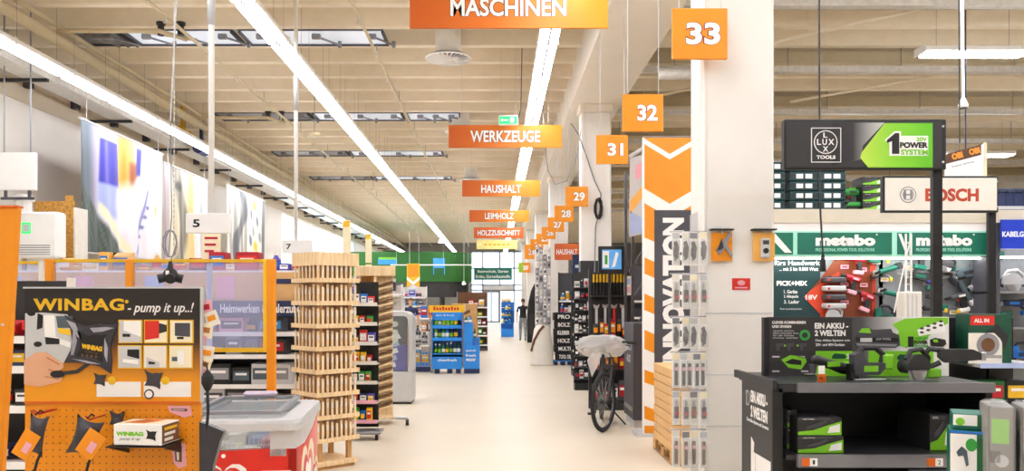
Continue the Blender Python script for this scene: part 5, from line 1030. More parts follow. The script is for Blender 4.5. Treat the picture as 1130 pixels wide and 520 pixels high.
G().prism(circ(-.02, Hc*.38, .1, n=20), -.004, -.002).build('blade_picture', 'midgrey', bx); G().prism(circ(-.02, Hc*.38, .06, n=18), -.006, -.004).build('blade_centre', 'brown', bx); G().prism([(-.05, Hc*.6), (.06, Hc*.8), (.16, Hc*.55), (.13, Hc*.3), (.09, Hc*.5), (.02, Hc*.66)], -.006, -.002).build('grip_picture', 'charcoal', bx)
row(wx(1088, YB2)-.02, xb, YB2+.12, zh, 'on the lower shelf under the saw carton', 'cartons under the saw carton', ('carton',), ('forest', 'darkgreen', 'black'), ('orange', 'gold', 'crimson'), (.2, .26), (.2, .24), .2)
row(xa+.04, wx(1086, YB2), YB2+.12, zh, 'beside the black slotted panel', 'cartons under the saw carton', ('carton',), ('charcoal', 'black'), ('darkgrey', 'midgrey'), (.1, .12), (.2, .24), .2)
# ================================================================ cartons in front at the right edge, on a dark table
t = thing('low_table', 'dark low sales table at the right picture edge', 'table', (2.75, 3.9, 0)); zt = .66
G().cbox(-.45, .55, -.35, .65, zt-.04, zt, .004).build('table_top', 'charcoal', t)
for x, y in ((-.4, -.3), (.5, -.3), (-.4, .6), (.5, .6)): G().box(x-.02, x+.02, y-.02, y+.02, 0, zt-.04).build('leg', 'metalblack', t)
# the cartons stand turned towards the aisle
def green_box(px0, px1, py0, py1, Yb, d, label, z, top='teal', fac='white'):
    X0, X1 = wx(px0, Yb), wx(px1, Yb); H = (py1-py0)*Yb/F
    o = thing('garden_tool_carton', label, 'carton', ((X0+X1)/2, Yb, z), -.45, group='green garden tool cartons'); w2 = (X1-X0)/2
    G().cbox(-w2, w2, 0, d, 0, H, .003).build('box', top, o); G().box(-w2+.004, w2*.55, -.002, 0, H*.25, H*.95).build('white_field', fac, o); G().box(w2*.6, w2-.004, -.002, 0, .01, H*.9).build('side_strip', 'forest', o)
    if H > .2: G().prism([(-w2*.6, H*.65), (-w2*.3, H*.75), (0, H*.68), (w2*.1, H*.45), (-w2*.05, H*.42), (-w2*.2, H*.6), (-w2*.5, H*.58)], -.005, -.002).build('tool_picture', 'slate', o); G().prism(circ(w2*.25, H*.78, .025, .032, 12), -.005, -.002).build('badge', 'green', o); G().box(-w2, w2, -.003, 0, H*.96, H).build('blue_strip', 'blue', o)
    else: G().prism(circ(-w2*.5, H*.5, .02, n=12), -.004, -.002).build('badge', 'lime', o)
    return o
h_ = .3
green_box(1050, 1084, 477, 477+h_*F/4.0, 4.0, .2, 'white faced garden tool carton beside the wrapped packs', zt); green_box(1053, 1084, 458, 475, 4.03, .2, 'flat green carton on the white faced garden tool carton', zt+h_+.003)
for k, (a, c) in enumerate(((1087, 1107), (1107.5, 1128), (1128.5, 1149))):
    Yb = 3.8-.052*k; X0, X1 = wx(1091, 3.8)+.124*k, wx(1091, 3.8)+.124*k+.124; H = wz(447, 3.8)-zt
    o = thing('wrapped_pack', ['plastic wrapped grey carton next to the green cartons', 'second plastic wrapped grey carton from the green cartons', 'plastic wrapped grey carton cut by the picture edge'][k], 'wrapped carton', ((X0+X1)/2, Yb, zt), -.4, group='wrapped cartons'); w2 = (X1-X0)/2-.004
    M('wrapgrey', '#7A7672', .5, var=.15); G().cbox(-w2+.004, w2-.004, .006, .26, 0, H-.01, .004).build('carton', 'wrapgrey', o); G().box(-w2*.7, w2*.5, .003, .006, H*.6, H*.85).build('green_print', 'lime', o); G().box(-w2*.7, w2*.8, .003, .006, H*.05, H*.2).build('green_print', 'lime', o); G().prism(circ(0, H*.42, w2*.5, n=14), .003, .006).build('logo_print', 'lightgrey', o); G().box(-w2*.8, -w2*.1, .003, .006, H*.4, H*.52).build('dark_print', 'charcoal', o)
    n = 7; g = G(); g.cbox(-w2, w2, -.004, .27, 0, H, .02); g.build('plastic_wrap', 'wrap', o); G().prism([(-w2*.8, .02), (w2*.2, .05), (w2*.8, .16), (-w2*.2, .22)], H, H+.006, 'z').build('wrap_fold', 'wrap', o)
# packs and plate on the column
for k, (a, c) in enumerate(((785, 808), (831, 855))):
    Yc = 6.31; o = thing('hook_pack', ['orange carded clamp hanging on the column, left one', 'orange carded gauge hanging on the column, right one'][k], 'carded product', (wx((a+c)/2, Yc), Yc, wz(288, Yc)), group='carded products on the column'); H = (288-257)*Yc/F; w2 = (c-a)/2*Yc/F
    G().box(-w2, w2, 0, .006, 0, H).build('card', 'apricot' if k else 'orange', o); G().box(-w2*1.1, w2*1.1, -.03, .04, H+.02, H+.03).build('hook_bar', 'black', o); G().tube([(0, .04, H+.025), (0, -.02, H+.02), (0, -.02, H-.01)], .004, 6).build('hook', 'steel', o)
    if k == 0: G().prism([(-w2*.3, H*.2), (w2*.3, H*.45), (w2*.9, H*.1), (w2, H*.2), (w2*.4, H*.6), (w2*.9, H*.95), (w2*.7, H), (-w2*.6, H*.4)], -.02, 0).build('clamp', 'midgrey', o); G().prism([(-w2*.5, H*.35), (w2*.1, H*.45), (-w2*.1, H*.8)], -.026, -.02).build('clamp_jaw', 'charcoal', o)
    else: G().cbox(-w2*.35, w2*.5, -.03, 0, H*.1, H*.8, .01).build('gauge_body', 'lightgrey', o); G().prism(circ(w2*.07, H*.35, .022, n=14), -.034, -.03).build('gauge_dial', 'black', o); G().box(-w2*.2, w2*.35, -.033, -.03, H*.58, H*.72).build('gauge_window', 'darkgrey', o)
Yc = 6.345; o = thing('warning_plate', 'small red plate screwed to the white column', 'plate', (wx(818, Yc), Yc, wz(320, Yc))); G().box(-.07, .07, 0, .005, 0, .09).build('plate', 'red', o); G().prism(circ(0, .055, .03, .02, 14), -.002, 0).build('pictogram', 'pink', o); G().box(-.05, .05, -.002, 0, .012, .022).build('text_line', 'pink', o)
# ================================================================ power tool wall of the green brand
YM = 9.8; xa, xb = wx(838, YM), wx(1098, YM)
t = thing('tool_shelf_unit', 'long tool wall unit with green headers and hanging tools', 'shelf unit', ((xa+xb)/2, YM, 0)); mb = t.location; w2 = (xb-xa)/2; D = .5
def mx(p): return wx(p, YM)-mb.x
M('wallgrey', '#8C9093', .45, metal=.2, var=.05); M('metagreen', '#0B6E55', .4, var=.06); M('metadark', '#12383A', .45, var=.08); M('beigebeam', '#CFC6B2', .5, var=.04); M('redorange', '#DB4A2A', .45, var=.05); M('brownred', '#8A3C1A', .5, var=.06); M('mint', '#A9E8D2', .4, var=.03)
zT = wz(231, YM); zB = wz(246, YM); zH1 = wz(256, YM); zH0 = wz(281, YM)
for p in (838, 987, 1096): G().box(mx(p), mx(p)+.05, D-.1, D, 0, zT).build('upright', 'midgrey', t)
G().box(-w2, w2, D-.1, D-.08, .5, zB).build('back_panel', 'wallgrey', t)
G().box(-w2, w2, -.02, D, zB, zT).build('top_beam', 'beigebeam', t); G().box(-w2, w2, .0, .02, zH1+.01, zB).build('light_cover', 'white', t)
s = G().box(-w2+.02, w2-.02, .03, .16, zH1+.02, zH1+.045).build('strip_light', 'led', t)
hdr = G().box(-w2, w2, .0, .1, zH0-.02, zH1+.01).build('header_case', 'mint', t)
for p0, p1 in ((845, 875), (880, 984), (990, 1003), (1006, 1092)):
    hp = G().box(mx(p0), mx(p1), -.006, 0, zH0, zH1-.01).build('header_panel', 'metagreen', t); fpx(hp, 'dark_corner', [(p0, 257), (p0+.35*(p1-p0), 257), (p0+.2*(p1-p0), 280), (p0, 280)], YM-.006, 'teal', .001)
    if p1-p0 > 50:
        tx = (900, 966) if p0 == 880 else (1011, 1073); wpx(hp, 'metabo', tx[0], tx[1], 259, 271.5, YM-.007, 'white', bold=.06); wpx(hp, 'PROFESSIONAL POWER TOOL SOLUTIONS', tx[0], tx[1]-1, 274, 277.5, YM-.007, 'mint', bold=.01); fpx(hp, 'registered_dot', circ(tx[1]+1.5, 259, 1, n=8), YM-.006, 'white', .002)
    else: fpx(hp, 'diagonal_print', [(p0+1, 258), (p0+.35*(p1-p0), 258), (p1-1, 279), (p0+.7*(p1-p0), 279)], YM-.006, 'white', .002)
G().box(-w2, w2, .05, .3, zH0-.03, zH0-.02).build('canopy', 'white', t); G().box(-w2+.1, w2-.1, .12, .2, zH0-.045, zH0-.03).build('strip_light', 'led', t)
# posters on the back wall
YP = YM+D-.1
fld = G().box(wx(850, YP)-mb.x, wx(905, YP)-mb.x, D-.106, D-.1, wz(350, YP)-.8, wz(281, YP)).build('green_poster', 'metadark', t)
YQ = YP-.006
wpx(fld, 'Neu fürs Handwerk', 838, 905, 287.5, 293, YQ, 'white', bold=.02); wpx(fld, '... mit 5 bis 8.000 Watt', 860, 903, 295, 299, YQ, 'white', bold=.01); wpx(fld, 'PICK+MIX', 857, 891, 310, 315.5, YQ, 'white', bold=.05)
for k in range(3): wpx(fld, ['1. Geräte', '2. Akkupacks', '3. Lader'][k], 865, 866+14+k, 320+5.6*k, 324+5.6*k, YQ, 'white', bold=.02)
wpx(fld, 'Frei kombinierbar', 861, 885, 340, 342, YQ, 'white')
arrow = G().prism([(wx(887, YP)-mb.x, wz(328, YP)), (wx(905, YP)-mb.x, wz(309, YP)), (wx(931, YP)-mb.x, wz(281, YP)), (wx(966, YP)-mb.x, wz(281, YP)), (wx(966, YP)-mb.x, wz(420, YP)), (wx(905, YP)-mb.x, wz(420, YP)), (wx(905, YP)-mb.x, wz(347, YP))], D-.11, D-.1).build('red_arrow_panel', 'redorange', t)
fpx(arrow, 'brown_stripe', [(925, 281), (960, 281), (960, 300), (925, 300), (895, 320), (905, 308)], YP-.01, 'brownred', .001); rpx(arrow, 'brown_field', 926, 962, 300, 420, YP-.01, 'brownred', .0015); wpx(arrow, '18V', 889, 902, 325.5, 331, YP-.011, 'white', bold=.03)
for k in range(2): 
    z = wz(352, YM); 
sh = G().box(-w2+.05, w2-.05, .05, D-.1, wz(362, YM)-.03, wz(362, YM)).build('tool_shelf', 'midgrey', t); G().box(-w2, w2, .02, D-.1, 0, .12).build('plinth', 'charcoal', t)
for z in (.35, .75): G().box(-w2+.05, w2-.05, .02, D-.1, z-.03, z).build('tool_shelf', 'midgrey', t)
# hanging tools
C0 = {}
def tp(kind, body, acc):
    k = (kind, body, acc)
    if k not in C0: C0[k] = tool(kind, body, acc, 'x')
    return C0[k]
def hang(kind, px, py, tilt, sc, lab, body='teal', acc='charcoal', Yt=None):
    Yt = Yt or YP-.09; pr = tp(kind, body, acc)
    o = place(pr, USED, (wx(px, Yt), Yt, wz(py, Yt)), 0, lab, 'tools hanging on the tool wall', scale=sc, rot=(0, tilt, 0))
    return o
TL = [('drill', 945, 303, .1, 1.1, 'crimson', 'pink', 'upper dark red drill on the red arrow panel'), ('drill', 937, 324, .3, 1.1, 'crimson', 'pink', 'middle dark red drill on the red arrow panel'), ('drill', 951, 343, .4, 1.1, 'crimson', 'pink', 'lower dark red drill on the red arrow panel'),
      ('grinder', 972, 306, -.3, 1.0, 'teal', 'charcoal', 'upper teal grinder on the grey wall next to the arrow'), ('grinder', 975, 328, .2, 1.0, 'teal', 'black', 'lower teal grinder on the grey wall next to the arrow'), ('jigsaw', 974, 356, .1, 1.0, 'teal', 'charcoal', 'teal jigsaw on the grey wall below the grinders'),
      ('recip', 1016, 313, .15, 1.1, 'charcoal', 'teal', 'black sabre saw on the grey wall beside the white tool tower'), ('drill', 1025, 330, .35, 1.1, 'purple', 'charcoal', 'dark purple drill beside the white tool tower'), ('grinder', 1019, 346, .0, 1.0, 'charcoal', 'teal', 'black grinder below the purple drill'),
      ('grinder', 1054, 316, 1.0, 1.1, 'slate', 'white', 'grey grinder hanging upright behind the black post'), ('drill', 1062, 345, -.2, 1.1, 'darkgrey', 'white', 'grey drill low on the wall right of the black post'), ('recip', 1073, 309, -.2, 1.3, 'slate', 'charcoal', 'long slate sabre saw on the wall right of the black post'), ('drill', 1086, 334, -.4, 1.2, 'midgrey', 'charcoal', 'grey drill hanging vertically near the second post'),
      ('saw', 918, 356, 0, .9, 'lightgrey', 'charcoal', 'light grey circular saw before the red arrow'), ('saw', 1000, 366, 0, .9, 'charcoal', 'teal', 'black circular saw on the wall shelf')]
TL += [('drill', 1012, 297, .2, 1.2, 'charcoal', 'teal', 'upper black drill beside the white tool tower'), ('saw', 1040, 300, .2, .9, 'charcoal', 'teal', 'black circular saw high on the grey wall left of the post'), ('jigsaw', 1090, 292, .1, 1.1, 'charcoal', 'teal', 'black jigsaw high near the second post'), ('drill', 962, 290, .1, 1.2, 'charcoal', 'teal', 'black drill at the edge of the red arrow panel')]
for kind, px, py, ti, sc, body, acc, lab in TL: hang(kind, px, py, ti, sc*(1.08 if px > 960 else 1.0), lab, body, acc)
# silver cylinders (lamp, charger) at the red arrow and price cards
for k in range(4):
    o = thing('charger', f'{nth(k+1)} silver charger from the top on the red arrow panel', 'charger', (wx(917, YP), YP-.16, wz(312+9.5*k, YP)), group='chargers on the arrow panel'); G().cbox(-.13, .13, 0, .15, 0, .065, .015).build('charger_body', 'lightgrey' if k % 2 else 'darkgrey', o); G().box(-.09, .09, .02, .13, .065, .075).build('charger_slot', 'charcoal', o); G().cyl((-.09, .0, .03), (-.09, -.004, .03), .015, n=10).build('charger_light', 'red', o)
for k, (px, py) in enumerate(((931, 297), (951, 300), (931, 316), (952, 317), (931, 336), (954, 333), (966, 292), (975, 311), (1003, 298), (1022, 315), (1043, 296), (1057, 312), (1069, 332), (1090, 310), (1036, 345), (1051, 347), (1063, 346), (1089, 340))):
    o = thing('price_card', f'{nth(k+1)} price card on the tool wall counted from the arrow panel', 'price card', (wx(px, YP), YP-.03, wz(py, YP)), group='price cards on the tool wall'); G().box(-.05, .05, 0, .006, 0, .05).build('card', 'pink' if k < 6 else 'offwhite' if k < 12 else 'palecream', o); G().box(-.03, .03, -.002, 0, .02, .035).build('card_print', 'crimson' if k < 6 else 'gold', o); G().cyl((0, .003, .04), (0, .04, .04), .005, n=5).build('clip', 'steel', o)
for k, (px, py) in enumerate(((975, 291), (978, 311), (1022, 309), (1038, 345), (1052, 346), (1069, 333), (1090, 338), (1109, 348))):
    o = thing('security_tag', f'{nth(k+1)} small yellow security tag on the tool wall from the left', 'security tag', (wx(px, YP), YP-.12, wz(py, YP)), group='yellow security tags'); G().lathe([(.012, 0), (.02, .015), (.02, .04), (.01, .055)], 10).build('tag_body', 'yellow', o); G().tube([(0, 0, .05), (0, .04, .07), (0, .12, .09)], .004, 5).build('tether', 'lightgrey', o)
o = thing('tool_tower', 'tall white lattice stand with a white box before the tool wall', 'stand', (wx(1003, 9.4), 9.4, 0)); zt_ = wz(258, 9.4)
for x in (-.03, .03): G().box(x-.008, x+.008, 0, .02, 0, zt_).build('rail', 'white', o)
for k in range(28): G().box(-.03, .03, .004, .014, .1+k*.08, .12+k*.08).build('rung', 'lightgrey', o)
G().cbox(-.1, .1, -.1, .1, wz(352, 9.4), wz(322, 9.4), .01).build('white_box', 'offwhite', o)
for k in range(3): G().box(-.07+.05*k, -.055+.05*k, -.104, -.1, wz(350, 9.4), wz(325, 9.4)).build('box_stripe', 'lightgrey', o)
G().tube([(.02, 0, zt_-.05), (-.14, .0, wz(330, 9.4)), (-.17, 0, wz(345, 9.4))], .008, 6).build('diagonal_strut', 'white', o); G().cbox(-.2, .2, -.2, .2, 0, .03).build('foot', 'lightgrey', o)
# cases above the wall
cs = thing('tool_case', 'x', 'tool case', (0, 0, 0)); ch = .118
G().cbox(-.19, .19, 0, .3, 0, ch-.004, .012).build('case_body', 'metadark', cs); G().box(-.19, .19, -.004, 0, ch*.52, ch*.56).build('lid_seam', 'black', cs); 
for x in (-.1, .02): G().box(x, x+.09, -.006, 0, .03, .085).build('case_label', 'white', cs)
for x in (-.17, .15): G().box(x, x+.025, -.01, 0, .04, .08).build('latch', 'charcoal', cs)
for c_, (px, n_) in enumerate(((853, 5), (887, 5), (918, 5))):
    for k in range(n_): place(cs, USED, (wx(px, YM+.1), YM+.1, zT+ch*k+.001), 0, f'dark tool case, {nth(n_-k)} from the top of the {["first", "second", "third"][c_]} stack on the tool wall', 'dark tool cases on the tool wall', scale=(.92 if c_ else .8, 1, 1))
for k in range(4): o = tool_box(952, 975, 193+9.3*k, 202+9.3*k, YM+.1, .3, f'green tool carton, {nth(k+1)} from the top behind the white brand sign'); setz(o, zT+.001+.102*(3-k)); o['group'] = 'green cartons on the tool wall'
for kind, px, py, lab in (('grinder', 938, 222, 'green grinder lying on top of the tool wall'), ('drill', 940, 206, 'green drill standing on the tool wall top')): 
    o = tool(kind, 'green', 'black', lab, 'tools on top of the tool wall'); o.location = (wx(px, YM+.15), YM+.2, zT+.001); o.scale = (1.3,)*3
for k in range(3):
    o = tag(link('carton', product('carton', ['forest', 'lime', 'palecream'][k], 'white', .1, .2, .3)), f'{["forest green", "lime green", "pale cream"][k]} upright carton beside the dark tool cases', 'carton', 'cartons on the tool wall'); o.location = (wx(931+8*k, YM+.35), YM+.38, zT+.001)
# ---------------------------------------------------------------- next wall section with blue sign, right edge
YK = 9.6; x0, x1 = wx(1100, YK), wx(1190, YK)
t = thing('tool_shelf_unit', 'tool wall section under the blue cable sign', 'shelf unit', ((x0+x1)/2, YK, 0)); w2 = (x1-x0)/2; kb = t.location
G().box(-w2, w2, .5, .52, 0, wz(232, YK)).build('back_panel', 'wallgrey', t); G().box(-w2, w2, -.02, .5, wz(246, YK), wz(232, YK)).build('top_beam', 'beigebeam', t); G().box(-w2, -w2+.04, .0, .5, 0, wz(246, YK)).build('upright', 'darkgrey', t)
for y in (322, 362, 400): G().box(-w2, w2, .1, .5, wz(y, YK)-.02, wz(y, YK)).build('shelf', 'midgrey', t)
G().box(-w2, w2, .05, .5, 0, .1).build('plinth', 'charcoal', t); G().box(-w2+.05, w2-.05, .2, .26, wz(284, YK), wz(282, YK)).build('strip_light', 'led', t)
sg = G().box(wx(1102, YK)-kb.x, w2, -.06, -.03, wz(275, YK), wz(243, YK)).build('sign_board', M('royal', '#1538B8', .4, var=.05), t); wpx(sg, 'KABELGEBUNDEN', 1106, 1160, 255.5, 261.5, YK-.06, 'white', bold=.03)
for (kind, px, y, body, acc, lab, sc) in (('saw', 1116, 322, 'lightgrey', 'charcoal', 'silver circular saw under the blue cable sign', 1.25), ('recip', 1122, 350, 'navy', 'blue', 'navy sabre saw on the shelf under the blue sign', 1.1), ('drill', 1112, 362, 'teal', 'charcoal', 'teal drill at the section edge under the blue sign', .9), ('jigsaw', 1128, 400, 'blue', 'navy', 'blue jigsaw on the lowest shown shelf under the blue sign', 1.1)):
    o = tool(kind, body, acc, lab, 'tools under the blue sign'); o.scale = (sc,)*3; o.location = (wx(px, YK+.25), YK+.28, wz(y, YK)+(.08 if kind == 'recip' else .001)); 
bc = thing('tool_case', 'x', 'tool case', (0, 0, 0)); G().cbox(-.055, .055, 0, .34, 0, .27, .012).build('case_body', 'navy', bc); G().box(-.057, .057, -.004, 0, .02, .06).build('case_label', 'lightgrey', bc); G().tube([(-.03, .0, .22), (-.03, -.03, .23), (.03, -.03, .23), (.03, 0, .22)], .007, 5).build('case_handle', 'black', bc)
for k in range(6): place(bc, USED, (wx(1104+9.5*k, YK+.1)+.02, YK+.12, wz(232, YK)+.001), 0, f'{nth(k+1)} upright blue tool case from the left on the cable sign section', 'blue upright cases')
# ================================================================ aisle, right side: from the box pallet to the far end
X0 = 1.705; Y0, Y1 = 7.87, 8.85
t = thing('pallet', 'wooden pallet under the stack of flat cardboard boxes', 'pallet', (X0, Y0, 0)); PW = .62
for k in range(4): G().box(0, PW, k*.27, k*.27+.14, .1, .122).build('deck_board', 'pine_dark', t)
for x in (0, .26, .52):
    for y in (0, .42, .84): G().box(x, x+.1, y, y+.13, .02, .1).build('block', 'pine_dark', t)
    G().box(x, x+.1, 0, .97, 0, .02).build('bottom_board', 'slatwood', t)
bh = .0905; bmesh_ = G().cbox(0, .6, 0, .95, 0, bh-.006, .006).mat(1).box(.27, .33, -.0015, 0, .01, bh-.01).mat(0).mesh('flat_carton', ['cardboard_light', 'tape'])
for k in range(9):
    o = tag(link('flat_carton', bmesh_, None, (X0+.008+random.uniform(-.006, .006), Y0+.01+random.uniform(-.006, .006), .123+bh*k)), f'flat cardboard box, {nth(9-k)} from the top of the pallet stack', 'cardboard box', 'flat boxes on the pallet')
# hanging packs on the column side
gr = thing('grid_rack', 'wire grid rack with hook bars fixed to the column side', 'wire rack', (1.60, 6.42, .1)); 
g = G()
for i in range(9): g.cyl((-.012, .03*i, 0), (-.012, .03*i, 2.2), .003, n=4)
for j in range(24): g.cyl((-.012, 0, .09*j), (-.012, .24, .09*j), .003, n=4)
g.build('wire_grid', 'lightgrey', gr)
for k, py in enumerate((258, 303, 349, 387, 428, 470)):
    z = wz(py, 6.5)
    G().tube([(-.012, .02, z-.1), (-.05, -.1, z-.1), (-.25, -.1, z-.1)], .006, 6).tube([(-.05, -.1, z-.1), (.03, -.1, z-.1)], .006, 6).build('hook_bar', 'steel', gr)
    cnt = (4, 4, 4, 5, 4, 4)[k]; H = (.26, .27, .24, .27, .26, .28)[k]
    for i in range(cnt):
        X = 1.39+.205*i/(cnt-1)
        lab = f'{nth(i+1)} clear blister pack from the aisle in hook row {["one", "two", "three", "four", "five", "six"][k]} on the column'
        o = thing('blister_pack', lab, 'blister pack', (X, 6.29-.03*(i % 2), z-.005), .3, group='blister packs on the column rack')
        G().box(-.032, .032, 0, .003, -H, 0).build('card', 'white', o); G().box(-.03, .03, -.002, 0, -.05, -.006).build('header_print', ['lightgrey', 'offwhite', 'midgrey', 'palecream'][(k+i) % 4], o)
        if k in (0, 2): G().prism([(-.02, -.08), (.0, -.07), (.02, -.12), (.012, -.2), (-.012, -.22), (-.004, -.15)], -.014, 0).build('tool_shape', 'charcoal', o); G().prism([(-.02, -.12), (.0, -.13), (-.008, -.2), (-.024, -.18)], -.016, -.002).build('tool_grip', 'black', o)
        elif k in (1, 4): G().cbox(-.018, .018, -.018, 0, -H*.8, -H*.45, .005).build('tool_shape', 'charcoal' if i % 2 else 'brown', o); G().box(-.008, .008, -.012, 0, -H*.45, -.07).build('tool_stem', 'steel', o); G().box(-.016, .016, -.02, -.018, -H*.7, -H*.6).build('tool_band', 'crimson', o)
        else: G().box(-.012, .012, -.01, 0, -H*.92, -.08).build('tool_shape', 'brown' if k == 5 else 'charcoal', o); G().prism(circ(0, -H*.45, .015, n=10), -.014, -.01).build('tool_knob', 'pink', o)
        G().cbox(-.029, .029, -.024, -.001, -H+.01, -.055, .006).build('clear_blister', 'wrap', o)
        G().tube([(0, .002, -.006), (0, .01, .004), (0, .03, .003)], .002, 4).build('euro_hook', 'steel', o)
# orange INNOVATION banner
YI = 9.6; xa, xb = wx(711, YI), wx(772, YI); zt = wz(152, YI)
t = thing('banner', 'tall orange banner with white chevrons reading INNOVATION', 'banner', (xa, YI, 0)); W_ = xb-xa
G().box(0, W_, 0, .02, .04, zt).build('cloth', 'orange', t); G().box(-.02, 0, -.01, .03, 0, zt).build('frame_edge', 'white', t); G().box(-.1, W_, -.05, .3, 0, .04).build('foot', 'lightgrey', t); G().cyl((0, .01, zt+.01), (W_, .01, zt+.01), .012, n=8).build('top_rail', 'midgrey', t)
def chev(ya, m='white', th=16): fpx(t, 'chevron', [(711, ya), (739, ya+17), (768, ya), (768, ya+th), (739, ya+17+th), (711, ya+th)], YI, m)
chev(153, 'white', 6); chev(208)
for ya in (262, 302, 342): fpx(t, 'edge_stripe', [(711, ya), (722, ya+5), (722, ya+27), (711, ya+22)], YI, 'white')
fpx(t, 'edge_stripe', [(711, 385), (722, 390), (722, 470), (711, 470)], YI, 'white'); 
for ya in (408, 448): fpx(t, 'edge_block', [(711, ya), (722, ya+4), (722, ya+18), (711, ya+14)], YI, 'orange', .003)
rpx(t, 'grey_field', 722, 763, 232, 430, YI, 'darkgrey', .003); word(t, 'INNOVATION', wx(743, YI), wz(322, YI), (404-241)*YI/F, 24*YI/F, YI-.003, 'white', bold=.06, rot=90)
for zz in (wz(164, YI), wz(236, YI)): G().cyl((W_-.02, -.01, zz), (W_-.02, 0, zz), .012, n=8).build('eyelet', 'steel', t)
# grey cabinet next to the bike
YC = 10.2; xa, xb = wx(699, YC), wx(712, YC)
t = thing('info_cabinet', 'dark grey advertising cabinet beside the orange banner', 'cabinet', (xa, YC, 0)); zt = wz(357, YC); dd = .75
G().cbox(0, .3, 0, dd, .1, zt, .008).build('case', 'darkgrey', t); G().box(.02, .28, .05, dd-.05, 0, .1).build('foot', 'lightgrey', t)
for k in range(2): word(t, ['STELLT', 'AUS'][k], YC+.38, zt-.3-.16*k, .5 if k == 0 else .3, .1, xa, 'lightgrey', face='x-', bold=.02)
G().box(-.006, 0, .05, .7, .2, .26).build('side_strip', 'midgrey', t)
# black frame truss with hanging picture, behind the banner
YTt = 11.0; t = thing('truss_tower', 'black steel lattice tower behind the orange banner', 'truss', (wx(697, YTt), YTt, 0)); zt = wz(182, YTt)
for x in (0, .28): G().box(x, x+.035, 0, .035, 0, zt).build('chord', 'darksteel', t); G().box(x, x+.035, .6, .635, 0, zt).build('chord', 'darksteel', t)
for k in range(7):
    z = .3+k*.44; G().box(.035, .28, 0, .03, z, z+.03).build('strut', 'darksteel', t); G().cyl((.03, .015, z+.03), (.29, .015, z+.42), .014, n=6).build('diagonal', 'darksteel', t)
t = thing('picture_banner', 'pale printed banner on an arm behind the orange banner', 'banner', (wx(698, 10.9), 10.8, wz(262, 10.8))); 
G().prism([(-.06, 0), (.13, .05), (.14, 1.1), (-.05, 1.05)], 0, .015).build('cloth', 'lightgrey', t); G().prism([(-.05, .3), (.13, .55), (.13, .7), (-.05, .48)], -.003, 0).build('print', 'apricot', t); G().prism([(-.055, .02), (.12, .07), (.12, .25), (-.05, .35)], -.003, 0).build('print', 'paleblue', t); G().prism([(.02, .75), (.1, .8), (.1, 1.0), (.02, .95)], -.003, 0).build('print', 'pink', t)
G().cyl((-.07, .01, 1.06), (.3, .25, 1.3), .025, n=8).build('arm', 'lightgrey', t)
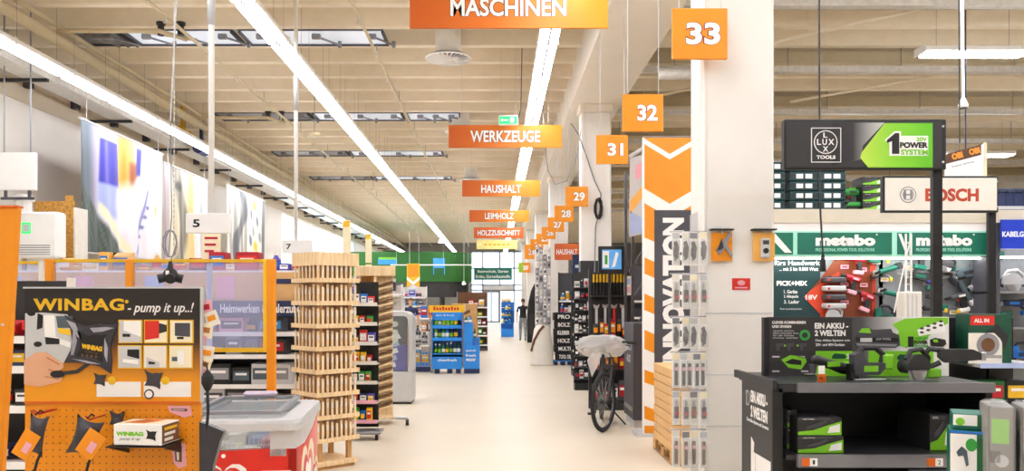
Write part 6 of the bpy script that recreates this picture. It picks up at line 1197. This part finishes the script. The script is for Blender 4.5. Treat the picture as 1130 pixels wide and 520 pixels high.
# bicycle
def bike(loc, rz):
    t = thing('bicycle', 'black mountain bicycle with its handlebar wrapped in plastic', 'bicycle', loc, rz)
    R = .365
    def wheel(y, steer):
        w_ = G(); Mx = Matrix.Translation((0, y, R)) @ Matrix.Rotation(steer, 4, 'Z') @ Matrix.Rotation(math.pi/2, 4, 'Y')
        nm = 'wheel'
        pts = [(R-.025+.028*math.cos(a), .026*math.sin(a)) for a in [2*math.pi*i/8 for i in range(9)]]
        wh = G().lathe(pts, 32, cap=False).xf(Mx).build('tyre', 'rubber', t, True)
        G().lathe([(R-.055, -.012), (R-.045, -.014), (R-.045, .014), (R-.055, .012), (R-.055, -.012)], 32, cap=False).xf(Mx).build('rim', 'darksteel', wh)
        g = G()
        for i in range(24):
            a = 2*math.pi*i/24; g.cyl((.02*math.cos(a+.5), .02*math.sin(a+.5), .03*(1 if i % 2 else -1)), ((R-.05)*math.cos(a), (R-.05)*math.sin(a), 0), .0016, n=3)
        g.xf(Mx).build('spoke', 'steel', wh)['kind'] = 'stuff'
        G().cyl((0, 0, -.05), (0, 0, .05), .022, n=10).xf(Mx).build('hub', 'black', wh); G().lathe([(.03, -.035), (.085, -.035), (.085, -.033), (.03, -.033)], 20, cap=False).xf(Mx).build('brake_disc', 'steel', wh)
    S = -.42; wheel(0, S); wheel(1.12, 0)
    Ms = Matrix.Rotation(S, 4, 'Z')
    for s in (-1, 1): G().tube([(s*.055, 0, R), (s*.06, .06, R+.22), (s*.06, .13, R+.42)], [.02, .02, .024], 8).xf(Ms).build('fork_leg', 'charcoal', t)
    G().cbox(-.085, .085, .1, .17, R+.40, R+.45, .01).xf(Ms).build('fork_crown', 'charcoal', t)
    G().cyl((0, .14, R+.42), (0, .2, R+.64), .026, n=10).build('head_tube', 'black', t); G().tube([(0, .19, R+.6), (0, .62, R+.5), (0, .68, R+.48)], .024, 8).build('top_tube', 'black', t); G().tube([(0, .17, R+.48), (0, .66, R-.06)], .03, 8).build('down_tube', 'black', t)
    G().cyl((0, .66, R-.06), (0, .7, R+.62), .018, n=8).build('seat_tube', 'black', t); G().prism([(.6, R+.62), (.86, R+.66), (.86, R+.69), (.7, R+.68), (.58, R+.65)], -.06, .06, 'x').build('saddle', 'black', t)
    for s in (-1, 1): G().tube([(s*.02, .66, R-.06), (s*.06, 1.12, R)], .012, 6).build('chain_stay', 'black', t); G().tube([(s*.02, .68, R+.45), (s*.06, 1.12, R)], .01, 6).build('seat_stay', 'black', t)
    G().lathe([(.09, -.004), (.095, 0), (.09, .004)], 20).xf(Matrix.Translation((-.06, .66, R-.06)) @ Matrix.Rotation(math.pi/2, 4, 'Y')).build('chainring', 'darksteel', t)
    G().cyl((-.07, .66, R-.06), (-.09, .6, R-.22), .012, n=6).cyl((.07, .66, R-.06), (.09, .72, R+.1), .012, n=6).build('crank', 'charcoal', t)
    G().cbox(-.19, -.09, .56, .64, R-.24, R-.215, .005).build('pedal', 'black', t); G().cbox(.09, .19, .68, .76, R+.095, R+.12, .005).build('pedal', 'black', t)
    G().tube([(.05, .75, R-.1), (.28, .62, .02), (.3, .6, .0)], .011, 6).build('kickstand', 'black', t)
    G().cyl((0, .2, R+.64), (0, .14, R+.70), .02, n=8).build('stem', 'black', t)
    G().tube([(-.36, .2, R+.72), (-.2, .17, R+.73), (-.05, .12, R+.70), (.05, .12, R+.70), (.2, .17, R+.73), (.36, .2, R+.72)], .014, 8).xf(Ms).build('handlebar', 'black', t)
    for s in (-1, 1): G().cyl((s*.24, .18, R+.72), (s*.36, .2, R+.72), .019, n=8).xf(Ms).build('grip', 'rubber', t); G().tube([(s*.22, .16, R+.72), (s*.27, .1, R+.69), (s*.33, .1, R+.68)], .007, 5).build('brake_lever', 'charcoal', t)
    # crumpled clear bag over the bar
    random.seed(3); nu, nv = 22, 10; vs = []; fs = []
    for i in range(nu):
        a = 2*math.pi*i/nu
        for j in range(nv):
            v = j/(nv-1); ph = -math.pi/2+math.pi*v
            rx = .33*math.cos(ph)**.7 if 0 < j < nv-1 else .02; ry = .15*math.cos(ph)**.7 if 0 < j < nv-1 else .02
            k = 1+random.uniform(-.09, .09); dz_ = random.uniform(-.015, .015)
            vs.append((rx*math.cos(a)*k*(1 if math.cos(a) < 0 else .86), .14+ry*math.sin(a)*k, R+.70+.115*math.sin(ph)-.05*math.cos(a)**2*(1 if v < .5 else .2)+dz_))
    for i in range(nu):
        for j in range(nv-1): fs.append((i*nv+j, ((i+1) % nu)*nv+j, ((i+1) % nu)*nv+j+1, i*nv+j+1))
    G().add(vs, fs).build('plastic_cover', 'poly', t); random.seed(11)
    G().prism([(-.12, R+.62), (-.2, R+.5), (-.14, R+.3), (-.06, R+.45), (-.02, R+.6)], .05, .09).build('cover_tail', 'poly', t)
    G().tube([(.06, .1, R+.6), (.16, .06, R+.45), (.13, .08, R+.3), (.06, .08, R+.25)], .006, 5).build('brake_hose', 'black', t)
    return t
bike((wx(666, 9.95), 9.95, 0), math.radians(-6))
# end-of-aisle tool racks
YR = 11.9; xa, xb = wx(653, YR), wx(699, YR)
t = thing('tool_rack', 'dark end rack with rows of yellow handled tools behind the bicycle', 'display rack', ((xa+xb)/2, YR, 0)); w2 = (xb-xa)/2; zt = wz(300, YR)
G().box(-w2, w2, .22, .25, 0, zt).build('back_panel', 'black', t); G().box(-w2, w2, 0, .25, 0, .12).build('plinth', 'charcoal', t)
for y in (326, 372, 408): G().box(-w2, w2, .05, .22, wz(y, YR)-.02, wz(y, YR)).build('shelf', 'charcoal', t)
for s in (-1, 1): G().box(s*w2-.02, s*w2+.02, .2, .26, 0, zt+.05).build('upright', 'charcoal', t)
for i in range(10):
    o = thing('hand_file', f'{nth(i+1)} black and yellow handled file from the left on the dark rack', 'hand tool', (xa+.05+.05*i, YR+.17, wz(325, YR)), group='yellow handled tools'); G().cyl((0, 0, 0), (0, 0, .18), .014, .018, n=8).build('handle', 'black', o); G().cyl((0, 0, .18), (0, 0, .3), .017, n=8).build('collar', 'gold', o); G().lathe([(.013, .3), (.017, .305), (.013, .33)], 8).build('cap', 'charcoal', o)
for i in range(4):
    o = thing('wrench', f'{nth(i+1)} long pale wrench from the left below the yellow handles', 'wrench', (xa+.09+.13*i, YR+.17, wz((408, 372)[i % 2], YR)+.004), group='long wrenches'); L = (.95, .48)[i % 2]; G().box(-.018, .018, -.01, .01, 0, L-.06).build('shank', 'lightgrey' if i != 2 else 'red', o); G().prism([(-.04, L-.06), (.03, L-.06), (.045, L), (.01, L-.02), (-.01, L-.02), (-.045, L)], -.012, .012).build('jaw', 'steel', o)
row(xa+.02, xb-.02, YR+.12, wz(372, YR), 'on the middle shelf of the dark tool rack', 'goods on the dark tool rack', ('carton', 'bag'), ('crimson', 'black', 'red', 'charcoal'), ('gold', 'white', 'orange'), (.06, .1), (.12, .26), .06)
row(xa+.02, xb-.02, YR+.12, wz(408, YR), 'on the lower shelf of the dark tool rack', 'goods on the dark tool rack', ('carton', 'bag'), ('brown', 'black', 'crimson', 'rust'), ('gold', 'white', 'orange'), (.06, .1), (.16, .3), .06)
row(xa+.02, xb-.02, YR+.12, .122, 'at the foot of the dark tool rack', 'goods on the dark tool rack', ('carton',), ('black', 'charcoal', 'darkgrey'), ('crimson', 'white'), (.1, .14), (.2, .3), .1)
o = thing('rack_notice', 'small white notice board at the right end of the dark rack', 'notice', (xb-.02, YR-.02, wz(326, YR)), group='notices'); G().box(-.12, 0, 0, .01, 0, .28).build('board', 'offwhite', o)
for k in range(2): G().box(-.1, -.03, -.003, 0, .16-.12*k, .24-.12*k).build('picture', ['paleblue', 'pink'][k], o)
G().box(-.02, 0, .01, .06, 0, .28).build('bracket', 'charcoal', o)
# wall screen
YV = 11.7; t = thing('monitor', 'black framed screen showing a blue and white picture', 'monitor', (wx(675, YV), YV, wz(301, YV)))
G().cbox(-.19, .19, 0, .05, 0, .38, .008).build('case', 'black', t); G().box(-.14, .14, -.004, 0, .05, .33).build('screen_panel', 'screen', t); G().box(-.13, -.04, -.006, -.004, .07, .31).build('white_field', 'white', t); G().prism([(.0, .07), (.05, .09), (.1, .28), (.06, .3)], -.006, -.004).build('tool_picture', 'white', t); G().box(-.03, .03, .05, .3, .1, .2).build('arm', 'charcoal', t); G().box(-.1, -.06, -.008, -.006, .12, .25).build('green_picture', 'green', t)
G().box(-.02, .02, .2, .24, -t.location.z, .2).build('stand_pole', 'charcoal', t); G().cyl((.0, .03, .38), (.0, .2, 1.6), .006, n=5).build('cable', 'lightgrey', t)
# narrow wire rack in front of the second column
YR = 14.6; xa, xb = wx(634, YR), wx(656, YR)
t = thing('wire_rack', 'narrow dark rack of small packs beside the second column', 'display rack', ((xa+xb)/2, YR, 0)); w2 = (xb-xa)/2; zt = wz(300, YR)
G().box(-w2, w2, .16, .18, 0, zt).build('back_panel', 'charcoal', t); G().box(-w2, w2, -.05, .18, 0, .12).build('plinth', 'black', t)
for k in range(9):
    z = .2+.205*k; G().box(-w2, w2, .02, .16, z-.012, z).build('shelf', 'darkgrey', t)
    row(xa+.01, xb-.01, YR+.09, z, f'on the {nth(9-k)} shelf of the narrow dark rack', 'packs on the narrow dark rack', ('carton', 'bag', 'bottle'), ('lightgrey', 'charcoal', 'offwhite', 'darkgrey', 'black'), ('crimson', 'lightgrey', 'white', 'darkgrey'), (.07, .09), (.11, .16), .06)
# row of dark gondola ends further along the aisle
for k, (YR, px0, px1, pt) in enumerate(((17.3, 632, 650, 292), (22.6, 617, 633, 300), (27.5, 604, 615, 305))):
    xa, xb = wx(px0, YR), wx(px1, YR)
    gondola('gondola_end', ['dark gondola end behind the narrow dark rack', 'dark gondola end behind the black crates', 'farthest dark gondola end by the columns'][k], xa, xb+1.5, YR, YR+.4, wz(pt, YR), (.2, .55, .9, 1.25, 1.6), mat='charcoal', back='darkgrey', group='gondola ends along the aisle')
    for j, z in enumerate((.2, .55, .9, 1.25, 1.6)): row(xa+.05, xb+.5, YR+.15, z, f'on the {nth(5-j)} shelf of the {["nearest", "middle", "farthest"][k]} dark gondola end', 'goods on the gondola ends', ('carton', 'bottle', 'can'), ('skyblue', 'white', 'charcoal', 'offwhite', 'teal', 'lightgrey', 'blue'), ('crimson', 'white', 'gold'), (.1, .16), (.16, .27), .14)
YQ = 17.0; t = thing('monitor', 'dark slanted screen beside the short red orange sign', 'monitor', (wx(640, YQ), YQ, wz(303, YQ)), group='screens'); G().cbox(-.16, .16, 0, .05, 0, .42, .01).build('case', 'navy', t); G().box(-.1, .1, -.004, 0, .14, .2).build('screen_text', 'lightgrey', t); G().box(-.02, .02, .05, .3, .1, .16).build('arm', 'charcoal', t); G().box(-.02, .02, .05, .09, -t.location.z, .1).build('stand_pole', 'charcoal', t)
# black crates with white words on a blue pallet
YK = 20.2; xa, xb = wx(611, YK), wx(632, YK); w2 = (xb-xa)/2
t = thing('pallet', 'small blue pallet under the black printed crates', 'pallet', ((xa+xb)/2, YK, 0))
G().box(-w2, w2, 0, .4, .09, .12).build('deck', 'blue', t); 
for x in (-w2, -.05, w2-.1): G().box(x, x+.1, 0, .4, 0, .09).build('block', 'navy', t)
ch = (wz(345, YK)-.12)/6
for k in range(6):
    o = thing('crate', f'black crate with white words, {nth(6-k)} from the top of its stack', 'crate', ((xa+xb)/2+random.uniform(-.02, .02), YK+.03, .122+ch*k), random.uniform(-.06, .06), group='black printed crates'); G().cbox(-w2+.02, w2-.02, 0, .34, 0, ch-.01, .01).build('crate_body', 'black', o); word(o, ['TOOL OIL', 'MULTI', 'HOLZ', 'KLEBER', 'BOLZ', 'PRO'][k], o.location.x+.03, o.location.z+ch*.45, .3, .1, YK+.03, 'white', bold=.03); G().box(-w2+.05, w2-.05, .03, .3, ch-.01, ch-.004).build('lid', 'charcoal', o)
# white curved plinth with a hanging-goods column
YW = 20.0; t = thing('curved_plinth', 'white curved plinth with a brown arc in the aisle', 'display plinth', (wx(599, YW), YW+.3, 0))
G().lathe([(.3, 0), (.3, .04), (.28, .06), (.27, .45), (.2, .9), (.12, 1.0)], 24).build('plinth_body', 'offwhite', t, True); G().tube([(-.27, -.1, .35), (-.2, -.16, .62), (-.08, -.19, .85), (.03, -.2, .98)], .035, 8).build('brown_arc', 'brown', t, True)
t = thing('hook_column', 'tall mesh column hung with silver packs above the plinth', 'display rack', (wx(600, 20.6), 20.95, 0)); zt = wz(280, 20.6)
G().box(-.2, .2, 0, .1, 0, zt).build('mesh_panel', 'lightgrey', t)
row_i = 0
for k in range(11):
    for i in range(4):
        row_i += 1; c = ['white', 'offwhite', 'lightgrey', 'midgrey'][(k+i) % 4]
        tag(link('hanging_pack', product('bag', c, ['darkgrey', 'offwhite', 'midgrey', 'lightgrey', 'mauve'][(k*2+i*3) % 5], .08, .04, .17), None, (t.location.x-.15+.1*i, 20.92, 1.0+k*.18)), f'{CW[c]} hanging pack, {nth(i+1)} from the left in {nth(k+1)} mesh column row from below', 'hanging pack', 'packs on the mesh column')
# tall black arched display
YA_ = 31; t = thing('arched_display', 'tall black display with a rounded top beside the walker', 'display', (wx(587, YA_), YA_, 0)); zt = wz(312, YA_)
G().prism([(-.17, .0), (.2, 0), (.2, zt), (.1, zt-.05), (-.02, zt-.3), (-.12, zt-.75), (-.17, zt-1.2)], 0, .5).build('case', 'black', t); G().box(-.1, .14, -.004, 0, .3, 1.1).build('front_print', 'charcoal', t)
# ---------------------------------------------------------------- far aisle displays
YF_ = 36; xa, xb = wx(553, YF_), wx(567, YF_)
t = thing('bottle_display', 'far blue pallet display in the middle of the aisle', 'display stand', ((xa+xb)/2, YF_, 0)); w2 = (xb-xa)/2; G().box(-w2, w2, 0, .6, 0, .35).build('front_panel', 'brightblue', t); G().box(-w2, w2, .4, .6, .35, 1.55).build('back_panel', 'blue', t)
for k, z in enumerate((.6, .9, 1.2)): G().box(-w2, w2, 0, .4, z-.03, z).build('shelf', 'brightblue', t); row(xa, xb, YF_+.15, z, f'on the {nth(3-k)} shelf of the far blue display', 'goods on the far blue display', ('carton', 'bottle'), ('white', 'skyblue', 'teal'), ('blue', 'yellow'), (.12, .16), (.16, .22), .14)
row(xa+.02, xb, YF_+.45, 1.55, 'on top of the far blue display', 'goods on the far blue display', ('bag',), ('yellow', 'lime'), ('white',), (.2, .24), (.16, .2), .18)
YF_ = 26; xa, xb = wx(524, YF_), wx(538, YF_)
gondola('gondola_end', 'narrow white shelf end left of the far aisle', xa-.6, xb, YF_, YF_+.45, wz(322, YF_), (.2, .5, .8, 1.1, 1.4), mat='midgrey', back='brown', group='gondola ends along the aisle')
for j, z in enumerate((.2, .5, .8, 1.1, 1.4)): row(xa-.2, xb-.03, YF_+.15, z, f'on the {nth(5-j)} shelf of the narrow shelf end', 'goods on the narrow shelf end', ('carton', 'bag'), ('cardboard', 'brown', 'crimson', 'offwhite', 'pink', 'green'), ('white', 'gold'), (.12, .18), (.14, .24), .2)
# pallet of brown boxes behind the blue display
YQ = 20.5; xa, xb = wx(497, YQ), wx(528, YQ); t = thing('pallet', 'pallet carrying large brown cartons behind the blue display', 'pallet', ((xa+xb)/2, YQ, 0)); w2 = (xb-xa)/2
G().box(-w2, w2, 0, .8, .1, .13).build('deck', 'pine_dark', t)
for x in (-w2, -.05, w2-.1): G().box(x, x+.1, 0, .8, 0, .1).build('block', 'pine_dark', t)
zz = .131
for k, h in enumerate((.45, .45, .5)):
    o = thing('large_carton', f'large brown carton, {nth(3-k)} from the top behind the blue display', 'carton', ((xa+xb)/2, YQ+.02, zz), .04*(k-1), group='large brown cartons'); G().cbox(-w2+.03, w2-.03, 0, .7, 0, h-.005, .01).build('box', 'cardboard', o); G().prism([(-.12, h*.3), (.15, h*.55), (.13, h*.7), (-.14, h*.45)], -.003, 0).build('dark_print', 'brown', o); G().box(-.03, .03, -.002, 0, 0, h-.01).build('tape_strip', 'tape', o); zz += h
o = thing('flat_banner', 'yellow strip with red writing above the blue display', 'banner', (wx(493, 19.5), 19.5, 0)); G().box(-.42, .42, 0, .03, wz(345, 19.5), wz(337, 19.5)).build('strip', 'yellow', o)
for k in range(9): G().box(-.32+.07*k, -.27+.07*k, -.003, 0, wz(342.5, 19.5), wz(339.5-(k % 3 == 0), 19.5)).build('red_stroke', 'red', o)
for x in (-.4, .4): G().box(x-.015, x+.015, .03, .06, 0, wz(337, 19.5)).build('pole', 'midgrey', o)
# green, blue and pink piles behind
YQ = 23.5; gondola('gondola', 'low white gondola with bright piles behind the wire cage', wx(463, YQ), wx(520, YQ), YQ, YQ+.5, 1.3, (.3, .7, 1.1), group='low gondolas')
for j, z in enumerate((1.1, .7)): row(wx(464, YQ), wx(519, YQ), YQ+.2, z, f'on the {["top", "middle"][j]} shelf of the low white gondola', 'piles on the low gondola', ('bag', 'carton'), ('pink', 'blue', 'lime', 'offwhite', 'yellow', 'orange', 'navy', 'white'), ('white', 'crimson'), (.2, .32), (.2, .34), .3)
# white goods gondolas in the middle left background
for k, (YQ, a, c, zt) in enumerate(((14.5, 330, 441, 1.9), (19.5, 395, 444, 1.9), (28, 405, 470, 2.1))):
    xa, xb = wx(a, YQ), wx(c, YQ); sh_ = (.25, .65, 1.05, 1.42, 1.72)
    gondola('gondola', ['long white gondola behind the slatted pine rack', 'white gondola behind the grey cooler', 'farthest white gondola under the green fascia'][k], xa, xb, YQ, YQ+.5, zt, sh_, group='white gondolas')
    for j, z in enumerate(sh_[2:]): row(max(xa, wx(385, YQ))+.03, xb-.03, YQ+.2, z, f'on the {nth(3-j)} shelf of the {["nearest", "middle", "farthest"][k]} white gondola', 'goods on the white gondolas', ('carton', 'bag', 'can'), ('white', 'lightgrey', 'offwhite', 'mauve', 'paleblue', 'pink', 'midgrey'), ('purple', 'crimson', 'darkgrey', 'skyblue'), (.14, .24), (.16, .28), .25)
    row(max(xa, wx(340, YQ))+.03, xb-.03, YQ+.25, zt, f'on top of the {["nearest", "middle", "farthest"][k]} white gondola', 'goods on the white gondolas', ('carton', 'can'), ('white', 'paleblue', 'offwhite', 'crimson', 'green'), ('purple', 'crimson', 'skyblue'), (.18, .3), (.14, .3), .28) if k < 2 else None
# tall cream aisle markers
for k, (px, Y, y0, y1) in enumerate(((382.5, 19.0, 243, 300), (406.5, 24, 258, 305))):
    t = thing('aisle_marker', ['taller cream aisle marker column left of the green fascia', 'shorter cream aisle marker beside the green fascia'][k], 'aisle marker', (wx(px, Y), Y, 0), group='cream aisle markers'); G().cbox(-.09, .09, 0, .06, 0, wz(y0, Y), .01).build('panel', 'cream', t); G().box(-.08, .08, -.004, 0, wz(y0, Y)-.16, wz(y0, Y)-.02).build('top_mark', 'gold', t); G().box(-.09, .09, -.006, 0, wz(y0, Y)-.9, wz(y0, Y)-.86).build('green_line', 'forest', t)
# green round fascia with black band
YG = 45; t = thing('green_fascia', 'large rounded green fascia with a black band over the garden shop', 'fascia', (wx(470, YG), YG, 0), kind='structure')
def capsule(x0, x1, r, n=14): return [(x0, -r)]+[(x1+r*math.sin(a), -r*math.cos(a)) for a in [math.pi*i/n for i in range(n+1)]]+[(x0, r)]
M('fasciagreen', '#22661A', .5, var=.15, scale=.6)
G().prism(capsule(-3.9, 1.1, 1.4), wz(311, YG-1.4), wz(278, YG-1.4), 'z').build('green_band', 'fasciagreen', t); G().prism(capsule(-.3, 1.05, 1.3), wz(328, YG-1.4), wz(311, YG-1.4), 'z').build('black_band', 'charcoal', t)
for x, y in ((-3.6, -1), (-3.6, 1), (.9, 1), (.9, -1)): G().cyl((x, y, 0), (x, y, wz(311, YG-1.4)), .08, n=10).build('post', 'darkgrey', t)
yy = YG-1.4
for a, c in ((478, 491), (417, 438)): p = rpx(t, 'sky_picture', a, c, 285, 303 if a > 450 else 292, yy, 'skyblue', .02); rpx(t, 'meadow_picture', a+1, c-1, 296 if a > 450 else 284, 304 if a > 450 else 286.5, yy-.02, 'lime' if a < 450 else 'forest', .01)
o = thing('green_rail', 'white horizontal rail hung before the green fascia', 'rail', (wx(478, 40), 40, wz(292.5, 40)), group='rails'); G().cyl((-2.1, 0, 0), (2.1, 0, 0), .03, n=8).build('rail', 'white', o); 
for x in (-1.8, -.7, .5, 1.7): G().cyl((x, 0, 0), (x, 0, ZC-o.location.z), .008, n=5).build('hanging_wire', 'lightgrey', o)
o = thing('banner', 'far orange chevron banner before the green fascia', 'banner', (wx(456, 38), 38, 0)); zt = wz(291, 38); G().box(-.3, .3, 0, .02, .1, zt).build('cloth', 'gold', o); G().box(-.24, .24, -.003, 0, zt-.6, zt-.05).build('orange_field', 'orange', o); G().prism([(-.3, zt-.6), (0, zt-.85), (.3, zt-.6), (.3, zt-.75), (0, zt-1.0), (-.3, zt-.75)], -.004, 0).build('chevron', 'white', o); G().box(-.16, .16, -.004, 0, .3, zt-1.0).build('grey_field', 'mauve', o); G().box(-.3, .3, -.1, .12, 0, .1).build('foot', 'lightgrey', o); word(o, 'INNOVATION', o.location.x, zt-1.6, 1.1, .2, 38-.004, 'white', bold=.04, rot=90)
for k, (px, py, Y) in enumerate(((486, 268, 42), (417, 268, 42), (452, 318, 40), (512, 314, 40))):
    o = thing('spot_lamp', f'{nth(k+1)} small white spot lamp near the green fascia', 'spot lamp', (wx(px, Y), Y, wz(py, Y)), group='spot lamps by the green fascia'); G().lathe([(.05, .16), (.09, .08), (.13, 0)], 12).build('shade', 'white', o, True); G().lathe([(.1, .0), (.1, .01)], 10).build('lamp_glass', 'led', o); G().cyl((0, 0, .15), (0, 0, ZC-o.location.z), .012, n=5).build('rod', 'lightgrey', o)
# ================================================================ people
def person(label, loc, rz, H, shirt, legs, hair, stride=.16, arm=.12):
    """skin-modifier figure of standing height H, one continuous body; facing -Y before turning"""
    s = H/1.75
    J = {'pelvis': (0, 0, .95), 'waist': (0, 0, 1.1), 'chest': (0, 0, 1.32), 'neck': (0, 0, 1.47), 'head0': (0, -.01, 1.56), 'head1': (0, -.015, 1.66), 'head2': (0, -.005, 1.73)}
    Rr = {'pelvis': (.16, .11), 'waist': (.14, .095), 'chest': (.17, .105), 'neck': (.055, .055), 'head0': (.065, .08), 'head1': (.078, .095), 'head2': (.045, .055)}
    E = [('pelvis', 'waist'), ('waist', 'chest'), ('chest', 'neck'), ('neck', 'head0'), ('head0', 'head1'), ('head1', 'head2')]
    for sg, n in ((-1, 'l'), (1, 'r')):
        st = stride*sg
        J.update({n+'hip': (sg*.09, 0, .88), n+'knee': (sg*.1, -st*.55-.02, .49), n+'ankle': (sg*.1, -st+.02, .09), n+'toe': (sg*.11, -st-.13, .035), n+'sh': (sg*.19, 0, 1.41), n+'elbow': (sg*.25, st*arm*2+.02, 1.13), n+'wrist': (sg*.25, st*arm*3-.08, .89), n+'hand': (sg*.24, st*arm*3-.12, .80)})
        Rr.update({n+'hip': (.095, .1), n+'knee': (.062, .066), n+'ankle': (.042, .046), n+'toe': (.04, .03), n+'sh': (.062, .062), n+'elbow': (.045, .045), n+'wrist': (.03, .03), n+'hand': (.022, .04)})
        E += [('pelvis', n+'hip'), (n+'hip', n+'knee'), (n+'knee', n+'ankle'), (n+'ankle', n+'toe'), ('chest', n+'sh'), (n+'sh', n+'elbow'), (n+'elbow', n+'wrist'), (n+'wrist', n+'hand')]
        for f in range(4): k = n+'f%d' % f; J[k] = (sg*(.24-.012), st*arm*3-.15+.022*f, .715+.008*abs(f-1)); Rr[k] = (.009, .009); E.append((n+'hand', k))
        k = n+'th'; J[k] = (sg*.215, st*arm*3-.165, .77); Rr[k] = (.01, .01); E.append((n+'hand', k))
    K = list(J); me = bpy.data.meshes.new('person'); me.from_pydata([J[k] for k in K], [(K.index(a), K.index(b)) for a, b in E], [])
    ob = bpy.data.objects.new('person', me); COL.objects.link(ob); sk = ob.modifiers.new('skin', 'SKIN'); sk.use_smooth_shade = True
    for i, k in enumerate(K): me.skin_vertices[0].data[i].radius = Rr[k]; me.skin_vertices[0].data[i].use_root = (k == 'pelvis')
    ob.modifiers.new('sub', 'SUBSURF').levels = 2
    m2 = bpy.data.meshes.new_from_object(ob.evaluated_get(bpy.context.evaluated_depsgraph_get())); bpy.data.objects.remove(ob)
    for m in (shirt, legs, 'skin', 'black'): m2.materials.append(MATS[m])
    for p in m2.polygons:
        c = p.center; ax = abs(c.x); p.use_smooth = True
        p.material_index = 3 if c.z < .085 else 1 if (c.z < .97 and ax < .2) else 2 if (c.z > 1.49 or (ax > .2 and c.z < 1.2)) else 0
    m2.transform(Matrix.Scale(s, 4)); m2.update()
    o = link('person', m2, None, loc, rz); tag(o, label, 'person')
    h = G().ball((0, .012, 1.675), (.086, .1, .085), 12); h.v = [(x, y if z > 1.66 or y > -.03 else y+.05, z) for x, y, z in h.v]
    h.xf(Matrix.Scale(s, 4)).build('hair', hair, o, True)
    for sg in (-1, 1): G().ball((sg*.075*s, .0, 1.62*s), (.012*s, .02*s, .03*s), 8).build('ear', 'skin', o, True); G().ball((sg*.03*s, -.096*s, 1.635*s), .01*s, 6).build('eye', 'black', o)
    G().prism([(-.012*s, 1.585*s), (.012*s, 1.585*s), (0, 1.635*s)], -.125*s, -.085*s).build('nose', 'skin', o); G().box(-.022*s, .022*s, -.1*s, -.08*s, 1.555*s, 1.563*s).build('mouth', 'rust', o)
    return o
M('denimgrey', '#8A8D92', .8, var=.35, scale=14)
person('person in a black t-shirt and grey trousers walking away down the aisle', (wx(577, 32.2), 32.2, 0), math.pi, 1.68, 'black', 'denimgrey', 'brown')
person('person in a navy top standing behind the wire cage', (wx(453, 25.5), 25.5, 0), .3, 1.68, 'navy', 'charcoal', 'brown', stride=.03)
